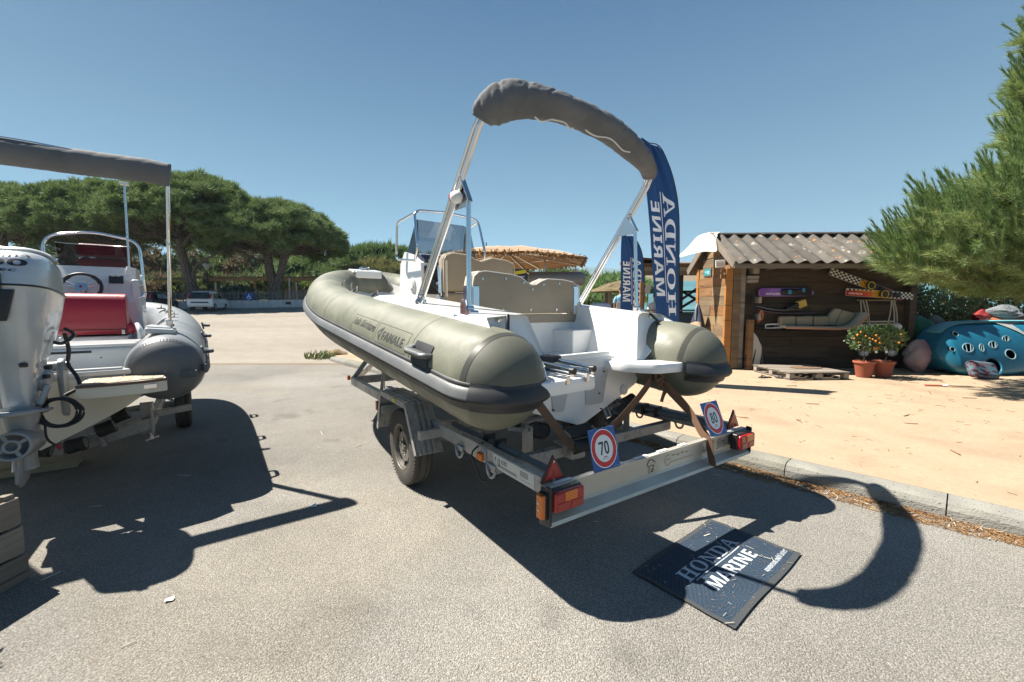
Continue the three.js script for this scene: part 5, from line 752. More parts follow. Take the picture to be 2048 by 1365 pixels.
{
  const Y0 = 0.14, zf = -9.5, xl = 4.87, xr = 8.92, yt = 2.46;
  const front = new THREE.Group(); front.name = 'front_wall'; shed.add(front);
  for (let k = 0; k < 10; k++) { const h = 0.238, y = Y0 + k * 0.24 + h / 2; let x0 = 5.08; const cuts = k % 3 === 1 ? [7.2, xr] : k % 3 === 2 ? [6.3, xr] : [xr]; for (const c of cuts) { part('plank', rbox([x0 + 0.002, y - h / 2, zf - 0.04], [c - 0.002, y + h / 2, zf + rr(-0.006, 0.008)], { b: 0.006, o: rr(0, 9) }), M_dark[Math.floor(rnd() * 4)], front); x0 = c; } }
  const side = new THREE.Group(); side.name = 'side_wall'; shed.add(side);
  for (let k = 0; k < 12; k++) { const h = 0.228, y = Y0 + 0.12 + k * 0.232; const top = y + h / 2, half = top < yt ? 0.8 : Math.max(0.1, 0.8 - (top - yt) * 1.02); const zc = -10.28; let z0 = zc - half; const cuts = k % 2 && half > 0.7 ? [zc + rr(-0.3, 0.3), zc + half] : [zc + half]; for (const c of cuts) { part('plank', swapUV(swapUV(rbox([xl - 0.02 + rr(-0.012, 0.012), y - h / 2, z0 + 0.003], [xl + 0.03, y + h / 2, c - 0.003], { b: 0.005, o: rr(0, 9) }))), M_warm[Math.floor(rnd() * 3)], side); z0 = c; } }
  part('back_wall', rbox([xl + 0.03, Y0, -11.1], [xr, yt, -11.04]), M_dark[0], shed); part('right_wall', rbox([xr - 0.04, Y0, -11.04], [xr, yt, zf - 0.04]), M_dark[1], shed);
  const gp = prism([V(xr - 0.04, yt, -11.1), V(xr - 0.04, yt, zf - 0.04), V(xr - 0.04, 3.15, -10.28)], [V(xr, yt, -11.1), V(xr, yt, zf - 0.04), V(xr, 3.15, -10.28)]); part('gable', gp, M_dark[2], shed);
  part('corner_post', rbox([4.875, Y0, -9.5], [5.045, 2.44, -9.36], { b: 0.008 }), M_warm[1], shed); part('corner_post', rbox([5.055, Y0, -9.5], [5.165, 2.44, -9.4], { b: 0.008 }), M_greywood[1], shed);
  part('end_post', rbox([8.80, Y0, -9.5], [8.94, 2.4, -9.36], { b: 0.01 }), M_dark[3], shed);
  part('door_plank', rbox([4.71, Y0, -9.42], [4.86, 2.36, -9.35], { b: 0.006 }), M_orange, shed); parts('door_batten', [rbox([4.6, 2.27, -9.42], [4.7, 2.36, -9.38], { b: 0.005 }), rbox([4.6, 2.14, -9.42], [4.7, 2.23, -9.38], { b: 0.005 })], M_warm[0], shed);
  part('frame_post', rbox([4.83, Y0, -11.15], [4.95, 2.5, -11.02], { b: 0.006 }), M_orange, shed);
  parts('bracket', [rbox([5.27, 2.24, -9.5], [5.40, 2.38, -9.3], { b: 0.006 }), rbox([5.17, 2.13, -9.5], [5.40, 2.2, -9.3], { b: 0.006 }), rbox([5.17, 2.05, -9.5], [5.40, 2.12, -9.32], { b: 0.006 })], M_greywood[1], shed);
  part('eave_board', rbox([4.74, 2.34, -9.13], [9.05, 2.44, -9.09], { b: 0.004 }), M_greywood[0], shed);
  parts('rafter_end', [5.6, 6.6, 7.6, 8.6].map(x => rbox([x, 2.33, -9.4], [x + 0.06, 2.42, -9.13])), M_greywood[0], shed);
  part('barge_board', bar(V(4.74, 3.2, -10.22), V(4.74, 2.42, -9.1), 0.03, 0.17), M_greywood[0], shed); part('barge_board', bar(V(4.74, 3.2, -10.34), V(4.74, 2.44, -11.5), 0.03, 0.17), M_greywood[0], shed);
  parts('rafter', [[5.0], [5.15]].map(([x]) => bar(V(x, 3.1, -10.3), V(x, 2.4, -11.4), 0.05, 0.1)), M_warm[1], shed);
  // corrugated fibre cement sheets, each overlapping its neighbour
  const roofMap = tex(512, (u, v) => { const f = fbm(u, v, 6, 5, 131), [d, id] = worley(u, v, 9, 132), [d2, id2] = worley(u, v, 22, 135), n = fbm(u, v, 24, 3, 136); let c = mixc([0.062, 0.055, 0.046], [0.15, 0.135, 0.115], f); const n2 = fbm(u, v, 12, 4, 137); if (id > 0.45) c = mixc(c, [0.36, 0.34, 0.29], sm(0.52, 0.68, n2) * sm(0.5, 0.2, d) * 0.8); if (id2 > 0.965) c = mixc(c, [0.45, 0.17, 0.03], sm(0.40, 0.2, d2 + 0.55 * (n - 0.5))); return c; }, { rep: 1 / 1.7 });
  const M_roof = [1, 0.86, 1.12].map(k => mat({ map: roofMap, color: C(k, k, k), roughness: 0.95, bumpMap: grainBump, bumpScale: 0.003 }));
  const roof = new THREE.Group(); roof.name = 'roof'; shed.add(roof);
  const sheetG = (x0, x1, za, ya, zb, yb) => { const n = Math.round((x1 - x0) / 0.0193), tops = [], bots = []; const nl = Math.hypot(zb - za, yb - ya), nx = [(zb - za) / nl, (yb - ya) / nl]; const N = V(0, Math.abs(nx[0]), Math.abs(nx[1]) * Math.sign(zb - za) * -Math.sign(yb - ya) * 1); for (let k = 0; k <= 6; k++) { const f = k / 6, r = [], q = []; for (let i = 0; i <= n; i++) { const x = x0 + (x1 - x0) * i / n, w = 0.036 * Math.cos(x / 0.31 * 2 * PI); const p = V(x, lerp(ya, yb, f), lerp(za, zb, f)); r.push(p.clone().addScaledVector(N, w + 0.009)); q.push(p.clone().addScaledVector(N, w)); } tops.push(r); bots.push(q); } const edge = [tops[6], bots[6]], e2 = [tops[0], bots[0]]; return join([grid(tops), grid(bots), grid(edge), grid(e2)]); };
  for (let k = 0; k < 5; k++) { const x0 = 4.76 + k * 0.87; part('roof_sheet', sheetG(x0, x0 + 0.93, -10.24, 3.22 + k * 0.004, -9.02, 2.455 + k * 0.004), M_roof[k % 3], roof); part('roof_sheet', sheetG(x0, x0 + 0.93, -10.32, 3.22 + k * 0.004, -11.54, 2.455 + k * 0.004), M_roof[(k + 1) % 3], roof); }
  for (let k = 0; k < 4; k++) part('ridge_tile', sweep([V(4.74 + k * 1.1, 3.215 + k * 0.008, -10.28), V(5.88 + k * 1.1, 3.215 + k * 0.008, -10.28)], Array.from({ length: 10 }, (_, i) => [Math.cos(i / 9 * PI) * 0.11, Math.sin(i / 9 * PI) * 0.075]), {}), mat({ map: roofMap, color: C(0.5, 0.5, 0.52), roughness: 0.9 }), roof);
  const sgn = (w, h, draw) => canvasTex(256, Math.round(256 * h / w), draw);
  const s1 = part('sign_board', rbox([4.5, 2.385, -9.46], [4.71, 2.55, -9.43], { b: 0.012, rz: 0.05 }), M_gel_matt, shed);
  part('sign_print', new THREE.PlaneGeometry(0.19, 0.14).rotateZ(0.05).translate(4.605, 2.468, -9.4265), mat({ map: sgn(0.19, 0.14, (c, w, h) => { c.fillStyle = '#e4ded2'; c.fillRect(0, 0, w, h); c.fillStyle = '#9c3a33'; c.font = 'bold 42px sans-serif'; c.save(); c.translate(10, 96); c.scale(0.74, 1); c.fillText('BATEAU ECOLE', 0, 0); c.restore(); c.fillRect(14, 118, 210, 10); c.fillRect(14, 140, 170, 8); }) }), s1);
  const s2 = part('sign_board', rbox([4.835, 2.27, -10.75], [4.845, 2.48, -10.35], { rx: 0.05 }), mat({ color: C(0.12, 0.075, 0.04) }), shed);
  part('sign_print', new THREE.PlaneGeometry(0.36, 0.17).rotateY(-PI / 2).translate(4.832, 2.375, -10.55), mat({ map: sgn(0.36, 0.17, (c, w, h) => { c.fillStyle = '#2f7d86'; c.fillRect(0, 0, w, h); c.fillStyle = '#cfe6e2'; c.font = 'italic 44px serif'; c.fillText('La plage', 30, 66); c.fillRect(130, 84, 80, 8); }) }), s2);
  parts('hook', [1.67, 1.30].map(y => part('hook_holder', extr(roundShape([[5.42, y - 0.07], [5.48, y - 0.07], [5.48, y + 0.07], [5.42, y + 0.07]], 0.02), 0.2, { b: 0.004 }).translate(0, 0, -9.5), M_cream, shed).geometry), M_cream, shed);
}
{ // white canvas stretched from the ridge
  const tp = curve([V(5.0, 3.31, -10.3), V(4.72, 3.3, -10.35), V(4.5, 3.22, -10.4), V(4.3, 2.98, -10.45), V(4.1, 2.8, -10.45), V(3.86, 2.68, -10.4)], 24), bt = curve([V(4.8, 3.22, -10.05), V(4.7, 2.98, -9.85), V(4.68, 2.79, -9.8), V(4.45, 2.8, -9.95), V(4.12, 2.73, -10.2), V(3.83, 2.655, -10.38)], 24);
  const rows = tp.map((p, i) => Array.from({ length: 11 }, (_, j) => { const g = j / 10, q = p.clone().lerp(bt[i], g); const w = Math.sin(PI * g) * Math.sin(PI * Math.min(1, i / 22)); q.z += 0.06 * w + 0.018 * Math.sin(g * 16 + i * 0.35) * (1 - i / 24); q.y += 0.05 * w; return q; }));
  solo('canvas_awning', grid(rows), mat({ map: smudge([0.60, 0.555, 0.47], [0.70, 0.66, 0.57], 140), roughness: 0.9 }), 'cream canvas awning stretched from the left end of the shed ridge', 'awning');
}
// ---------- things on and against the shed ----------
const Zs = -9.42;
{ // purple wakeboard
  const out = [[5.47, 1.75], [5.45, 1.84], [5.47, 1.915], [5.53, 1.935], [6.3, 1.935], [6.55, 1.925], [6.67, 1.87], [6.69, 1.80], [6.6, 1.76], [6.4, 1.75]];
  const w = thing('wakeboard', 'purple wakeboard with black and blue binding on the shed wall', 'wakeboard');
  part('board', extr(roundShape(out, 0.03), 0.03, { b: 0.008 }).translate(0, 0, Zs), mat({ color: C(0.25, 0.12, 0.36), roughness: 0.3 }), w);
  const m = canvasTex(512, 128, (c, W, H) => { const g = c.createLinearGradient(0, 0, W, 0); g.addColorStop(0, '#6f3f8f'); g.addColorStop(0.35, '#8a6ab4'); g.addColorStop(0.62, '#3c3550'); g.addColorStop(1, '#17171c'); c.fillStyle = g; c.fillRect(0, 0, W, H); c.strokeStyle = '#a58ac4'; c.lineWidth = 3; c.beginPath(); c.arc(112, 44, 12, 0, 7); c.stroke(); c.fillStyle = '#efe9e4'; c.font = 'italic bold 42px sans-serif'; c.save(); c.translate(140, 82); c.rotate(PI); c.fillText('REFLEX', -64, 6); c.restore(); });
  part('board_print', new THREE.PlaneGeometry(1.14, 0.165).translate(6.06, 1.842, Zs + 0.0315), mat({ map: m, roughness: 0.35 }), w);
  part('binding', [box(0.34, 0.13, 0.09, 6.1, 1.845, Zs + 0.07, { b: 0.045 }), box(0.12, 0.09, 0.06, 6.33, 1.86, Zs + 0.06, { b: 0.02 })], M_black, w); part('strap', [box(0.1, 0.11, 0.1, 6.09, 1.845, Zs + 0.072, { b: 0.03 }), box(0.07, 0.1, 0.07, 6.42, 1.89, Zs + 0.06, { b: 0.03 })], mat({ color: C(0.03, 0.2, 0.42), roughness: 0.6 }), w);
}
{ // two dark skis below, each seen edge on
  const ski = (n, y, x0, x1, tone, lab, boot) => { const w = thing('water_ski', lab, 'water ski', [0, 0, 0], 0, 'water skis on the shed wall'); const p = curve([V(x0, y + 0.07, Zs + 0.05), V(x0 + 0.2, y + 0.015, Zs + 0.05), V((x0 + x1) / 2, y - 0.02, Zs + 0.05), V(x1, y + 0.0, Zs + 0.05)], 20); part('ski_blade', sweep(p, [[0.06, 0.012], [-0.06, 0.012], [-0.06, -0.012], [0.06, -0.012]], { scale: t => 0.5 + 0.9 * Math.sin(PI * (0.12 + 0.8 * t)) }), mat({ color: boot ? C(0.16, 0.15, 0.17) : C(0.09, 0.08, 0.11), roughness: 0.3 }), w); if (boot) { part('boot', bar(V(6.05, 1.46, Zs + 0.06), V(6.36, 1.60, Zs + 0.06), 0.12, 0.09, { b: 0.03 }), M_black, w); part('boot_pad', [bar(V(6.3, 1.56, Zs + 0.06), V(6.47, 1.62, Zs + 0.06), 0.13, 0.16, { b: 0.02 })], mat({ color: C(0.5, 0.34, 0.08), roughness: 0.7 }), w); } };
  ski(0, 1.47, 5.41, 6.4, null, 'grey water ski with yellow and black boot on the shed wall', true);
  ski(1, 1.40, 5.43, 6.72, null, 'dark water ski lying just under the grey one on the shed wall', false);
}
{ // ski chair: long cream cushioned tray with a curved back
  const w = thing('seated_ski', 'cream padded sit ski with curved back and white handle on the shed wall', 'sit ski');
  const p = rounded([V(5.9, 1.09, Zs + 0.12), V(7.1, 1.06, Zs + 0.12), V(7.45, 1.10, Zs + 0.12), V(7.66, 1.38, Zs + 0.12)], 0.28, 10);
  part('tray', sweep(p, [[0.2, 0.028], [-0.2, 0.028], [-0.2, -0.028], [0.2, -0.028]]), M_cream, w); part('tray_edge', sweep(p.map(q => q.clone().add(V(0, -0.012, 0.205))), [[0.006, 0.02], [-0.006, 0.02], [-0.006, -0.03], [0.006, -0.03]]), mat({ color: C(0.45, 0.24, 0.15), roughness: 0.5 }), w);
  for (const [a, b] of [[5.88, 6.24], [6.25, 6.62], [6.63, 6.98]]) part('cushion', box(b - a, 0.22, 0.13, (a + b) / 2, 1.21, Zs + 0.09, { b: 0.045, rz: 0.02 }), M_beige, w);
  const bk = extr(roundShape([[6.95, 1.12], [7.0, 1.35], [7.13, 1.50], [7.42, 1.42], [7.62, 1.37], [7.46, 1.18], [7.3, 1.10]], 0.05), 0.1, { b: 0.03 }).translate(0, 0, Zs); part('back_cushion', boxUV(bk), mat({ map: vinylMap, color: C(1.15, 1.2, 1.25), roughness: 0.6 }), w);
  part('cushion_seam', pipe(curve([V(7.14, 1.12, Zs + 0.101), V(7.2, 1.3, Zs + 0.101), V(7.28, 1.45, Zs + 0.1)], 8), 0.006, 6), M_black, w);
  part('handle', pipe(rounded([V(5.6, 1.05, Zs + 0.1), V(5.6, 1.13, Zs + 0.1), V(5.98, 1.15, Zs + 0.1), V(5.98, 1.06, Zs + 0.1), V(5.6, 1.05, Zs + 0.1)], 0.03), 0.014), M_gel_matt, w);
  solo('monoski', sweep(curve([V(5.33, 1.08, Zs + 0.1), V(5.6, 1.015, Zs + 0.1), V(6.2, 1.0, Zs + 0.1), V(6.6, 1.0, Zs + 0.1)], 16), [[0.09, 0.01], [-0.09, 0.01], [-0.09, -0.01], [0.09, -0.01]]), M_black, 'black monoski lying under the cream sit ski', 'water ski');
}
{ // chequered slalom skis crossing
  const chk = (W, H, red) => canvasTex(1024, 128, (c, w, h) => { c.fillStyle = '#d8d4cc'; c.fillRect(0, 0, w, h); const q = h / 4; for (let i = 0; i < w / q; i++) for (let j = 0; j < 4; j++) if ((i + j) % 2) { c.fillStyle = '#17161a'; c.fillRect(i * q, j * q, q, q); } if (red === 0) { c.fillStyle = '#c58b12'; c.fillRect(w * 0.42, 0, w * 0.16, h); c.fillStyle = '#1a1714'; for (let i = 0; i < 5; i++) c.fillRect(w * (0.43 + i * 0.03), (i * 37) % h, 22, 20); c.fillStyle = '#141214'; c.fillRect(w * 0.58, 0, w * 0.14, h); c.fillStyle = '#8c1714'; c.fillRect(w * 0.72, 0, w * 0.28, h); c.fillStyle = '#ddd'; c.font = 'italic bold 70px sans-serif'; c.fillText('obrien', w * 0.76, h * 0.72); } else { const g = c.createLinearGradient(0, 0, w * 0.42, 0); g.addColorStop(0, '#a31510'); g.addColorStop(0.7, '#d2471a'); g.addColorStop(1, '#e0701d'); c.fillStyle = g; c.fillRect(0, h * 0.22, w * 0.42, h); c.fillStyle = '#cf9a18'; c.fillRect(w * 0.12, h * 0.14, w * 0.3, 16); c.fillStyle = '#f0ece4'; c.font = 'italic bold 62px sans-serif'; c.save(); c.translate(w * 0.03, h * 0.78); c.scale(1.1, 0.8); c.fillText('obrien', 0, 0); c.restore(); c.fillStyle = '#c99414'; c.fillRect(w * 0.4, 0, w * 0.26, h); } });
  const ski = (lab, cx, cy, L, ang, tx, z) => { const s = thing('slalom_ski', lab, 'water ski', [cx, cy, z], 0, 'chequered slalom skis'); s.rotation.z = ang; const h = 0.085; const o = [[-L / 2, -h * 0.8], [-L / 2 + 0.03, -h], [L / 2 - 0.3, -h], [L / 2, -h * 0.6], [L / 2, h * 0.6], [L / 2 - 0.3, h], [-L / 2 + 0.03, h], [-L / 2, h * 0.8]]; part('ski_blade', extr(roundShape(o, 0.02), 0.022, { b: 0.005 }), mat({ color: C(0.3, 0.28, 0.25), roughness: 0.35 }), s); part('ski_print', new THREE.PlaneGeometry(L - 0.03, 2 * h - 0.02).translate(-0.005, 0, 0.0235), mat({ map: tx, roughness: 0.3 }), s); part('binding', [box(0.26, 0.12, 0.07, 0.1, 0, 0.055, { b: 0.03 }), box(0.16, 0.1, 0.06, 0.36, 0, 0.05, { b: 0.03 })], M_black, s); part('binding_rim', [new THREE.TorusGeometry(0.075, 0.012, 6, 20).translate(0.06, 0, 0.085)], mat({ color: C(0.55, 0.36, 0.03), roughness: 0.5 }), s); };
  ski('chequered slalom ski slanting down to the right above the red one', 7.83, 2.01, 1.75, -0.345, chk(1, 1, 0), Zs + 0.01);
  ski('red and yellow slalom ski with chequered tip, nearly level under the slanting one', 8.09, 1.80, 1.5, -0.065, chk(1, 1, 1), Zs + 0.06);
}
{ // hanging rope ladder with white floats
  const w = thing('rope_ladder', 'white rope ladder with round white floats hanging on the shed wall', 'rope ladder');
  part('top_bar', box(0.86, 0.03, 0.04, 8.05, 1.665, Zs + 0.06, { b: 0.008 }), M_warm[2], w);
  for (const [x0, x1] of [[7.68, 7.70], [7.73, 7.86], [7.8, 7.9], [8.36, 8.3], [8.38, 8.45], [8.42, 8.52]]) part('rope', pipe(curve([V(x0, 1.66, Zs + 0.08), V((x0 + x1) / 2 + 0.012, 1.4, Zs + 0.09), V(x1, 1.1, Zs + 0.09)], 10), 0.013, 8), M_rope, w);
  for (const y of [1.19, 1.13, 0.56]) part('rung', rod(V(7.66, y, Zs + 0.07), V(8.46, y + 0.01, Zs + 0.07), 0.016), M_cream, w);
  for (const [x, y] of [[7.74, 1.06], [7.88, 1.07], [7.62, 1.1], [8.5, 1.08], [7.8, 0.5], [8.43, 0.5]]) { const s = lathe([[0.02, -0.08], [0.06, -0.07], [0.082, -0.02], [0.082, 0.02], [0.06, 0.07], [0.02, 0.08]], 20); s.rotateZ(PI / 2 + rr(-0.4, 0.4)); part('float', s.translate(x, y, Zs + 0.1), mat({ color: C(0.66, 0.65, 0.64), roughness: 0.4 }), w); }
  part('rope', pipe(curve([V(8.5, 1.02, Zs + 0.1), V(8.47, 0.8, Zs + 0.1), V(8.44, 0.55, Zs + 0.1)], 8), 0.01, 8), M_rope, w); part('rope', pipe(curve([V(7.7, 1.0, Zs + 0.1), V(7.78, 0.75, Zs + 0.1), V(7.8, 0.55, Zs + 0.1)], 8), 0.01, 8), M_rope, w);
}
{
  const b = extr(roundShape([[5.31, 0.15], [5.3, 0.9], [5.34, 0.96], [5.42, 0.86], [5.53, 0.64], [5.53, 0.5], [5.49, 0.15]], 0.02), 0.03, { b: 0.008 }).translate(0, 0, -9.33);
  solo('bodyboard', boxUV(b), mat({ color: C(0.510, 0.470, 0.400), roughness: 0.5 }), 'off white board standing against the left end of the shed wall', 'board');
  solo('timber_stake', rbox([5.185, 0.14, -9.36], [5.305, 1.24, -9.24], { b: 0.01 }), M_warm[0], 'short brown post standing at the left end of the shed wall', 'post');
  solo('broom_handle', rod(V(5.57, 0.14, -9.3), V(5.575, 0.68, -9.42), 0.018), M_warm[1], 'thin wooden stick leaning beside the off white board', 'stick');
  const hose = thing('hose', 'dark hose and cable hanging in loops on the shed corner posts', 'hose');
  part('hose_loop', pipe(curve([V(5.33, 1.9, -9.36), V(5.31, 1.4, -9.34), V(5.33, 0.85, -9.32), V(5.37, 0.75, -9.33), V(5.39, 0.85, -9.35), V(5.36, 1.3, -9.36), V(5.35, 1.8, -9.37)], 30), 0.012, 8), M_black, hose); part('hose_loop', pipe(curve([V(5.34, 1.7, -9.36), V(5.28, 0.9, -9.34), V(5.2, 0.5, -9.3), V(5.08, 0.16, -9.25)], 24), 0.011, 8), M_black, hose); part('rusty_chain', pipe(curve([V(5.43, 1.5, -9.4), V(5.44, 1.0, -9.38), V(5.38, 0.5, -9.3), V(5.34, 0.2, -9.28), V(5.4, 0.15, -9.2)], 24), 0.014, 7), mat({ color: C(0.08, 0.05, 0.035), roughness: 0.9 }), hose);
  solo('rope_coil', [0, 1, 2, 3].map(k => new THREE.TorusGeometry(0.05, 0.014, 7, 16).scale(0.8, 1.9, 1).translate(5.47 + k * 0.012, 1.28 + k * 0.02, -9.4 + k * 0.02)), mat({ color: C(0.5, 0.16, 0.1), roughness: 0.9 }), 'small coil of faded orange rope on the shed corner', 'rope');
  // bag on the sunny side wall
  const rows = []; for (let i = 0; i <= 12; i++) { const f = i / 12, r = []; for (let j = 0; j <= 24; j++) { const a = j / 24 * 2 * PI, w = 0.03 + 0.27 * Math.pow(f, 0.8) * (1 + 0.12 * Math.sin(a * 3 + 2)); r.push(V(4.62 + 0.55 * w * Math.cos(a), 1.6 - 0.62 * f - 0.03 * Math.sin(a * 2), -10.5 + w * Math.sin(a))); } rows.push(r); }
  const bag = thing('sail_bag', 'dark navy and tan bag hanging on the sunny side wall of the shed', 'bag'); part('bag_body', [grid(rows, { closed: true }), poly([rows[12].slice(0, -1)])], mat({ color: C(0.02, 0.027, 0.055), roughness: 0.8 }), bag); part('tan_bottom', grid([rows[9].map(p => p.clone().add(V(-0.01, 0, 0))), rows[12].map(p => p.clone().add(V(-0.015, -0.01, 0)))]), mat({ color: C(0.35, 0.26, 0.16), roughness: 0.9 }), bag); part('bag_strap', pipe(curve([V(4.6, 1.6, -10.5), V(4.52, 1.45, -10.4), V(4.5, 1.2, -10.36)], 8), 0.02, 8), mat({ color: C(0.2, 0.24, 0.26), roughness: 0.8 }), bag);
}
{ // pallet with an oval mat
  const p = thing('pallet', 'weathered wooden pallet on the pavement before the shed', 'pallet', [5.82, 0.135, -8.5], 3);
  for (let k = 0; k < 7; k++) part('deck_board', box(1.2, 0.02, 0.145, 0, 0.135, -0.52 + k * 0.165 + 0.02, { b: 0.003, o: rr(0, 5) }), M_greywood[k % 2], p);
  for (const x of [-0.54, 0, 0.54]) { for (const z of [-0.5, 0, 0.5]) part('block', box(x ? 0.1 : 0.145, 0.078, 0.1, x, 0.066, z, { b: 0.004 }), M_greywood[1], p); part('stringer', box(0.1, 0.02, 1.12, x, 0.115, 0, { b: 0.002 }), M_greywood[0], p); part('runner', box(0.1, 0.018, 1.12, x, 0.014, 0, { b: 0.002 }), M_greywood[0], p); }
  const m = lathe([[0.001, 0.012], [0.3, 0.012], [0.318, 0.008], [0.32, 0.0], [0.001, 0]], 40).scale(1, 1, 0.62); solo('doormat', m.rotateY(0.1).translate(6.0, 0.282, -8.55), mat({ map: smudge([0.13, 0.075, 0.045], [0.21, 0.125, 0.08], 144), roughness: 1, bumpMap: grainBump, bumpScale: 0.004 }), 'oval brown mat lying on the wooden pallet', 'mat');
  for (const [x, z, a, lab] of [[4.96, -8.2, 0.35, 'dark flip flop on the left before the pallet'], [5.27, -8.12, -0.25, 'dark flip flop on the right, nearest the pallet']]) { const f = thing('flip_flop', lab, 'flip flop', [x, 0.134, z], a / R + 80, 'flip flops'); part('sole', extr(roundShape([[-0.045, -0.13], [0.04, -0.13], [0.035, 0], [0.055, 0.09], [0.02, 0.14], [-0.04, 0.13], [-0.055, 0.06], [-0.035, 0]], 0.03), 0.018, { b: 0.004 }).rotateX(-PI / 2), mat({ color: C(0.05, 0.045, 0.04), roughness: 0.8 }), f); part('thong', pipe(curve([V(-0.045, 0.015, -0.0), V(-0.02, 0.05, -0.05), V(0.0, 0.02, -0.09), V(0.02, 0.05, -0.05), V(0.045, 0.015, 0)], 12), 0.007, 6), M_black, f); }
}
// ---------- leaves and needles ----------
const Q = new THREE.Quaternion();
function scatter(name, geo, material, list, parent) { // list: [pos, quat, scale, color]
  const m = new THREE.InstancedMesh(geo, material, list.length), M4 = new THREE.Matrix4(), s = V();
  list.forEach(([p, q, k, c], i) => { M4.compose(p, q, s.setScalar(k)); m.setMatrixAt(i, M4); m.setColorAt(i, c); });
  m.name = parent ? name : numbered(name); m.castShadow = m.receiveShadow = true; (parent || scene).add(m); return m;
}
const dirQ = d => new THREE.Quaternion().setFromUnitVectors(V(0, 1, 0), d.clone().normalize());
const rdir = () => { const z = rr(-1, 1), a = rr(0, 2 * PI), r = Math.sqrt(1 - z * z); return V(r * Math.cos(a), z, r * Math.sin(a)); };
const leafMat = (o = {}) => phys({ roughness: 0.55, transmission: 0, ...o });
// a shoot with needles all round, pointing along +y
function shootGeo(L, nl, n, w, spread, sd) {
  const a = []; let s0 = seed; seed = sd;
  for (let i = 0; i < n; i++) { const y = L * Math.pow(rnd(), 0.8), az = i * 2.4, el = spread * (0.55 + 0.6 * rnd()) * (1 - 0.5 * y / L), d = V(Math.cos(az) * Math.sin(el), Math.cos(el), Math.sin(az) * Math.sin(el)), b = V(0, y, 0), l = nl * rr(0.7, 1.1), e = b.clone().addScaledVector(d, l).add(V(0, -0.12 * l * Math.sin(el), 0)); const sd2 = d.clone().cross(rdir()).normalize().multiplyScalar(w / 2); for (const p of [b.clone().add(sd2), b.clone().sub(sd2), e]) a.push(p.x, p.y, p.z); }
  const r = w * 1.2; for (let k = 0; k < 3; k++) { const q = k * 2.094, q2 = q + 2.094; for (const p of [[Math.cos(q) * r, 0, Math.sin(q) * r], [Math.cos(q2) * r, 0, Math.sin(q2) * r], [0, L, 0]]) a.push(...p); }
  seed = s0; const g = new THREE.BufferGeometry(); g.setAttribute('position', new THREE.Float32BufferAttribute(a, 3)); g.computeVertexNormals(); return g;
}
function leafGeo(l, w) { const a = [], P = [[0, 0], [w / 2, l * 0.35], [w * 0.4, l * 0.7], [0, l], [-w * 0.4, l * 0.7], [-w / 2, l * 0.35]].map(([x, y]) => V(x, y, Math.abs(x) * 0.35 - y * y * 0.25 / l)); for (const [i, j, k] of [[0, 1, 5], [1, 2, 5], [2, 4, 5], [2, 3, 4]]) for (const p of [P[i], P[j], P[k]]) a.push(p.x, p.y, p.z); const g = new THREE.BufferGeometry(); g.setAttribute('position', new THREE.Float32BufferAttribute(a, 3)); g.computeVertexNormals(); return g; }
const M_needle = phys({ color: C(1, 1, 1), roughness: 0.9, transmission: 0.35, thickness: 0 });
const M_leaf = phys({ color: C(1, 1, 1), roughness: 0.5, transmission: 0.25, thickness: 0 });
const barkMap = tex(256, (u, v) => { const f = fbm(u, v, 6, 4, 151, 2), [d] = worley(u, v, 10, 152); return mixc(mixc([0.10, 0.078, 0.062], [0.30, 0.25, 0.20], f), [0.05, 0.038, 0.03], sm(0.45, 0.75, d)); }, { rep: 1.2 });
const M_bark = mat({ map: barkMap, roughness: 1, bumpMap: grainBump, bumpScale: 0.02 });
const limb = (pts, r0, r1, n = 10) => { const P = curve(pts, n); return sweep(P, circ(1, 8), { scale: t => lerp(r0, r1, t), up: V(0.31, 0.2, 0.93) }); };
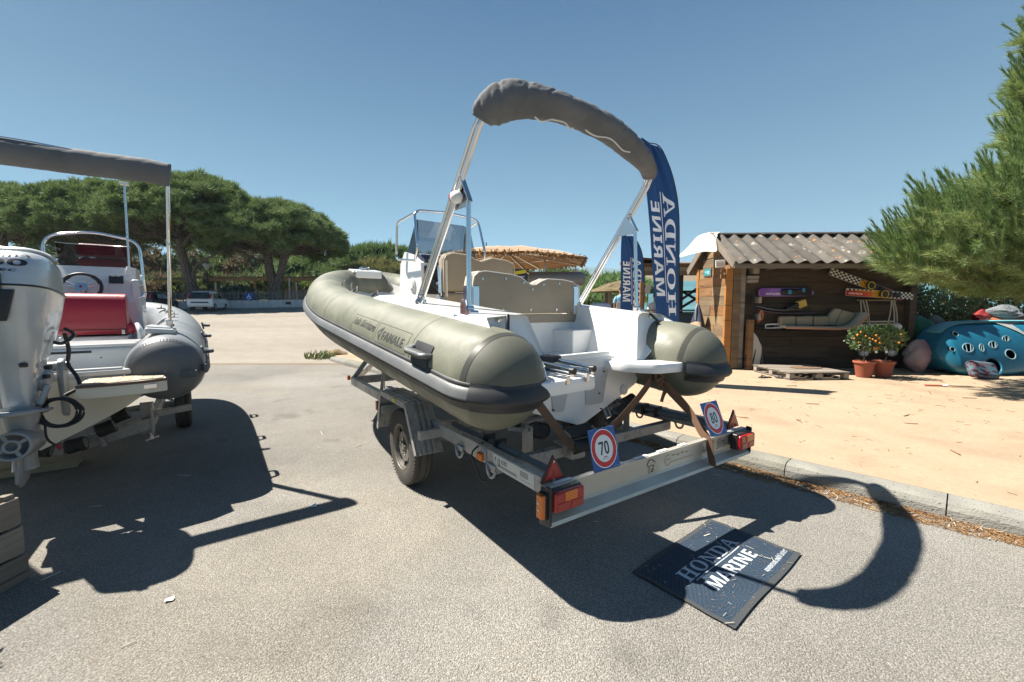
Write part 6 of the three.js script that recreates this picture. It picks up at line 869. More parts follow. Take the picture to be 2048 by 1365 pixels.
// ---------- young pine that reaches in from the right ----------
{
  const t = thing('pine_tree', 'bushy young pine with long needles reaching over the right end of the shed', 'tree');
  const base = V(9.2, 0.13, -6.9), wood = [limb([base, V(9.15, 2.2, -6.95), V(9.05, 4.2, -7.0), V(9.0, 6.3, -7.0)], 0.13, 0.03, 20)], spray = [], candle = [], cones = [];
  const col = (k) => C(lerp(0.10, 0.33, k), lerp(0.20, 0.40, k), lerp(0.05, 0.13, k));
  const branch = (o, d, L, lift, dens = 1) => {
    const e = o.clone().addScaledVector(d, L).add(V(0, lift * L, 0)), m = o.clone().lerp(e, 0.55).add(V(0, -0.06 * L, 0)), P = curve([o, m, e], 16); wood.push(limb([o, m, e], 0.035 * L / 2 + 0.012, 0.01, 10));
    const fwd = e.clone().sub(m).normalize();
    for (let i = 2; i <= 16; i++) for (let k = 0; k < 3.4 * dens; k++) {
      const p = P[i].clone().add(V(rr(-1, 1), rr(-0.6, 0.55), rr(-1, 1)).multiplyScalar(0.36 * (0.5 + 0.5 * (1 - i / 18)) * Math.min(1, L / 1.6))); const dd = p.clone().sub(P[Math.max(0, i - 3)]).normalize().multiplyScalar(0.9).addScaledVector(fwd, 0.5).add(V(0, 0.45, 0)).add(rdir().multiplyScalar(0.35));
      const up = p.y - P[i].y; if (rnd() < 0.30 + 1.0 * up) candle.push([p, dirQ(dd.clone().normalize().multiplyScalar(0.6).add(V(0, 0.9, 0))), rr(0.8, 1.25), col(clamp(rr(-0.05, 0.45)))]); else spray.push([p, dirQ(dd.add(V(0, -0.25, 0))), rr(0.8, 1.2), col(clamp(rr(0.1, 1.0)))]);
    }
    for (let k = 0; k < 4; k++) candle.push([e.clone().add(V(rr(-0.1, 0.1), rr(-0.06, 0.06), rr(-0.1, 0.1))), dirQ(fwd.clone().multiplyScalar(0.7).add(V(0, 0.75, 0)).add(rdir().multiplyScalar(0.2))), rr(1.0, 1.35), col(0.25)]);
    if (rnd() < 0.4) cones.push(P[11]);
  };
  const T = y => V(9.2 - 0.2 * (y / 6.3), y, -6.9 - 0.1 * (y / 6.3));
  // the lower limbs carry a broad rounded skirt, the leader stands above it
  const reach = (y0, tip, dens) => { const o = T(y0), d = tip.clone().sub(o), L = Math.hypot(d.x, d.z), lift = d.y / L; branch(o, V(d.x / L, 0, d.z / L), L, lift, dens); };
  for (let k = 0; k < 58; k++) { const u = (k + 0.5) / 58, el = Math.asin(lerp(-0.35, 1, u)), az = k * 2.39996; const c = V(8.3, 2.48, -7.0), p = c.clone().add(V(Math.cos(az) * Math.cos(el) * 1.75, Math.sin(el) * (el > 0 ? 1.1 : 0.9), Math.sin(az) * Math.cos(el) * 1.35)); if (p.x > 9.6) continue; reach(clamp(p.y - 0.5, 1.85, 3.0), p.add(rdir().multiplyScalar(0.12)), 1.25); }
  for (const [x, y, z] of [[6.2, 2.25, -6.95], [6.32, 2.12, -6.75], [6.35, 2.45, -7.1], [6.5, 2.72, -6.9], [6.55, 2.2, -7.3], [6.8, 2.98, -7.0], [6.75, 2.08, -6.7]]) reach(clamp(y - 0.2, 1.95, 2.2), V(x, y, z), 1.4);
  for (let w = 0; w < 9; w++) { const y = 3.1 + w * 0.36, L = lerp(1.0, 0.42, w / 8), n = 8; for (let k = 0; k < n; k++) { const a = k / n * 2 * PI + w * 0.9 + rr(-0.2, 0.2); branch(T(y + rr(-0.12, 0.12)), V(Math.cos(a), 0, Math.sin(a)), L * rr(0.8, 1.1), rr(0.35, 0.65)); } }
  part('trunk', wood, M_bark, t);
  scatter('crown', shootGeo(0.24, 0.17, 64, 0.0075, 1.0, 11), M_needle, spray, t).userData.kind = 'stuff';
  scatter('candle_shoot', shootGeo(0.42, 0.10, 110, 0.007, 0.55, 12), M_needle, candle, t).userData.kind = 'stuff';
  for (const p of cones.slice(0, 14)) { const g = lathe([[0.001, 0], [0.03, 0.015], [0.036, 0.05], [0.02, 0.09], [0.001, 0.1]], 10); part('pine_cone', g.translate(p.x, p.y - 0.05, p.z), mat({ color: C(0.16, 0.075, 0.035), roughness: 0.9 }), t); }
}
// ---------- hedge and shrubs behind the blue boat ----------
function shrub(name, label, cat, cx, cy, cz, rx, ry, rz, n, lf, colA, colB, group) {
  const t = thing(name, label, cat, [cx, 0, cz], 0, group), L = [], wood = [];
  const lobes = Array.from({ length: 14 }, () => { const d = rdir(); return [V(d.x * rx * 0.6, cy + d.y * ry * 0.6, d.z * rz * 0.6), rr(0.35, 0.6)]; });
  for (let i = 0; i < n; i++) { const [c, k] = lobes[i % 14], d = rdir(), q = Math.pow(rnd(), 0.4); const p = c.clone().add(V(d.x * rx * k * q, d.y * ry * k * q, d.z * rz * k * q)); if (p.y < 0.16) continue; const o = d.clone().add(V(0, 0.5, 0)).add(rdir().multiplyScalar(0.8)); const f = rnd(); L.push([p, dirQ(o), rr(0.7, 1.3), C(lerp(colA[0], colB[0], f), lerp(colA[1], colB[1], f), lerp(colA[2], colB[2], f))]); }
  for (let k = 0; k < 7; k++) { const [c] = lobes[k]; wood.push(limb([V(c.x * 0.25, 0, c.z * 0.25), V(c.x * 0.55, c.y * 0.5, c.z * 0.5), c], 0.03, 0.01, 8)); }
  part('stem', wood, M_bark, t); scatter('foliage', lf, M_leaf, L, t).userData.kind = 'stuff'; return t;
}
shrub('hedge', 'dark green hedge bush standing behind the sacks right of the shed', 'bush', 10.2, 1.1, -11.0, 1.3, 1.3, 0.9, 5200, leafGeo(0.09, 0.05), [0.018, 0.038, 0.014], [0.05, 0.085, 0.032], 'dark bushes behind the blue boat');
shrub('hedge', 'dark green hedge bush standing behind the blue plastic boat', 'bush', 12.0, 1.2, -10.6, 1.5, 1.45, 1.0, 6500, leafGeo(0.09, 0.05), [0.022, 0.044, 0.017], [0.06, 0.10, 0.04], 'dark bushes behind the blue boat');
shrub('shrub', 'bright lime green shrub at the right edge above the blue boat', 'bush', 11.9, 1.72, -9.0, 0.75, 0.6, 0.5, 2600, leafGeo(0.075, 0.045), [0.11, 0.20, 0.025], [0.2, 0.32, 0.05]);
// ---------- blue plastic boat lying tilted, with the stuff on and round it ----------
{
  const b = thing('pedal_boat', 'blue plastic boat hull lying tilted before the dark bushes at the right', 'boat', [8.8, 0.13, -8.45], 0);
  const top = [[0.0, 0.48], [0.12, 0.74], [0.42, 0.98], [1.0, 1.05], [2.2, 1.06], [3.8, 1.0]], bot = [[0.04, 0.30], [0.2, 0.1], [0.48, 0.0], [1.0, -0.02], [2.0, 0.08], [3.8, 0.22]];
  const T = curve(top.map(p => V(p[0], p[1], 0)), 150), Bt = curve(bot.map(p => V(p[0], p[1], 0)), 150), rows = [];
  for (let i = 0; i <= 150; i++) { const r = []; for (let j = 0; j <= 70; j++) { const a = j / 70 * PI, m = T[i].clone().lerp(Bt[i], (1 - Math.cos(a)) / 2); m.z = -0.16 - 0.42 * (m.y / 1.1) + (0.08 + 0.2 * Math.min(1, i / 40)) * Math.pow(Math.sin(a), 0.6); r.push(m); } rows.push(r); }
  const back = rows.map(r => r.map(p => p.clone().add(V(0, 0.0, -0.5 - (p.z + 0.3) * 0.9))));
  const M_blue = phys({ map: smudge([0.010, 0.12, 0.20], [0.017, 0.165, 0.265], 161), roughness: 0.35 });
  const HOLES = [[0.47, 0.56, 0.11, 0.09, 0.3], [0.75, 0.56, 0.05, 0.08, -0.2], [1.0, 0.62, 0.085, 0.07, 0.4], [1.29, 0.43, 0.1, 0.1, 0], [1.32, 0.74, 0.08, 0.055, 0.3], [0.89, 0.20, 0.17, 0.18, 0], [1.72, 0.45, 0.07, 0.08, 0.6], [0.36, 0.83, 0.06, 0.045, -0.5], [0.17, 0.53, 0.05, 0.045, -0.5]];
  const face = grid(rows), ip = face.index.array, pp = face.attributes.position, keepI = []; // the openings are cut through the skin
  for (let k = 0; k < ip.length; k += 3) { const cx = (pp.getX(ip[k]) + pp.getX(ip[k + 1]) + pp.getX(ip[k + 2])) / 3, cy = (pp.getY(ip[k]) + pp.getY(ip[k + 1]) + pp.getY(ip[k + 2])) / 3; if (!HOLES.some(([x, y, rx, ry, q]) => { const u = (cx - x) * Math.cos(q) + (cy - y) * Math.sin(q), v = -(cx - x) * Math.sin(q) + (cy - y) * Math.cos(q); return (u / rx) ** 2 + (v / (ry * 0.94)) ** 2 < 1; })) keepI.push(ip[k], ip[k + 1], ip[k + 2]); } face.setIndex(keepI);
  part('hull', [face, grid(back), grid([rows.map(r => r[0]), back.map(r => r[0])]), grid([rows.map(r => r[70]), back.map(r => r[70])]), grid([rows[0], back[0]]), grid([rows[150], back[150]])], M_blue, b);
  const at = (x, y) => { let k = 0; for (let i = 0; i < 150; i++) if (T[i].x <= x) k = i; const f = clamp((y - Bt[k].y) / (T[k].y - Bt[k].y)); const a = Math.acos(clamp(2 * f - 1, -1, 1)); return V(x, y, -0.16 - 0.42 * (y / 1.1) + (0.08 + 0.2 * Math.min(1, k / 40)) * Math.pow(Math.sin(a), 0.6) + 0.004); };
  const M_edge = mat({ color: C(0.22, 0.36, 0.41), roughness: 0.5 });
  HOLES.forEach(([x, y, rx, ry, q], i) => { const p = at(x, y), big = i === 5; const rim = part('opening_rim', new THREE.TorusGeometry(1, big ? 0.13 : 0.12, 8, 36).scale(rx, ry, big ? 0.12 : 0.05).rotateZ(q).rotateX(-0.37).translate(p.x, p.y, p.z), big ? M_blue : M_edge, b); if (i < 5 && i !== 3) parts('opening_bar', [-0.35, 0.35].map(k => rod(V(p.x + k * rx, p.y - ry * 0.8, p.z + 0.28 * ry), V(p.x + k * rx * 1.3 + 0.02, p.y + ry * 0.8, p.z - 0.28 * ry), 0.007, 6)), M_edge, rim); });
  part('deck_edge', sweep(T.filter((_, i) => i >= 40 && i % 5 === 0).map(p => p.clone().add(V(0, 0.02, -0.5))), [[0.2, 0.02], [-0.1, 0.03], [-0.1, -0.02], [0.2, -0.02]]), mat({ color: C(0.16, 0.42, 0.48), roughness: 0.5 }), b);
  const pale = curve([V(1.3, 1.07, -0.4), V(1.6, 0.9, -0.25), V(1.95, 0.66, -0.12), V(2.3, 0.62, -0.1)], 12); part('pale_panel', grid(pale.map((p, i) => [p, V(p.x + 0.5, 1.08, -0.48)])), mat({ color: C(0.34, 0.35, 0.34), roughness: 0.6 }), b);
  // mooring wood under it
  solo('driftwood', limb([V(9.6, 0.17, -7.75), V(10.4, 0.2, -7.6), V(11.2, 0.22, -7.3)], 0.035, 0.012), M_bark, 'grey driftwood branch on the pavement before the blue boat', 'branch');
  solo('printed_cushion', (() => { const g = new RoundedBoxGeometry(0.52, 0.34, 0.16, 3, 0.07); return g.rotateX(-0.5).rotateZ(-0.12).translate(9.1, 0.3, -8.1); })(), mat({ map: tex(128, (u, v) => { const [d, id] = worley(u, v, 7, 166); return id > 0.62 ? [0.08, 0.17, 0.21] : id > 0.45 ? [0.16, 0.10, 0.12] : [0.085, 0.02, 0.045]; }), roughness: 0.8 }), 'purple patterned cushion under the nose of the blue boat', 'cushion');
}
function sack(name, label, cat, x, y, z, r, h, d, m, sd, tie) { const rows = []; for (let i = 0; i <= 16; i++) { const f = i / 16, R0 = Math.pow(Math.sin(PI * (0.06 + 0.9 * f)), 0.55); rows.push(Array.from({ length: 33 }, (_, j) => { const a = j / 32 * 2 * PI, w = 1 + 0.34 * (vn((j % 32) / 32 * 6, f * 3.2, [6, 1e5], sd) - 0.5) + 0.22 * (vn((j % 32) / 32 * 14, f * 9, [14, 1e5], sd + 3) - 0.5) - 0.07 * Math.pow(1 - Math.abs(Math.sin(a * 4 + f * 7)), 4); return V(x + r * R0 * w * Math.cos(a) + d * f, y + h * f + 0.03 * Math.sin(a * 2 + sd), z + r * 0.8 * R0 * w * Math.sin(a)); })); } return solo(name, [grid(rows, { closed: true }), poly([rows[16].slice(0, -1)])], m, label, cat); }
sack('sack', 'big green sack leaning between the shed and the blue boat', 'sack', 9.45, 0.45, -9.75, 0.42, 0.85, -0.12, mat({ color: C(0.014, 0.135, 0.062), roughness: 0.5, bumpMap: grainBump, bumpScale: 0.01 }), 3);
sack('sack', 'grey and pink plastic sack at the right foot of the shed', 'sack', 8.65, 0.14, -8.95, 0.25, 0.66, 0.02, mat({ map: tex(128, (u, v) => mixc(mixc([0.30, 0.13, 0.16], [0.42, 0.27, 0.28], fbm(u, v, 6, 4, 172)), [0.36, 0.35, 0.35], sm(0.3, 0.7, fbm(u, v, 2, 3, 173))), { rep: [0.7, 0.7] }), roughness: 0.55, bumpMap: grainBump, bumpScale: 0.012 }), 8);
sack('sack', 'dusty grey sack behind the green one', 'sack', 10.1, 0.5, -9.9, 0.3, 0.8, -0.2, mat({ color: C(0.190, 0.180, 0.155), roughness: 0.8 }), 15);
{
  const kx = thing('kayak', 'orange red kayak end resting on the blue boat under the cloth pile', 'kayak', [10.45, 1.2, -9.15], -6);
  const rows = []; for (let i = 0; i <= 16; i++) { const f = i / 16, w = 0.3 * Math.pow(Math.sin(PI * (0.06 + 0.7 * f)), 0.7), h = 0.09; rows.push(Array.from({ length: 17 }, (_, j) => { const a = j / 16 * 2 * PI; return V(-0.25 + f * 2.4, h * Math.sin(a) + 0.02, w * Math.cos(a)); })); }
  part('hull', grid(rows, { closed: true }), mat({ color: C(0.510, 0.143, 0.065), roughness: 0.4 }), kx); part('deck_stripe', box(0.7, 0.02, 0.3, 0.75, 0.11, 0.02, { b: 0.008 }), mat({ color: C(0.14, 0.3, 0.34), roughness: 0.5 }), kx);
}
sack('cloth_pile', 'grey bundled cloth lying on top of the blue boat', 'cloth', 10.55, 1.24, -9.15, 0.32, 0.3, 0.1, mat({ color: C(0.230, 0.255, 0.267), roughness: 0.95, bumpMap: grainBump, bumpScale: 0.02 }), 21);
sack('life_jacket', 'red bundle beside the grey cloth on the blue boat', 'bundle', 10.2, 1.2, -9.2, 0.15, 0.24, 0.05, mat({ color: C(0.270, 0.020, 0.021), roughness: 0.8 }), 27);
sack('life_jacket', 'small red bundle at the right edge on the orange kayak', 'bundle', 11.35, 1.1, -8.95, 0.12, 0.18, 0.0, mat({ color: C(0.370, 0.021, 0.021), roughness: 0.8 }), 31);
// ---------- potted orange trees ----------
for (const [x, z, lab, fr] of [[6.98, -8.3, 'potted orange bush with fruit in the left terracotta pot before the shed', 17], [7.38, -8.32, 'potted leafy bush in the right terracotta pot before the shed', 3]]) {
  const p = thing('potted_plant', lab, 'potted plant', [x, 0.133, z], 0, 'terracotta pots before the shed');
  part('pot', lathe([[0.001, 0.0], [0.115, 0.0], [0.125, 0.01], [0.165, 0.27], [0.18, 0.272], [0.186, 0.285], [0.186, 0.315], [0.175, 0.318], [0.168, 0.30], [0.15, 0.27], [0.001, 0.265]], 32), mat({ map: smudge([0.30, 0.082, 0.042], [0.38, 0.115, 0.062], 181), roughness: 0.75 }), p);
  part('soil', lathe([[0.001, 0.272], [0.15, 0.266]], 20), mat({ color: C(0.04, 0.028, 0.02), roughness: 1 }), p);
  const dx = fr > 10 ? -0.02 : 0.06; part('stem', [limb([V(0, 0.26, 0), V(dx, 0.45, 0.0), V(dx * 1.6, 0.62, 0)], 0.014, 0.01), ...Array.from({ length: 9 }, (_, k) => { const a = k * 0.7; return limb([V(dx * 1.5, 0.58, 0), V(0.12 * Math.cos(a), 0.72, 0.12 * Math.sin(a)), V(0.25 * Math.cos(a), 0.85 + 0.1 * Math.sin(k * 3), 0.25 * Math.sin(a))], 0.007, 0.003, 6); })], M_bark, p);
  const L = [], col = () => { const f = rnd(); return C(lerp(0.03, 0.10, f), lerp(0.065, 0.17, f), lerp(0.016, 0.04, f)); };
  for (let i = 0; i < 620; i++) { const d = rdir(), q = Math.pow(rnd(), 0.45); const c = V(d.x * 0.31 * q, 0.76 + d.y * 0.24 * q, d.z * 0.27 * q); L.push([c, dirQ(d.clone().add(V(0, 0.25, 0)).add(rdir().multiplyScalar(0.7))), rr(0.7, 1.3), col()]); }
  scatter('foliage', leafGeo(0.075, 0.032), M_leaf, L, p).userData.kind = 'stuff';
  for (let k = 0; k < fr; k++) { const d = rdir(); d.z = Math.abs(d.z) + 0.2; d.normalize(); part('orange', new THREE.SphereGeometry(rr(0.016, 0.022), 12, 8).translate(d.x * 0.29, 0.73 + d.y * 0.2, d.z * 0.27), mat({ color: C(0.62, 0.2, 0.012), roughness: 0.5 }), p); }
  part('plant_tag', box(0.05, 0.13, 0.003, fr > 10 ? 0.1 : -0.08, 0.55, 0.12, { rz: 0.35 }), M_gel_matt, p);
}
{ const f = thing('garden_fork', 'small garden fork with red handle lying on the pavement', 'garden fork', [7.5, 0.14, -7.25], -12); part('handle', rod(V(-0.28, 0.012, 0), V(0.05, 0.012, 0), 0.014), mat({ color: C(0.42, 0.08, 0.03), roughness: 0.6 }), f); part('collar', rod(V(-0.02, 0.013, 0), V(0.06, 0.013, 0), 0.019), M_gel_matt, f); for (const z of [-0.05, -0.018, 0.018, 0.05]) part('tine', rod(V(0.1, 0.012, z * 0.5), V(0.42, 0.01, z), 0.006, 6), mat({ color: C(0.12, 0.08, 0.05), roughness: 0.7 }), f); part('neck', rod(V(0.04, 0.012, 0), V(0.12, 0.012, 0), 0.009), M_steel, f); }
// ---------- sea, hills ----------
{
  const bump = tex(512, (u, v) => 0.6 * fbm(u, v, 8, 5, 201, 4) + 0.4 * fbm(u, v, 24, 3, 202, 4), { linear: true, rep: 0.35 });
  const M_sea = phys({ map: tex(256, (u, v) => mixc([0.055, 0.15, 0.165], [0.10, 0.22, 0.235], sm(0.35, 0.7, fbm(u, v, 4, 5, 203, 6))), { rep: [0.04, 0.04] }), roughness: 0.35, bumpMap: bump, bumpScale: 0.12, ior: 1.33 });
  const pos = [], uv = [], idx = [], Zs2 = [26, 34, 48, 75, 130, 260, 600, 1400, 3400]; // the bay: the land falls away from the level of the sea behind it
  Zs2.forEach((d, j) => { for (let i = 0; i <= 12; i++) { const x = lerp(0.265 * d, 0.265 * d + 40 + d * 2.2, i / 12); pos.push(x, 1.22 + 0.087 * (d - 26), -d); uv.push(x, -d); } });
  for (let j = 0; j < Zs2.length - 1; j++) for (let i = 0; i < 12; i++) { const a = j * 13 + i; idx.push(a, a + 1, a + 13, a + 1, a + 14, a + 13); }
  const g = new THREE.BufferGeometry(); g.setAttribute('position', new THREE.Float32BufferAttribute(pos, 3)); g.setAttribute('uv', new THREE.Float32BufferAttribute(uv, 2)); g.setIndex(idx); g.computeVertexNormals(); struct('sea', g, M_sea);
  const M_hill = mat({ map: tex(256, (u, v) => mixc([0.03, 0.05, 0.028], [0.085, 0.105, 0.06], fbm(u, v, 6, 6, 204)), { rep: 1 / 420 }), roughness: 1 });
  const hill = (x0, x1, z, base, prof, sd) => { const top = [], n = 90, rows = []; for (let r = 0; r <= 8; r++) { const q = []; for (let i = 0; i <= n; i++) { const f = i / n, h = prof(f) * (0.86 + 0.28 * wn(i * 0.11, sd, 1, sd)); q.push(V(lerp(x0, x1, f), base + h * Math.sin(r / 8 * PI / 2) + (r && r < 8 ? 14 * (wn(i * 0.3, r * 0.6, 1, sd + 3) - 0.5) : 0), z - r * 45 + 25 * Math.sin(i * 0.7 + r))); } rows.push(q); } struct('hills', boxUV(grid(rows)), M_hill); };
  hill(-900, 2600, -2900, 235, f => 62 + 46 * Math.exp(-Math.pow((f - 0.375) / 0.055, 2)) + 18 * Math.sin(f * 14) + 26 * Math.sin(f * 5 + 2) * sm(0.4, 0.6, f), 5);
  hill(-1800, 900, -2300, 170, f => 55 + 20 * Math.sin(f * 9 + 1), 9);
}
// ---------- umbrella pines beyond the low wall ----------
function bladeTuft(n, l, w, sd) { const a = []; const s0 = seed; seed = sd; for (let i = 0; i < n; i++) { const d = V(rr(-1, 1), rr(-0.1, 1.15), rr(-1, 1)).normalize(), b = d.clone().multiplyScalar(0.06).add(rdir().multiplyScalar(0.10)), e = b.clone().addScaledVector(d, l * rr(0.6, 1.1)), s = d.clone().cross(rdir()).normalize().multiplyScalar(w / 2); for (const p of [b.clone().add(s), b.clone().sub(s), e]) a.push(p.x, p.y, p.z); } seed = s0; const g = new THREE.BufferGeometry(); g.setAttribute('position', new THREE.Float32BufferAttribute(a, 3)); g.computeVertexNormals(); return g; }
const TUFT = bladeTuft(26, 0.46, 0.07, 21), TUFT2 = bladeTuft(26, 0.75, 0.14, 22);
function pine(label, x, z, trunks, crown, o = {}) {
  const y0 = rise(z), t = thing('umbrella_pine', label, 'tree', [x, y0, z], 0, o.group), L = [], wood = [];
  const { cx, cy, cz = 0, rx, rz, h, n, droop = 0.25 } = crown, clumps = [];
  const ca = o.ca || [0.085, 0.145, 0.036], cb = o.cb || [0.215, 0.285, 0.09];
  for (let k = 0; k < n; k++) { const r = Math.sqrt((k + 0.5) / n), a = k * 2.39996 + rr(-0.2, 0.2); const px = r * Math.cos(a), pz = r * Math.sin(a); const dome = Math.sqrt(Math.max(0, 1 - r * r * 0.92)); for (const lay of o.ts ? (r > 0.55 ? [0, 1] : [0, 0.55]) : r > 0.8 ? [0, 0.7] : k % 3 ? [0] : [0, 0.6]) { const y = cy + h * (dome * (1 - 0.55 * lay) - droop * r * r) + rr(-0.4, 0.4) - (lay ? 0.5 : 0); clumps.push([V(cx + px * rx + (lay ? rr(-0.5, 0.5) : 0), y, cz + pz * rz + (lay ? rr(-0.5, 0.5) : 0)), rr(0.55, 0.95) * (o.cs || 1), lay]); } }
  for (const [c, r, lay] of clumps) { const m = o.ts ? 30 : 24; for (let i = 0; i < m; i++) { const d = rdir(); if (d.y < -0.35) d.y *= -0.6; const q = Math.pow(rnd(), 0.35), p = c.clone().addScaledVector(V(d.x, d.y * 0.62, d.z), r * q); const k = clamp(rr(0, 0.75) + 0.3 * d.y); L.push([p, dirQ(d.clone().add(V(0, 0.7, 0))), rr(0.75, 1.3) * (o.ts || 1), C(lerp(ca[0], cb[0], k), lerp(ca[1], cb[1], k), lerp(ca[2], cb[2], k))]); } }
  const heads = clumps; 
  for (const [pts, r0, r1] of trunks) { wood.push(limb(pts.map(p => V(...p)), r0, r1, 14)); }
  const stubs = o.stubs || []; 
  for (const [bx, by, bz, n2, r0] of stubs) for (let k = 0; k < n2 * (o.ts ? 1 : 4); k++) { const c = heads[Math.floor(rnd() * heads.length)][0], b = V(bx, by, bz); const m = b.clone().lerp(c, 0.5).add(V(rr(-0.5, 0.5), rr(-0.7, 0.1), rr(-0.4, 0.4))); wood.push(limb([b, m, c], r0 * (k < n2 ? 1 : 0.55), 0.018, 8)); for (let q = 0; q < 3; q++) { const e = m.clone().lerp(c, 0.3 + 0.2 * q); wood.push(limb([e, e.clone().add(V(rr(-1, 1), rr(0.1, 0.9), rr(-1, 1)))], 0.022, 0.008, 3)); } }
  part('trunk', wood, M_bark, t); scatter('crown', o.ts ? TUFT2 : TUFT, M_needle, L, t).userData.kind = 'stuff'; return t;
}
const PG = 'umbrella pines beyond the low wall';
pine('umbrella pine with three grey limbs, outermost toward the olive boat', -21.2, -38, [[[[-0.1, 0, 0], [-0.05, 1.6, 0], [-0.35, 3.2, 0.1], [-0.5, 5.2, 0.2], [-1.0, 6.3, 0.2]], 0.55, 0.2], [[[0.1, 0.2, 0], [0.3, 1.8, 0.1], [0.9, 3.4, 0.2], [1.4, 4.6, 0.3], [2.6, 5.7, 0.3]], 0.42, 0.14], [[[0.15, 1.4, 0], [0.55, 3, 0], [0.85, 4.6, 0], [1.0, 6.0, 0]], 0.3, 0.12], [[[-0.35, 3.6, 0.1], [-1.6, 4.2, 0.6], [-3.2, 4.9, 1], [-4.8, 5.2, 1]], 0.13, 0.05], [[[1.2, 4.2, 0.2], [2.8, 5.2, 0.6], [4.4, 5.9, 0.9]], 0.12, 0.04]], { cx: 0.3, cy: 5.5, rx: 5.6, rz: 5.2, h: 2.9, n: 150 }, { stubs: [[-0.6, 5.4, 0.2, 12, 0.07], [1.2, 4.6, 0.2, 14, 0.07], [0.9, 5.0, 0, 10, 0.06]], group: undefined });
pine('tall umbrella pine with a curved trunk rising behind the parked white car', -27.6, -36.5, [[[[0.2, 0, 0], [0.1, 1.8, 0], [-0.35, 3.6, 0], [-0.7, 5.4, 0], [-0.5, 7.2, 0]], 0.52, 0.22], [[[0.2, 1.9, 0], [0.6, 3.2, 0.2], [1.7, 3.9, 0.5], [3.6, 4.7, 0.8]], 0.2, 0.06], [[[-0.6, 5.0, 0], [0.8, 6.2, 0.4], [2.0, 7.2, 0.4]], 0.16, 0.05], [[[-0.5, 4.4, 0], [-1.8, 5.8, 0.4], [-3.2, 6.8, 0.4]], 0.15, 0.05]], { cx: 0.4, cy: 6.9, rx: 6.4, rz: 5.4, h: 3.4, n: 150 }, { stubs: [[-0.5, 5.8, 0, 16, 0.08], [0.0, 6.6, 0, 14, 0.07]] });
pine('umbrella pine over the red seated boat, between the light mast and canopy', -36.5, -38.5, [[[[0, 0, 0], [0.3, 2.5, 0], [-0.2, 5, 0], [0.3, 7, 0]], 0.5, 0.2], [[[0, 3, 0], [1.8, 4.8, 0.3], [3, 6.3, 0.3]], 0.2, 0.06], [[[0, 3.6, 0], [-1.8, 5.4, 0.3], [-3, 6.6, 0.3]], 0.2, 0.06]], { cx: 0, cy: 6.6, rx: 6.2, rz: 5.2, h: 3.5, n: 150 }, { stubs: [[0, 5.6, 0, 22, 0.08]] });
pine('umbrella pine at the far left edge above the engine cowl', -46.5, -39, [[[[0, 0, 0], [-0.3, 3, 0], [0.2, 5, 0], [0.2, 7.2, 0]], 0.5, 0.2], [[[0, 3.2, 0], [2, 5, 0.3], [3, 6.5, 0.3]], 0.2, 0.06]], { cx: 0, cy: 6.8, rx: 6.6, rz: 5.4, h: 3.4, n: 150 }, { stubs: [[0, 5.8, 0, 20, 0.08]] });
pine('second row umbrella pine showing dark behind the left pines', -42, -66, [[[[0, 0, 0], [0.3, 3, 0], [0, 7, 0]], 0.5, 0.2]], { cx: 0, cy: 5.6, rx: 9, rz: 5, h: 5.4, n: 130 }, { stubs: [[0, 5.6, 0, 20, 0.09]] });
pine('second row umbrella pine behind the far left pines', -66, -66, [[[[0, 0, 0], [0.3, 3, 0], [0, 7, 0]], 0.5, 0.2]], { cx: 0, cy: 5.6, rx: 9, rz: 5, h: 5.6, n: 120 }, { stubs: [[0, 5.6, 0, 16, 0.09]] });
// rounder trees in the middle distance
const G2 = { ts: 1.0, cs: 1.5, ca: [0.085, 0.15, 0.042], cb: [0.20, 0.275, 0.09] };
pine('rounded dark tree between the umbrella pine and the olive bow', -25.5, -55, [[[[0, 0, 0], [0, 3, 0]], 0.4, 0.2]], { cx: 0, cy: 1.2, rx: 6.2, rz: 4, h: 2.7, n: 90, droop: 0.35 }, { ...G2, stubs: [[0, 2.5, 0, 8, 0.1]] });
pine('rounded tree low behind the olive bow, left of the console', -22.5, -62, [[[[0, 0, 0], [0, 3, 0]], 0.4, 0.2]], { cx: 0, cy: 1.0, rx: 6, rz: 4, h: 3.0, n: 80, droop: 0.35 }, { ...G2, stubs: [[0, 2.5, 0, 8, 0.1]] });
pine('broad bright green pine seen over the olive bow', -15.4, -50, [[[[0, 0, 0], [0, 3, 0]], 0.4, 0.2]], { cx: 0, cy: 1.6, rx: 6.6, rz: 4, h: 3.4, n: 110, droop: 0.3 }, { ...G2, stubs: [[0, 2.5, 0, 8, 0.1]] });
pine('dark pine crown seen just behind the boat console', -8.5, -54, [[[[0, 0, 0], [0, 3, 0]], 0.4, 0.2]], { cx: 0, cy: 1.2, rx: 6.4, rz: 4, h: 2.9, n: 100, droop: 0.3 }, { ...G2, stubs: [[0, 2.5, 0, 8, 0.1]] });
pine('pine crown seen between the canopy strut and the straw parasol', -2.6, -56, [[[[0, 0, 0], [0, 3, 0]], 0.4, 0.2]], { cx: 0, cy: 1.0, rx: 5.4, rz: 4, h: 2.6, n: 90, droop: 0.3 }, { ...G2, stubs: [[0, 2.5, 0, 8, 0.1]] });
pine('olive shrub low behind the inside of the olive bow', -13.2, -42, [[[[0, 0, 0], [0, 1.5, 0]], 0.2, 0.1]], { cx: 0, cy: 0.6, rx: 4.2, rz: 2, h: 2.5, n: 60, droop: 0.3 }, { ...G2, cs: 1, ca: [0.16, 0.165, 0.055], cb: [0.28, 0.27, 0.10], stubs: [[0, 1, 0, 6, 0.06]] });
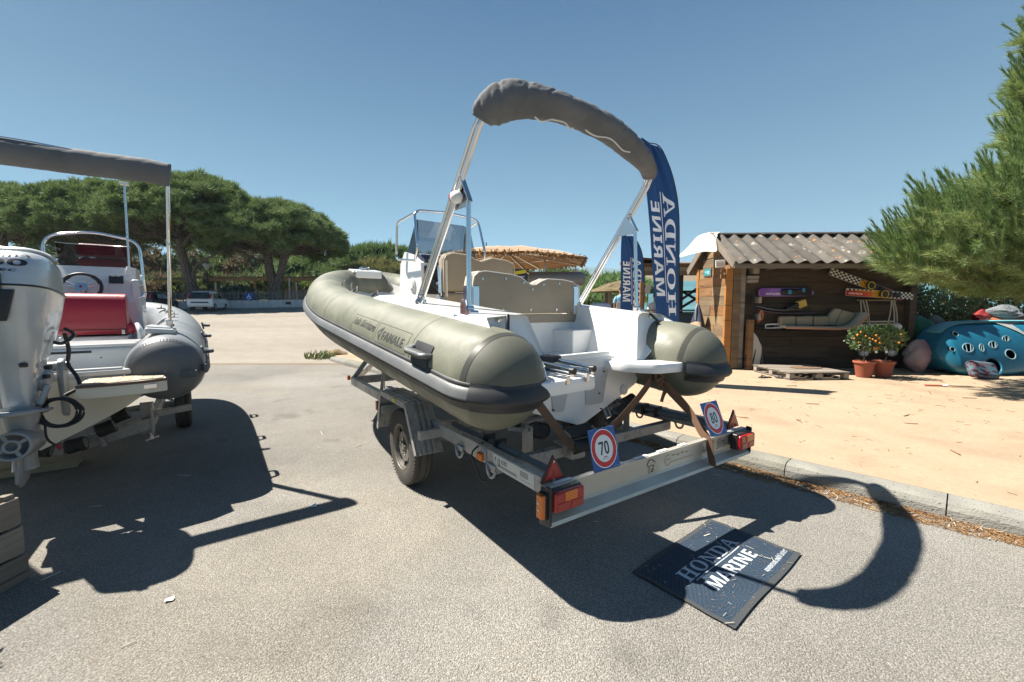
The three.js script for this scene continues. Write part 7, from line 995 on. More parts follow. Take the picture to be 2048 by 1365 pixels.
pine('dark bush right of the straw parasol edge', 6.2, -55, [[[[0, 0, 0], [0, 2, 0]], 0.3, 0.15]], { cx: 0, cy: 0.4, rx: 4.6, rz: 3, h: 1.7, n: 80, droop: 0.3 }, { ...G2, stubs: [[0, 2, 0, 8, 0.1]] });
pine('bright green bush above the small thatched hut', 12.2, -50, [[[[0, 0, 0], [0, 2, 0]], 0.3, 0.15]], { cx: 0, cy: -0.2, rx: 4.6, rz: 3, h: 1.8, n: 90, droop: 0.3 }, { ...G2, ca: [0.10, 0.19, 0.04], cb: [0.22, 0.34, 0.085], stubs: [[0, 1.5, 0, 8, 0.1]] });
pine('low green bush behind the right canopy pole', 8.2, -38, [[[[0, 0, 0], [0, 1.2, 0]], 0.3, 0.15]], { cx: 0, cy: -0.6, rx: 2.6, rz: 2, h: 1.4, n: 50, droop: 0.3 }, { ...G2, cs: 1, ca: [0.10, 0.18, 0.04], cb: [0.21, 0.33, 0.085], stubs: [[0, 1, 0, 6, 0.06]] });
// undergrowth that reads as one mass beyond the wall
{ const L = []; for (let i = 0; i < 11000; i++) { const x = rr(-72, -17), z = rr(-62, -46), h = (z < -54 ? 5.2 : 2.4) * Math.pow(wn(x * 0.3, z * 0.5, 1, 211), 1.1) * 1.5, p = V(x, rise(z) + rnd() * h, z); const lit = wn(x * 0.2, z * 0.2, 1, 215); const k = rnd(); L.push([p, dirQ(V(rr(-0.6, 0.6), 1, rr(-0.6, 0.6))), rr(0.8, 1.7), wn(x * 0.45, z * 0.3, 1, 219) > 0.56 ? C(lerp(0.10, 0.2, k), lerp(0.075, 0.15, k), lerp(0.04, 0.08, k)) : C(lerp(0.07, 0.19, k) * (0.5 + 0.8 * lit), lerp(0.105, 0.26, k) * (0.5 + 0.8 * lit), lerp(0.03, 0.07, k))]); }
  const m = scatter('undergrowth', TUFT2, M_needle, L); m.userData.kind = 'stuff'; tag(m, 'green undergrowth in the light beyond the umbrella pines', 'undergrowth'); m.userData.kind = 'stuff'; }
shrub('dark_shrub', 'dark shrub against the pickets left of the three limbed pine', 'bush', -23.6, 2.3, -36.6, 1.9, 0.9, 0.6, 1100, leafGeo(0.3, 0.18), [0.02, 0.04, 0.02], [0.05, 0.08, 0.04]);
// ---------- low wall with a picket fence ----------
{
  const wallM = mat({ map: smudge([0.44, 0.45, 0.45], [0.58, 0.585, 0.575], 221), roughness: 0.9 });
  const A = V(-31, 0, -33.2), B = V(-11, 0, -37.6), y = p => rise(p.z), n = 10;
  const g = []; for (let k = 0; k < n; k++) { const p = A.clone().lerp(B, k / n), q = A.clone().lerp(B, (k + 1) / n); p.y = y(p) + 0.28; q.y = y(q) + 0.28; g.push(bar(p, q, 0.2, 0.68)); }
  const wl = solo('low_wall', g, wallM, 'low white rendered wall along the far side of the parking lot', 'wall');
  part('drain_hole', box(0.5, 0.22, 0.06, -18.9, rise(-35.7) + 0.36, -35.75, { b: 0.05 }), M_black, wl);
  const f = thing('picket_fence', 'grey chestnut paling fence standing on the low white wall', 'fence'), pk = [0, 1, 2].map(k => mat({ color: C(0.13 + 0.05 * k, 0.125 + 0.045 * k, 0.115 + 0.04 * k), roughness: 0.9 }));
  const pg = new THREE.BoxGeometry(0.045, 0.78, 0.025); const D = A.distanceTo(B), m = 190;
  for (let k = 0; k < m; k++) { const p = A.clone().lerp(B, k / m), h = rr(0.88, 1.08); const o = part('picket', pg, pk[k % 3], f); o.position.set(p.x + rr(-0.01, 0.01), y(p) + 0.62 + 0.37 * h, p.z + rr(-0.03, 0.03)); o.scale.y = h; o.rotation.z = rr(-0.04, 0.04); }
  parts('fence_wire', [0.85, 1.2].map(h => { const P = []; for (let k = 0; k <= n; k++) { const p = A.clone().lerp(B, k / n); P.push(p.setY(y(p) + h)); } return pipe(P, 0.012, 5); }), M_steel, f);
  const sg = thing('parking_sign', 'blue wheelchair parking sign fixed to the low wall beside the white car', 'sign', [-21.75, rise(-35.2) + 0.92, -35.1], 12);
  part('sign_board', box(0.62, 0.6, 0.03, 0, 0, 0, { b: 0.01 }), mat({ color: C(0.01, 0.09, 0.36), roughness: 0.5 }), sg);
  part('sign_print', new THREE.PlaneGeometry(0.58, 0.56).translate(0, 0, 0.017), decal(canvasTex(128, 128, (c, w, h) => { c.clearRect(0, 0, w, h); c.strokeStyle = c.fillStyle = '#e8eef4'; c.lineWidth = 9; c.beginPath(); c.arc(60, 22, 9, 0, 7); c.fill(); c.beginPath(); c.moveTo(60, 34); c.lineTo(62, 68); c.lineTo(86, 68); c.lineTo(96, 98); c.moveTo(60, 48); c.lineTo(82, 48); c.stroke(); c.beginPath(); c.arc(60, 82, 26, 0.2, 4.2); c.stroke(); })), sg);
}
// ---------- parked cars ----------
function car(label, x, z, turn, paint) {
  const c = thing('parked_car', label, 'car', [x, rise(z), z], turn);
  const side = [[-1.72, 0.3], [-1.74, 0.62], [-1.70, 0.86], [-1.55, 1.28], [-1.36, 1.42], [-0.6, 1.47], [-0.1, 1.44], [0.25, 1.32], [0.85, 0.98], [1.5, 0.86], [1.7, 0.7], [1.74, 0.4], [1.68, 0.26]]; // z backwards negative
  const P = rounded([...side, side[0]].map(p => V(p[0], p[1], 0)), 0.12, 4), W = y => 0.80 - 0.2 * sm(0.85, 1.45, y) - 0.05 * sm(0.5, 0.2, y);
  const rows = P.map(p => { const w = W(p.y); return [-1, -0.92, -0.5, 0, 0.5, 0.92, 1].map((t, j) => V(t * w, p.y - (Math.abs(t) === 1 ? 0.03 : 0) + 0.015 * (1 - t * t), -p.x + (Math.abs(t) === 1 ? 0.03 * Math.sign(p.x) : 0.04 * Math.sign(p.x) * (1 - t * t)))); });
  const flank = s => poly([P.map(p => V(s * W(p.y), p.y - 0.03, -p.x + 0.03 * Math.sign(p.x)))]);
  const strip = s => { const q = P.map(p => V(s * W(p.y), p.y - 0.03, -p.x)); const r = q.map(p => V(p.x * 0.999, 0.62, p.z)); return grid([q, r]); };
  part('body', [toCreasedNormals(grid(rows), 0.6), strip(1), strip(-1), box(1.5, 0.3, 3.2, 0, 0.45, 0)], phys({ color: paint, roughness: 0.3, clearcoat: 0.8 }), c);
  const glass = phys({ color: C(0.012, 0.018, 0.022), roughness: 0.06 });
  part('rear_window', prism([V(-0.66, 0.88, 1.745), V(0.66, 0.88, 1.745), V(0.56, 1.36, 1.56), V(-0.56, 1.36, 1.56)], [V(-0.66, 0.88, 1.66), V(0.66, 0.88, 1.66), V(0.56, 1.36, 1.42), V(-0.56, 1.36, 1.42)]), glass, c);
  for (const s of [-1, 1]) { part('side_window', prism([[-0.95, 0.95], [-0.35, 0.94], [-0.33, 1.32], [-0.78, 1.3]].map(([a, y]) => V(s * (W(y) + 0.006), y, -a)), [[-0.95, 0.95], [-0.35, 0.94], [-0.33, 1.32], [-0.78, 1.3]].map(([a, y]) => V(s * (W(y) - 0.03), y, -a))), glass, c); part('side_window', prism([[-0.27, 0.94], [0.6, 0.93], [0.12, 1.3], [-0.25, 1.33]].map(([a, y]) => V(s * (W(y) + 0.006), y, -a)), [[-0.27, 0.94], [0.6, 0.93], [0.12, 1.3], [-0.25, 1.33]].map(([a, y]) => V(s * (W(y) - 0.03), y, -a))), glass, c);
    part('tail_lamp', box(0.1, 0.4, 0.14, s * 0.68, 1.06, 1.63, { b: 0.03, rx: -0.3 }), M_redlens, c); part('wing_mirror', box(0.14, 0.1, 0.1, s * 0.84, 0.98, -0.62, { b: 0.03 }), M_black, c);
    for (const z2 of [1.12, -1.15]) { const w = part('wheel', lathe([[0.001, -0.085], [0.19, -0.09], [0.27, -0.085], [0.285, -0.05], [0.285, 0.05], [0.27, 0.085], [0.001, 0.085]], 28).rotateZ(PI / 2).translate(s * 0.70, 0.285, z2), M_tyre, c); part('hubcap', disc(V(s * 0.785, 0.285, z2), V(1, 0, 0), 0.17, 0.03), M_steel, w); } }
  part('rear_bumper', box(1.5, 0.22, 0.12, 0, 0.46, 1.72, { b: 0.05 }), phys({ color: paint, roughness: 0.35 }), c); part('bumper_grille', box(1.1, 0.08, 0.05, 0, 0.62, 1.765, { b: 0.02 }), M_black, c);
  part('number_plate', box(0.5, 0.11, 0.02, 0, 0.46, 1.788, { b: 0.005 }), M_gel_matt, c); part('front_windscreen', prism([V(-0.62, 0.98, -1.0), V(0.62, 0.98, -1.0), V(0.55, 1.34, -0.42), V(-0.55, 1.34, -0.42)], [V(-0.62, 0.96, -0.95), V(0.62, 0.96, -0.95), V(0.55, 1.31, -0.38), V(-0.55, 1.31, -0.38)]), glass, c);
  return c;
}
car('white small hatchback parked by the low wall under the pines', -23.3, -32.6, 17, C(0.68, 0.69, 0.7));
car('dark car parked left of the white hatchback, mostly behind the grey boat', -27.2, -32.2, 12, C(0.016, 0.02, 0.026));
// ---------- wooden frames, posts and lamp under the pines ----------
{
  const Y = z => rise(z), w0 = mat({ map: woodMap([0.20, 0.135, 0.08], [0.36, 0.26, 0.165], 231, [1, 1]), roughness: 0.9 }), reed = mat({ map: smudge([0.17, 0.12, 0.07], [0.29, 0.21, 0.13], 232), roughness: 1 });
  const p = thing('wooden_pergola', 'long low wooden pergola with reed screens behind the fence', 'pergola', [-29, Y(-43), -43]);
  for (let k = 0; k < 7; k++) part('post', box(0.14, 2.3, 0.14, -3 + k * 2, 1.15, 0), w0, p); part('beam', box(12.6, 0.18, 0.14, 3, 2.35, 0.05), w0, p); part('beam', box(12.6, 0.18, 0.14, 3, 2.3, -2.5), w0, p); for (let k = 0; k < 6; k++) part('rafter', box(0.1, 0.1, 3.4, -2.6 + k * 2.3, 2.47, -1.2), w0, p);
  for (const [x, w] of [[-1.4, 2.6], [1.8, 2.8], [7.2, 2.4]]) part('reed_screen', box(w, 1.2, 0.06, x, 0.65, 0.0), reed, p);
  const yb = thing('yellow_awning', 'faded yellow awning seen left of the curved pine trunk', 'awning', [-31.8, Y(-40) + 1.9, -40]); part('canvas', box(2.6, 0.1, 1.6, 0, 0.35, 0, { rx: 0.25 }), mat({ color: C(0.42, 0.28, 0.03), roughness: 0.8 }), yb); for (const x of [-1.2, 1.2]) part('leg', box(0.08, 2.2, 0.08, x, -0.8, 0.5), w0, yb);
  [[-20.95, -40, 2.15, 'white post standing left of the pair behind the fence near the olive bow'], [-20.4, -40.2, 1.75, 'shorter white post right of the pair behind the fence near the olive bow'], [-27.6, -39.6, 1.7, 'white post just right of the parked white car'], [-27.2, -39.8, 1.5, 'slim white post beside the taller one near the parked car']].forEach(([x, z, h, lab]) => solo('white_post', lathe([[0.001, 0], [0.075, 0], [0.07, h], [0.05, h + 0.04], [0.001, h + 0.05]], 12).translate(x, Y(z) + 0.2, z), M_gel_matt, lab, 'post'));
  const lp = thing('lamp_post', 'slim lamp post with white cone head left of the parked white car', 'lamp post', [-27.9, Y(-39), -39]); part('pole', rod(V(0, 0, 0), V(0, 3.2, 0), 0.055), M_black, lp); part('lamp_head', lathe([[0.05, 3.15], [0.16, 3.3], [0.36, 3.62], [0.38, 3.68], [0.05, 3.72], [0.001, 3.72]], 20), M_gel_matt, lp);
}
// ---------- beach side: parasol, huts, banners ----------
{
  const straw = mat({ map: tex(256, (u, v) => mixc([0.13, 0.062, 0.02], [0.46, 0.27, 0.10], clamp(0.5 * vn(u * 40, v * 6, [40, 6], 3) + 0.6 * vn(u * 90, v * 16, [90, 16], 5) - 0.05)), { rep: [0.8, 0.8] }), roughness: 1, transparent: false });
  const strawT = phys({ map: straw.map, roughness: 1, transmission: 0.25, thickness: 0 });
  const p = thing('straw_parasol', 'large straw covered parasol on a metal frame behind the olive boat', 'parasol', [-0.1, 0.3, -13.2], 20);
  const N2 = 8, top = k => V(0, 2.92, 0), rim = k => { const a = k / N2 * 2 * PI; return V(2.5 * Math.cos(a), 2.58, 2.3 * Math.sin(a)); };
  const rows = []; for (let i = 0; i <= 10; i++) { const f = i / 10; rows.push(Array.from({ length: 65 }, (_, j) => { const a = j / 64 * N2, k = Math.floor(a) % N2, q = rim(k).lerp(rim((k + 1) % N2), a - Math.floor(a)); const v = q.lerp(V(0, 2.92, 0), 1 - f); v.y += 0.12 * Math.sin(PI * f) + 0.025 * (hash(j % 64, i, 5) - 0.5); return v; })); }
  part('straw_cover', [grid(rows, { closed: true }), grid(rows.map(r => r.map(v => v.clone().add(V(0, 0.07, 0)))), { closed: true })], strawT, p);
  const fr = []; for (let j = 0; j < 900; j++) { const a = rnd() * N2, k = Math.floor(a) % N2, q = rim(k).lerp(rim((k + 1) % N2), a - Math.floor(a)).multiplyScalar(rr(0.98, 1.0)); q.y = 2.62 + rr(-0.05, 0.06); const e = q.clone().add(V(q.x * rr(0.01, 0.05), rr(-0.12, 0.05), q.z * rr(0.01, 0.05))); fr.push(bar(q, e, 0.022, 0.014)); } part('straw_fringe', fr, straw, p).userData.kind = 'stuff';
  parts('rib', Array.from({ length: N2 }, (_, k) => rod(V(0, 2.9, 0), rim(k), 0.022, 6)), M_steel, p); parts('ring_bar', Array.from({ length: N2 }, (_, k) => rod(rim(k).multiplyScalar(0.62).setY(2.74), rim((k + 1) % N2).multiplyScalar(0.62).setY(2.74), 0.018, 6)), M_steel, p);
  part('crown_hub', box(0.3, 0.1, 0.3, 0, 2.9, 0, { b: 0.02 }), M_black, p); part('arm', rod(V(0, 2.85, 0), V(0.75, 1.9, 0.7), 0.035, 8), M_steel, p); parts('pole', [[0.9, 0.7], [-1.6, 0.4], [1.0, -1.5], [-0.2, -1.8]].map(([x, z]) => rod(V(x, -0.2, z), V(x, 2.68, z), 0.03, 8)), M_steel, p);
  const wp = thing('wooden_post', 'white topped brown post under the right edge of the straw parasol', 'post', [1.88, 0.3, -12.6]); part('pole', rod(V(0, 0, 0), V(0, 1.98, 0), 0.05, 8), M_warm[0], wp); part('white_cap', rod(V(0, 1.98, 0), V(0, 2.35, 0), 0.055, 8), M_gel_matt, wp);
  const bd = thing('notice_board', 'dark blue notice board with yellow strip under the straw parasol', 'sign', [0.2, 2.1, -11.6]); part('board', box(0.42, 0.5, 0.03, 0, 0.2, 0), mat({ color: C(0.025, 0.035, 0.06), roughness: 0.5 }), bd); part('yellow_strip', box(0.34, 0.09, 0.02, 0.02, 0.36, 0.022, { rz: 0.16 }), mat({ color: C(0.62, 0.58, 0.03), roughness: 0.5 }), bd); parts('printed_line', [0.24, 0.16, 0.08].map(y => box(0.28, 0.03, 0.01, 0, y, 0.02)), M_greygel, bd); part('leg', box(0.05, 2.0, 0.05, 0, -1.0, 0), M_black, bd);
  const gb = thing('moored_boat', 'grey inflatable boat end standing under the straw parasol', 'boat', [0.45, 1.9, -12.2]); const tub = lathe([[0.001, 0], [0.16, 0.03], [0.2, 0.15], [0.2, 1.5], [0.17, 1.62], [0.001, 1.66]], 20).rotateZ(-PI / 2).translate(0, 0.42, 0); part('tube', tub, M_greytube, gb); part('hull', box(1.4, 0.55, 0.5, 0.8, 0.0, -0.1, { b: 0.1 }), M_gel_matt, gb); parts('red_mark', [0.28, 0.38, 0.5].map(x => box(0.06, 0.1, 0.02, x, 0.12, 0.155)), M_redvinyl, gb); part('black_top', box(1.2, 0.12, 0.3, 0.85, 0.55, -0.1, { b: 0.04 }), M_greytube_dark, gb);
  const fl = thing('small_flag', 'small grey flag on a thin pole above the helm seat', 'flag', [-0.96, 1.0, -16]); part('pole', rod(V(0, 0, 0), V(0, 2.92, 0), 0.018, 6), M_black, fl); part('cloth', grid(Array.from({ length: 9 }, (_, i) => Array.from({ length: 7 }, (_, j) => V(-j / 6 * 0.2 * (0.4 + i / 8), 2.8 - i / 8 * 0.42 - j * 0.03, 0.03 * Math.sin(i + j))))), M_greygel, fl);
  // thatched hut, people, table
  const hut = thing('thatched_hut', 'small thatched beach hut between the canopy pole and the banners', 'hut', [5.6, 0.95, -22]); { const th = lathe([[1.5, 1.3], [1.45, 1.42], [0.8, 1.75], [0.001, 2.0]], 24); part('thatch', th.scale(1, 0.85, 0.9).translate(0, 0.25, 0), mat({ map: straw.map, color: C(0.45, 0.62, 0.85), roughness: 1 }), hut); } for (const [x, z] of [[-0.6, 0.4], [0.7, 0.4], [-0.6, -0.5], [0.7, -0.5]]) part('post', box(0.16, 1.5, 0.16, x, 0.75, z), M_greywood[0], hut); part('counter', box(1.3, 0.7, 0.4, 0.1, 0.35, 0.3), M_dark[2], hut);
  const person = (label, x, y, z, shirt, cap) => { const t = thing('person', label, 'person', [x, y, z]); const b = []; const sec = [[0.0, 0.17, 0.12], [0.12, 0.175, 0.12], [0.3, 0.17, 0.11], [0.45, 0.2, 0.115], [0.53, 0.21, 0.1], [0.58, 0.14, 0.08], [0.62, 0.062, 0.06], [0.68, 0.055, 0.058], [0.71, 0.07, 0.085], [0.78, 0.085, 0.1], [0.85, 0.082, 0.1], [0.91, 0.05, 0.06], [0.925, 0.005, 0.005]]; const rows = sec.map(([yy, a, c]) => Array.from({ length: 21 }, (_, j) => { const q = j / 20 * 2 * PI; return V(a * Math.cos(q), yy, c * Math.sin(q) - (yy > 0.6 ? 0.02 : 0)); })); const skin = mat({ color: C(0.36, 0.2, 0.13), roughness: 0.6 }); part('body', [grid(rows, { closed: true }), ...[-1, 1].map(s => sweep(curve([V(s * 0.19, 0.52, 0), V(s * 0.25, 0.3, 0.02), V(s * 0.2, 0.12, -0.14), V(s * 0.1, 0.14, -0.24)], 10), circ(0.045, 10), { scale: k => 1 - 0.35 * k }))], skin, t); part('shirt', [grid(rows.slice(0, 7).map(r => r.map(v => V(v.x * 1.08, v.y, v.z * 1.12))), { closed: true }), ...[-1, 1].map(s => sweep(curve([V(s * 0.17, 0.54, 0), V(s * 0.235, 0.42, 0.01), V(s * 0.25, 0.33, 0.02)], 6), circ(0.058, 10)))], mat({ color: shirt, roughness: 0.9 }), t); const h = new THREE.SphereGeometry(0.105, 16, 12).scale(0.9, 1.0, 1.08).translate(0, 0.85, 0.012); part('hair', cap ? [h, new THREE.SphereGeometry(0.06, 12, 8).translate(0, 0.97, 0.02)] : h, mat({ color: C(0.018, 0.012, 0.01), roughness: 0.8 }), t); part('chair', [box(0.42, 0.04, 0.4, 0, -0.02, -0.08), box(0.42, 0.34, 0.03, 0, 0.2, 0.16, { rx: 0.15, b: 0.01 }), ...[-0.18, 0.18].map(xx => box(0.035, 0.8, 0.035, xx, -0.3, 0.12)), ...[-0.18, 0.18].map(xx => box(0.035, 0.45, 0.035, xx, -0.24, -0.26))], M_greygel, t); };
  person('person with dark tied hair and pale blue shirt seated before the thatched hut', 4.02, 1.34, -15.6, C(0.22, 0.42, 0.55), true);
  person('person with dark hair and white shirt seated behind the right canopy strut', 5.28, 1.1, -15.6, C(0.66, 0.68, 0.7), false);
  const tb = thing('beach_table', 'table under a pale cloth behind the right gunwale', 'table', [2.5, 0.8, -12]); part('cloth', grid(Array.from({ length: 11 }, (_, i) => Array.from({ length: 13 }, (_, j) => { const x = (j / 12 - 0.5) * 0.6, z = (i / 10 - 0.5) * 0.5, e = Math.max(Math.abs(x) / 0.3, Math.abs(z) / 0.25); return V(x, 0.82 - 0.2 * sm(0.75, 1, e) + 0.01 * Math.sin(j + i), z); }))), mat({ color: C(0.4, 0.48, 0.58), roughness: 0.9 }), tb); for (const x of [-0.2, 0.2]) part('leg', box(0.05, 0.8, 0.05, x, 0.4, 0), M_steel, tb);
  const nt = thing('notice_stand', 'white notice stand between the two blue banners', 'sign', [5.12, 1.0, -16]); part('sheet', box(0.2, 0.34, 0.02, 0, 1.2, 0, { rz: -0.2 }), M_gel_matt, nt); part('leg', box(0.04, 1.1, 0.04, 0, 0.55, -0.02), M_steel, nt);
  solo('brown_post', box(0.07, 1.5, 0.07, 2.76, 1.3, -9.05), M_warm[0], 'brown wooden post between the two blue banners', 'post');
  shrub('potted_shrub', 'small yellow green plant between the banners', 'plant', 3.9, 1.72, -13, 0.2, 0.2, 0.2, 260, leafGeo(0.1, 0.05), [0.16, 0.24, 0.02], [0.34, 0.4, 0.06]);
  const dk = thing('beach_deck', 'pale timber beach deck running behind the shed', 'deck', [0, 0, 0]); for (let k = 0; k < 12; k++) part('deck_board', box(5.4, 0.05, 0.19, 5.1, 1.30 - k * 0.035, -15.8 + k * 0.2, { o: k }), M_greywood[k % 2], dk); for (let k = 0; k < 5; k++) part('deck_post', box(0.12, 1.1, 0.12, 2.9 + k * 1.1, 0.55, -14.2), M_greywood[0], dk);
  const pg = thing('beach_shelter', 'open timber beach shelter with reed roof left of the shed', 'shelter', [0, 0, 0]), dkw = mat({ color: C(0.022, 0.022, 0.026), roughness: 0.8 });
  part('roof_beam', box(3.6, 0.18, 0.14, 5.9, 2.72, -15.0), M_greywood[0], pg); part('roof_beam', box(3.6, 0.14, 1.6, 5.9, 2.92, -15.4, { rx: 0.12 }), M_greywood[1], pg); part('reed_cover', box(3.7, 0.1, 1.9, 5.95, 3.05, -15.3, { rx: 0.12 }), mat({ map: straw.map, color: C(0.45, 0.45, 0.5), roughness: 1 }), pg);
  part('reed_mat', bar(V(4.0, 3.18, -14.8), V(4.95, 3.1, -14.8), 0.9, 0.06), mat({ map: straw.map, color: C(0.35, 0.32, 0.33), roughness: 1 }), pg);
  parts('post', [[5.95, 2.7], [7.3, 2.7], [4.3, 2.7]].map(([x, h]) => box(0.13, h - 1.3, 0.13, x, 1.3 + (h - 1.3) / 2, -15)), dkw, pg); parts('brace', [[V(5.95, 1.75, -15), V(7.2, 2.65, -15)], [V(5.95, 2.1, -15), V(7.3, 1.35, -15)], [V(5.75, 1.35, -15), V(7.3, 2.3, -15)], [V(5.4, 2.06, -15), V(6.6, 2.06, -15)]].map(([a, b]) => bar(a, b, 0.07, 0.08)), dkw, pg); part('hand_rail', box(3.4, 0.06, 0.1, 6, 1.40, -14.9), M_greywood[1], pg);
  // feather banners, seen from the back
  const art = canvasTex(512, 2048, (c, w, h) => { c.fillStyle = '#1b4a80'; c.fillRect(0, 0, w, h); c.save(); c.translate(w, 0); c.scale(-1, 1); c.fillStyle = '#e9edf2'; c.translate(0, h); c.rotate(-PI / 2); c.font = 'bold 250px serif'; c.save(); c.translate(90, 238); c.scale(1.42, 1.0); c.fillText('HONDA', 0, 0); c.restore(); c.fillRect(250, 262, 1240, 10); c.font = 'bold 232px sans-serif'; c.save(); c.translate(300, 458); c.scale(1.2, 0.98); c.fillText('MARINE', 0, 0); c.restore(); c.restore(); });
  const turn = 0.24, banner = (label, z, Lf, Rt, pole) => {
    const b = thing('feather_banner', label, 'banner'), n = 40, l = curve(Lf.map(p => V(p[0], p[1], z)), n), r = curve(Rt.map(p => V(p[0], p[1], z)), n), rows = [];
    const byY = (q, y) => { for (let i = 1; i < q.length; i++) if (q[i].y <= y) { const k = clamp((q[i - 1].y - y) / Math.max(1e-6, q[i - 1].y - q[i].y)); return q[i - 1].clone().lerp(q[i], k); } return q[q.length - 1].clone(); }; const yT = Math.max(l[0].y, r[0].y), yB = Math.min(l[n].y, r[n].y), lo = curve(Lf.map(p => V(p[0], p[1], z)), 160), ro = curve(Rt.map(p => V(p[0], p[1], z)), 160);
    for (let i = 0; i <= n; i++) rows.push(Array.from({ length: 25 }, (_, j) => { const g = j / 24, f = i / n, y = lerp(yT, yB, f), p = byY(lo, y).lerp(byY(ro, y), g); p.y = y; p.x *= 1 + turn * g / 7.5; p.z -= turn * g; p.z += 0.035 * Math.sin(g * 7 + f * 5) * Math.sin(PI * g) + 0.05 * Math.pow(1 - f, 2) * Math.sin(g * 22 - f * 14) * Math.sin(PI * g); return p; }));
    part('banner_cloth', grid(rows, { uv: (v, u) => [u, 1 - v] }), phys({ map: art, roughness: 0.75, transmission: 0.12, thickness: 0 }), b);
    part('banner_pole', sweep([...curve(Rt.map(p => V((p[0] + 0.012) * (1 + turn / 7.5), p[1], z - turn - 0.01)), n), V(...pole, z - turn)], circ(0.016, 8), { scale: k => 0.5 + 0.5 * k, up: V(0, 0, 1) }), M_black, b); part('banner_base', [box(0.5, 0.03, 0.06, pole[0], pole[1] + 0.02, z - turn), box(0.06, 0.03, 0.5, pole[0], pole[1] + 0.02, z - turn)], M_black, b);
  };
  banner('tall navy banner with white lettering reaching up behind the canopy', -7.5, [[2.22, 4.4], [2.25, 4.15], [2.30, 3.75], [2.41, 2.83], [2.46, 2.25], [2.56, 1.39], [2.58, 1.2]], [[2.23, 4.42], [2.5, 4.38], [2.70, 4.03], [2.83, 3.6], [2.89, 3.2], [2.92, 2.5], [2.93, 2.0], [2.97, 1.2]], [2.98, 0.14]);
  banner('lower navy banner with white lettering, farther back under the canopy bracket', -10.5, [[2.68, 3.25], [2.67, 2.9], [2.68, 2.3], [2.69, 1.35]], [[2.69, 3.27], [2.93, 3.27], [3.1, 3.02], [3.2, 2.6], [3.23, 2.0], [3.22, 1.35]], [3.22, 0.14]);
}
// ---------- small things on the ground ----------
{ // printed mat
  const m = canvasTex(2048, 1210, (c, w, h) => {
    c.fillStyle = '#3a3d3f'; c.fillRect(0, 0, w, h); c.fillStyle = '#1d2e3e'; c.fillRect(60, 60, w - 120, h - 130);
    c.save(); c.beginPath(); c.rect(60, 60, w - 120, h - 130); c.clip(); c.strokeStyle = '#4d6376'; c.lineWidth = 2;
    for (let k = 0; k < 26; k++) { c.beginPath(); for (let i = 0; i <= 120; i++) { const a = i / 120 * 2 * PI, r = 60 + k * 62; const x = w * 0.22 + r * (1.1 + 0.25 * Math.sin(a * 2 + 1)) * Math.cos(a), y = h * 0.72 + r * (0.62 + 0.18 * Math.sin(a * 3)) * Math.sin(a); i ? c.lineTo(x, y) : c.moveTo(x, y); } c.stroke(); }
    for (let k = 0; k < 7; k++) { c.beginPath(); for (let i = 0; i <= 80; i++) { const a = i / 80 * 2 * PI, r = 40 + k * 52; const x = w * 0.66 + r * 1.2 * Math.cos(a), y = h * 0.78 + r * 0.6 * Math.sin(a); i ? c.lineTo(x, y) : c.moveTo(x, y); } c.stroke(); } c.restore();
    c.fillStyle = '#b9bec2'; c.textAlign = 'center'; c.font = 'bold 270px serif'; c.save(); c.translate(w * 0.5, h * 0.47); c.scale(1.28, 1.0); c.fillText('HONDA', 0, 0); c.restore(); c.fillRect(w * 0.22, h * 0.492, w * 0.56, 12); c.font = 'bold 250px sans-serif'; c.save(); c.translate(w * 0.5, h * 0.70); c.scale(1.18, 1.0); c.fillText('MARINE', 0, 0); c.restore();
    c.font = 'bold 74px sans-serif'; c.save(); c.translate(w * 0.735, h * 0.885); c.scale(0.8, 1); c.fillText('ADVENTURE ON', 0, 0); c.restore(); c.font = 'italic 96px serif'; c.fillText('Water', w * 0.905, h * 0.885);
    let s = 5; for (let i = 0; i < 900; i++) { s = (s * 16807) % 2147483647; const x = s % w; s = (s * 16807) % 2147483647; const y = s % h; c.fillStyle = i % 3 ? '#8d8f8c' : '#a6916f'; c.fillRect(x, y, 3, 3); }
  });
  const mt = thing('floor_mat', 'dark blue printed floor mat lying on the asphalt behind the light bar', 'mat', [1.2245, 0.002, -2.378], 39.7);
  const g = []; const n = 24; for (let i = 0; i <= n; i++) g.push(Array.from({ length: 17 }, (_, j) => { const x = (j / 16 - 0.5) * 0.945, z = (i / n - 0.5) * 0.56; return V(x + 0.003 * Math.sin(z * 30), 0.009 + 0.003 * Math.sin(x * 9 + 1) * Math.sin(z * 12), z + 0.004 * Math.sin(x * 8)); }));
  part('rubber_base', boxUV(new RoundedBoxGeometry(0.94, 0.003, 0.555, 1, 0.001).translate(0, 0.0016, 0)), M_black, mt);
  part('print', grid(g, { uv: (v, u) => [u, 1 - v] }), mat({ map: m, roughness: 0.72, bumpMap: fabricBump, bumpScale: 0.0006 }), mt);
}
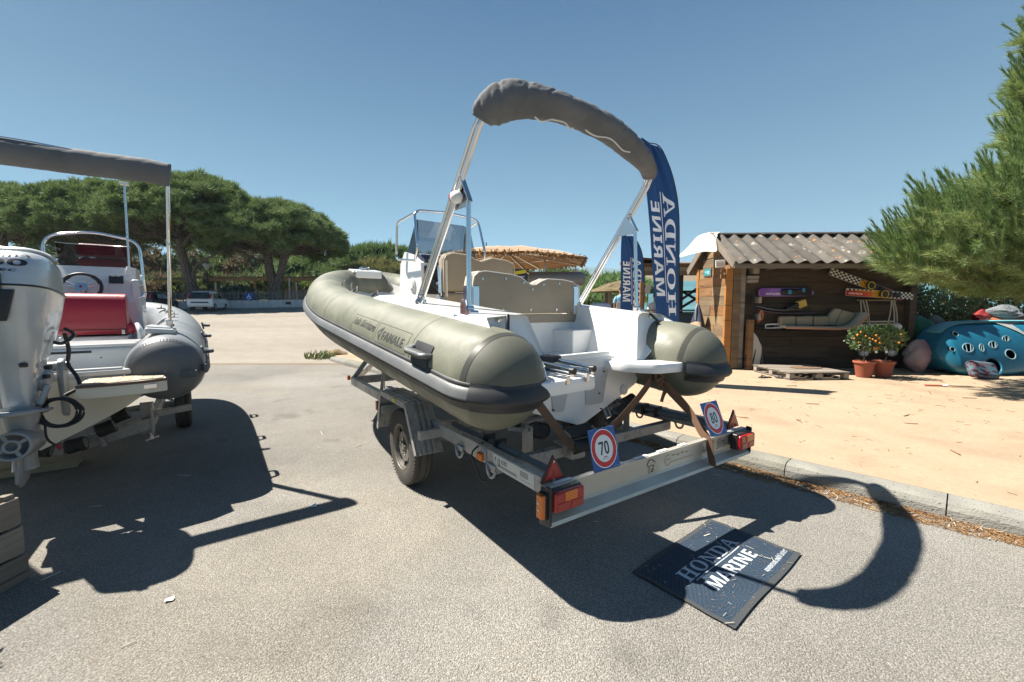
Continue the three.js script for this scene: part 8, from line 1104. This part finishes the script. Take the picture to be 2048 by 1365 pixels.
{ // crate with plants at the left edge
  const c = thing('wooden_crate', 'grey slatted wooden crate cut by the left edge in the foreground', 'crate', [0, 0, 0]);
  for (let k = 0; k < 3; k++) { const y = 0.08 + k * 0.158; part('plank', box(0.022, 0.148, 0.98, -2.70, y, -1.755 + 0.01 * k, { b: 0.004, o: k * 3, rx: 0.01 * (k - 1) }), M_greywood[k % 2], c); part('plank', box(0.022, 0.148, 0.98, -3.4, y, -1.755, { b: 0.004, o: k * 3 }), M_greywood[k % 2], c); part('plank', box(0.68, 0.148, 0.022, -3.05, y, -2.235, { b: 0.004, o: k }), M_greywood[(k + 1) % 2], c); part('plank', box(0.68, 0.148, 0.022, -3.05, y, -1.275, { b: 0.004, o: k }), M_greywood[(k + 1) % 2], c); }
  for (const x of [-2.73, -3.37]) for (const z of [-2.2, -1.3]) part('corner_batten', box(0.045, 0.5, 0.045, x, 0.25, z, { b: 0.004 }), M_greywood[0], c);
  part('stake', bar(V(-2.82, 0.45, -2.2), V(-2.86, 0.66, -2.26), 0.05, 0.04, { b: 0.004 }), M_greywood[1], c); part('soil', box(0.66, 0.05, 0.92, -3.05, 0.4, -1.755), mat({ color: C(0.05, 0.035, 0.022), roughness: 1 }), c);
  shrub('planted_shrub', 'leafy shrub growing in the wooden crate', 'shrub', -3.05, 0.72, -1.75, 0.36, 0.36, 0.4, 900, leafGeo(0.09, 0.05), [0.03, 0.06, 0.02], [0.09, 0.15, 0.04]);
  shrub('planted_shrub', 'taller leafy shrub at the near end of the wooden crate', 'shrub', -2.95, 1.0, -1.32, 0.34, 0.46, 0.36, 1000, leafGeo(0.09, 0.05), [0.03, 0.06, 0.02], [0.09, 0.15, 0.04]);
}
{ // pine litter in the gutter, twigs and chips, scraps of paper
  const straw = new THREE.BoxGeometry(1, 0.006, 0.012), L = [], up = V(1, 0, 0);
  const lay = (x, y, z, len, c, k = 1) => { const q = new THREE.Quaternion().setFromEuler(new THREE.Euler(rr(-0.15, 0.15), rr(0, PI), rr(-0.2, 0.2))); L.push([V(x, y, z), q, len, c]); };
  const put = (name, label, list) => { const m = new THREE.InstancedMesh(new THREE.BoxGeometry(1, 0.05, 0.055), mat({ roughness: 1 }), list.length); const M4 = new THREE.Matrix4(), s = V(); list.forEach(([p, q, k, c], i) => { M4.compose(p, q, s.set(k, k * 0.9, k * 0.9)); m.setMatrixAt(i, M4); m.setColorAt(i, c); }); m.name = name; m.receiveShadow = m.castShadow = true; scene.add(m); tag(m, label, 'litter'); m.userData.kind = 'stuff'; };
  for (let i = 0; i < 7500; i++) { const s = rr(-3.2, 2.6), w = 0.06 + 0.16 * wn(s * 2.2, 3, 1, 231) * (s < 0.8 ? 1.25 : 0.7), d = -0.20 - Math.pow(rnd(), 1.6) * w; const k = rnd(); lay(KA[0] + KD[0] * s + kerbN[0] * d, 0.006 + 0.022 * (1 - (-0.2 - d) / w) * rnd(), KA[1] + KD[1] * s + kerbN[1] * d, rr(0.02, 0.065), k > 0.94 ? C(0.6, 0.55, 0.46) : C(lerp(0.14, 0.40, k), lerp(0.075, 0.225, k), lerp(0.03, 0.095, k))); }
  put('pine_litter', 'brown pine needle litter gathered in the gutter along the kerb', L.splice(0));
  for (let i = 0; i < 420; i++) { const x = rr(-3.5, 5), z = rr(-6.5, -1.2); if (kd(x, z) > -0.25) continue; const k = rnd(); lay(x, 0.008, z, rr(0.012, k > 0.9 ? 0.10 : 0.03), k > 0.65 ? C(0.55, 0.51, 0.43) : C(0.22, 0.12, 0.055)); }
  put('ground_litter', 'scattered twigs and pale chips on the asphalt', L.splice(0));
  for (let i = 0; i < 1100; i++) { const s = rr(-4, 9), d = 0.08 + 8 * Math.pow(rnd(), 1.1); const x = KA[0] + KD[0] * s + kerbN[0] * d, z = KA[1] + KD[1] * s + kerbN[1] * d; if (z < -9.2 && x > 4.7) continue; const k = rnd(); lay(x, 0.137, z, rr(0.02, k > 0.86 ? 0.2 : 0.07), C(lerp(0.05, 0.2, k), lerp(0.03, 0.105, k), lerp(0.016, 0.05, k))); }
  put('pavement_litter', 'scattered pine twigs and crumbs on the sandy pavement', L.splice(0));
  const bits = []; for (let i = 0; i < 260; i++) { const u = rr(-0.47, 0.47), v = rr(-0.27, 0.27), a = 39.7 * R; const x = 1.2245 + u * Math.cos(a) + v * Math.sin(a), z = -2.378 - u * Math.sin(a) + v * Math.cos(a), k = rnd(); lay(x, 0.018, z, rr(0.006, k > 0.88 ? 0.05 : 0.018), k > 0.6 ? C(0.5, 0.46, 0.38) : C(0.3, 0.16, 0.06)); }
  put('mat_litter', 'crumbs and needles lying on the dark blue mat', L.splice(0));
  const paper = mat({ color: C(0.72, 0.73, 0.74), roughness: 0.8 });
  solo('paper_scrap', grid([[V(-1.79, 0.008, -2.07), V(-1.755, 0.014, -2.085)], [V(-1.78, 0.012, -2.045), V(-1.745, 0.007, -2.06)]]), paper, 'white paper scrap on the sunny asphalt at lower left', 'paper scrap');
  solo('paper_scrap', grid([[V(-1.53, 0.008, -3.12), V(-1.505, 0.016, -3.13)], [V(-1.52, 0.008, -3.08), V(-1.48, 0.006, -3.085)]]), paper, 'pale paper scrap in the canopy shadow of the grey boat', 'paper scrap');
}
{ // kerb end stone with weeds beyond the olive bow
  const g = new THREE.IcosahedronGeometry(0.22, 3), p = g.attributes.position; for (let i = 0; i < p.count; i++) { const v = V().fromBufferAttribute(p, i), k = 0.85 + 0.35 * vn(v.x * 7 + 9, v.y * 7 + v.z * 5 + 9, 1e5, 241); p.setXYZ(i, v.x * k * 1.3, v.y * k * 0.8, v.z * k); } const gg = norm(g); gg.computeVertexNormals();
  solo('stone', boxUV(gg.translate(-5.15, 0.1, -12.3)), mat({ map: earthMap, color: C(1.9, 1.8, 1.7), roughness: 1, bumpMap: grainBump, bumpScale: 0.02 }), 'rough stone at the far end of the kerb under the olive bow', 'stone');
  const L = []; for (let i = 0; i < 260; i++) { const a = rr(0, 2 * PI), r = 0.35 * Math.sqrt(rnd()); L.push([V(-5.5 + r * Math.cos(a) * 1.4, 0.01, -12.2 + r * Math.sin(a)), dirQ(V(rr(-0.8, 0.8), 1, rr(-0.8, 0.8))), rr(0.7, 1.5), C(rr(0.09, 0.26), rr(0.13, 0.27), rr(0.03, 0.08))]); }
  const t = thing('weed_tuft', 'tuft of weeds beside the stone at the end of the kerb', 'weeds'); scatter('blades', leafGeo(0.2, 0.022), M_leaf, L, t).userData.kind = 'stuff';
}
renderer.render(scene, camera);
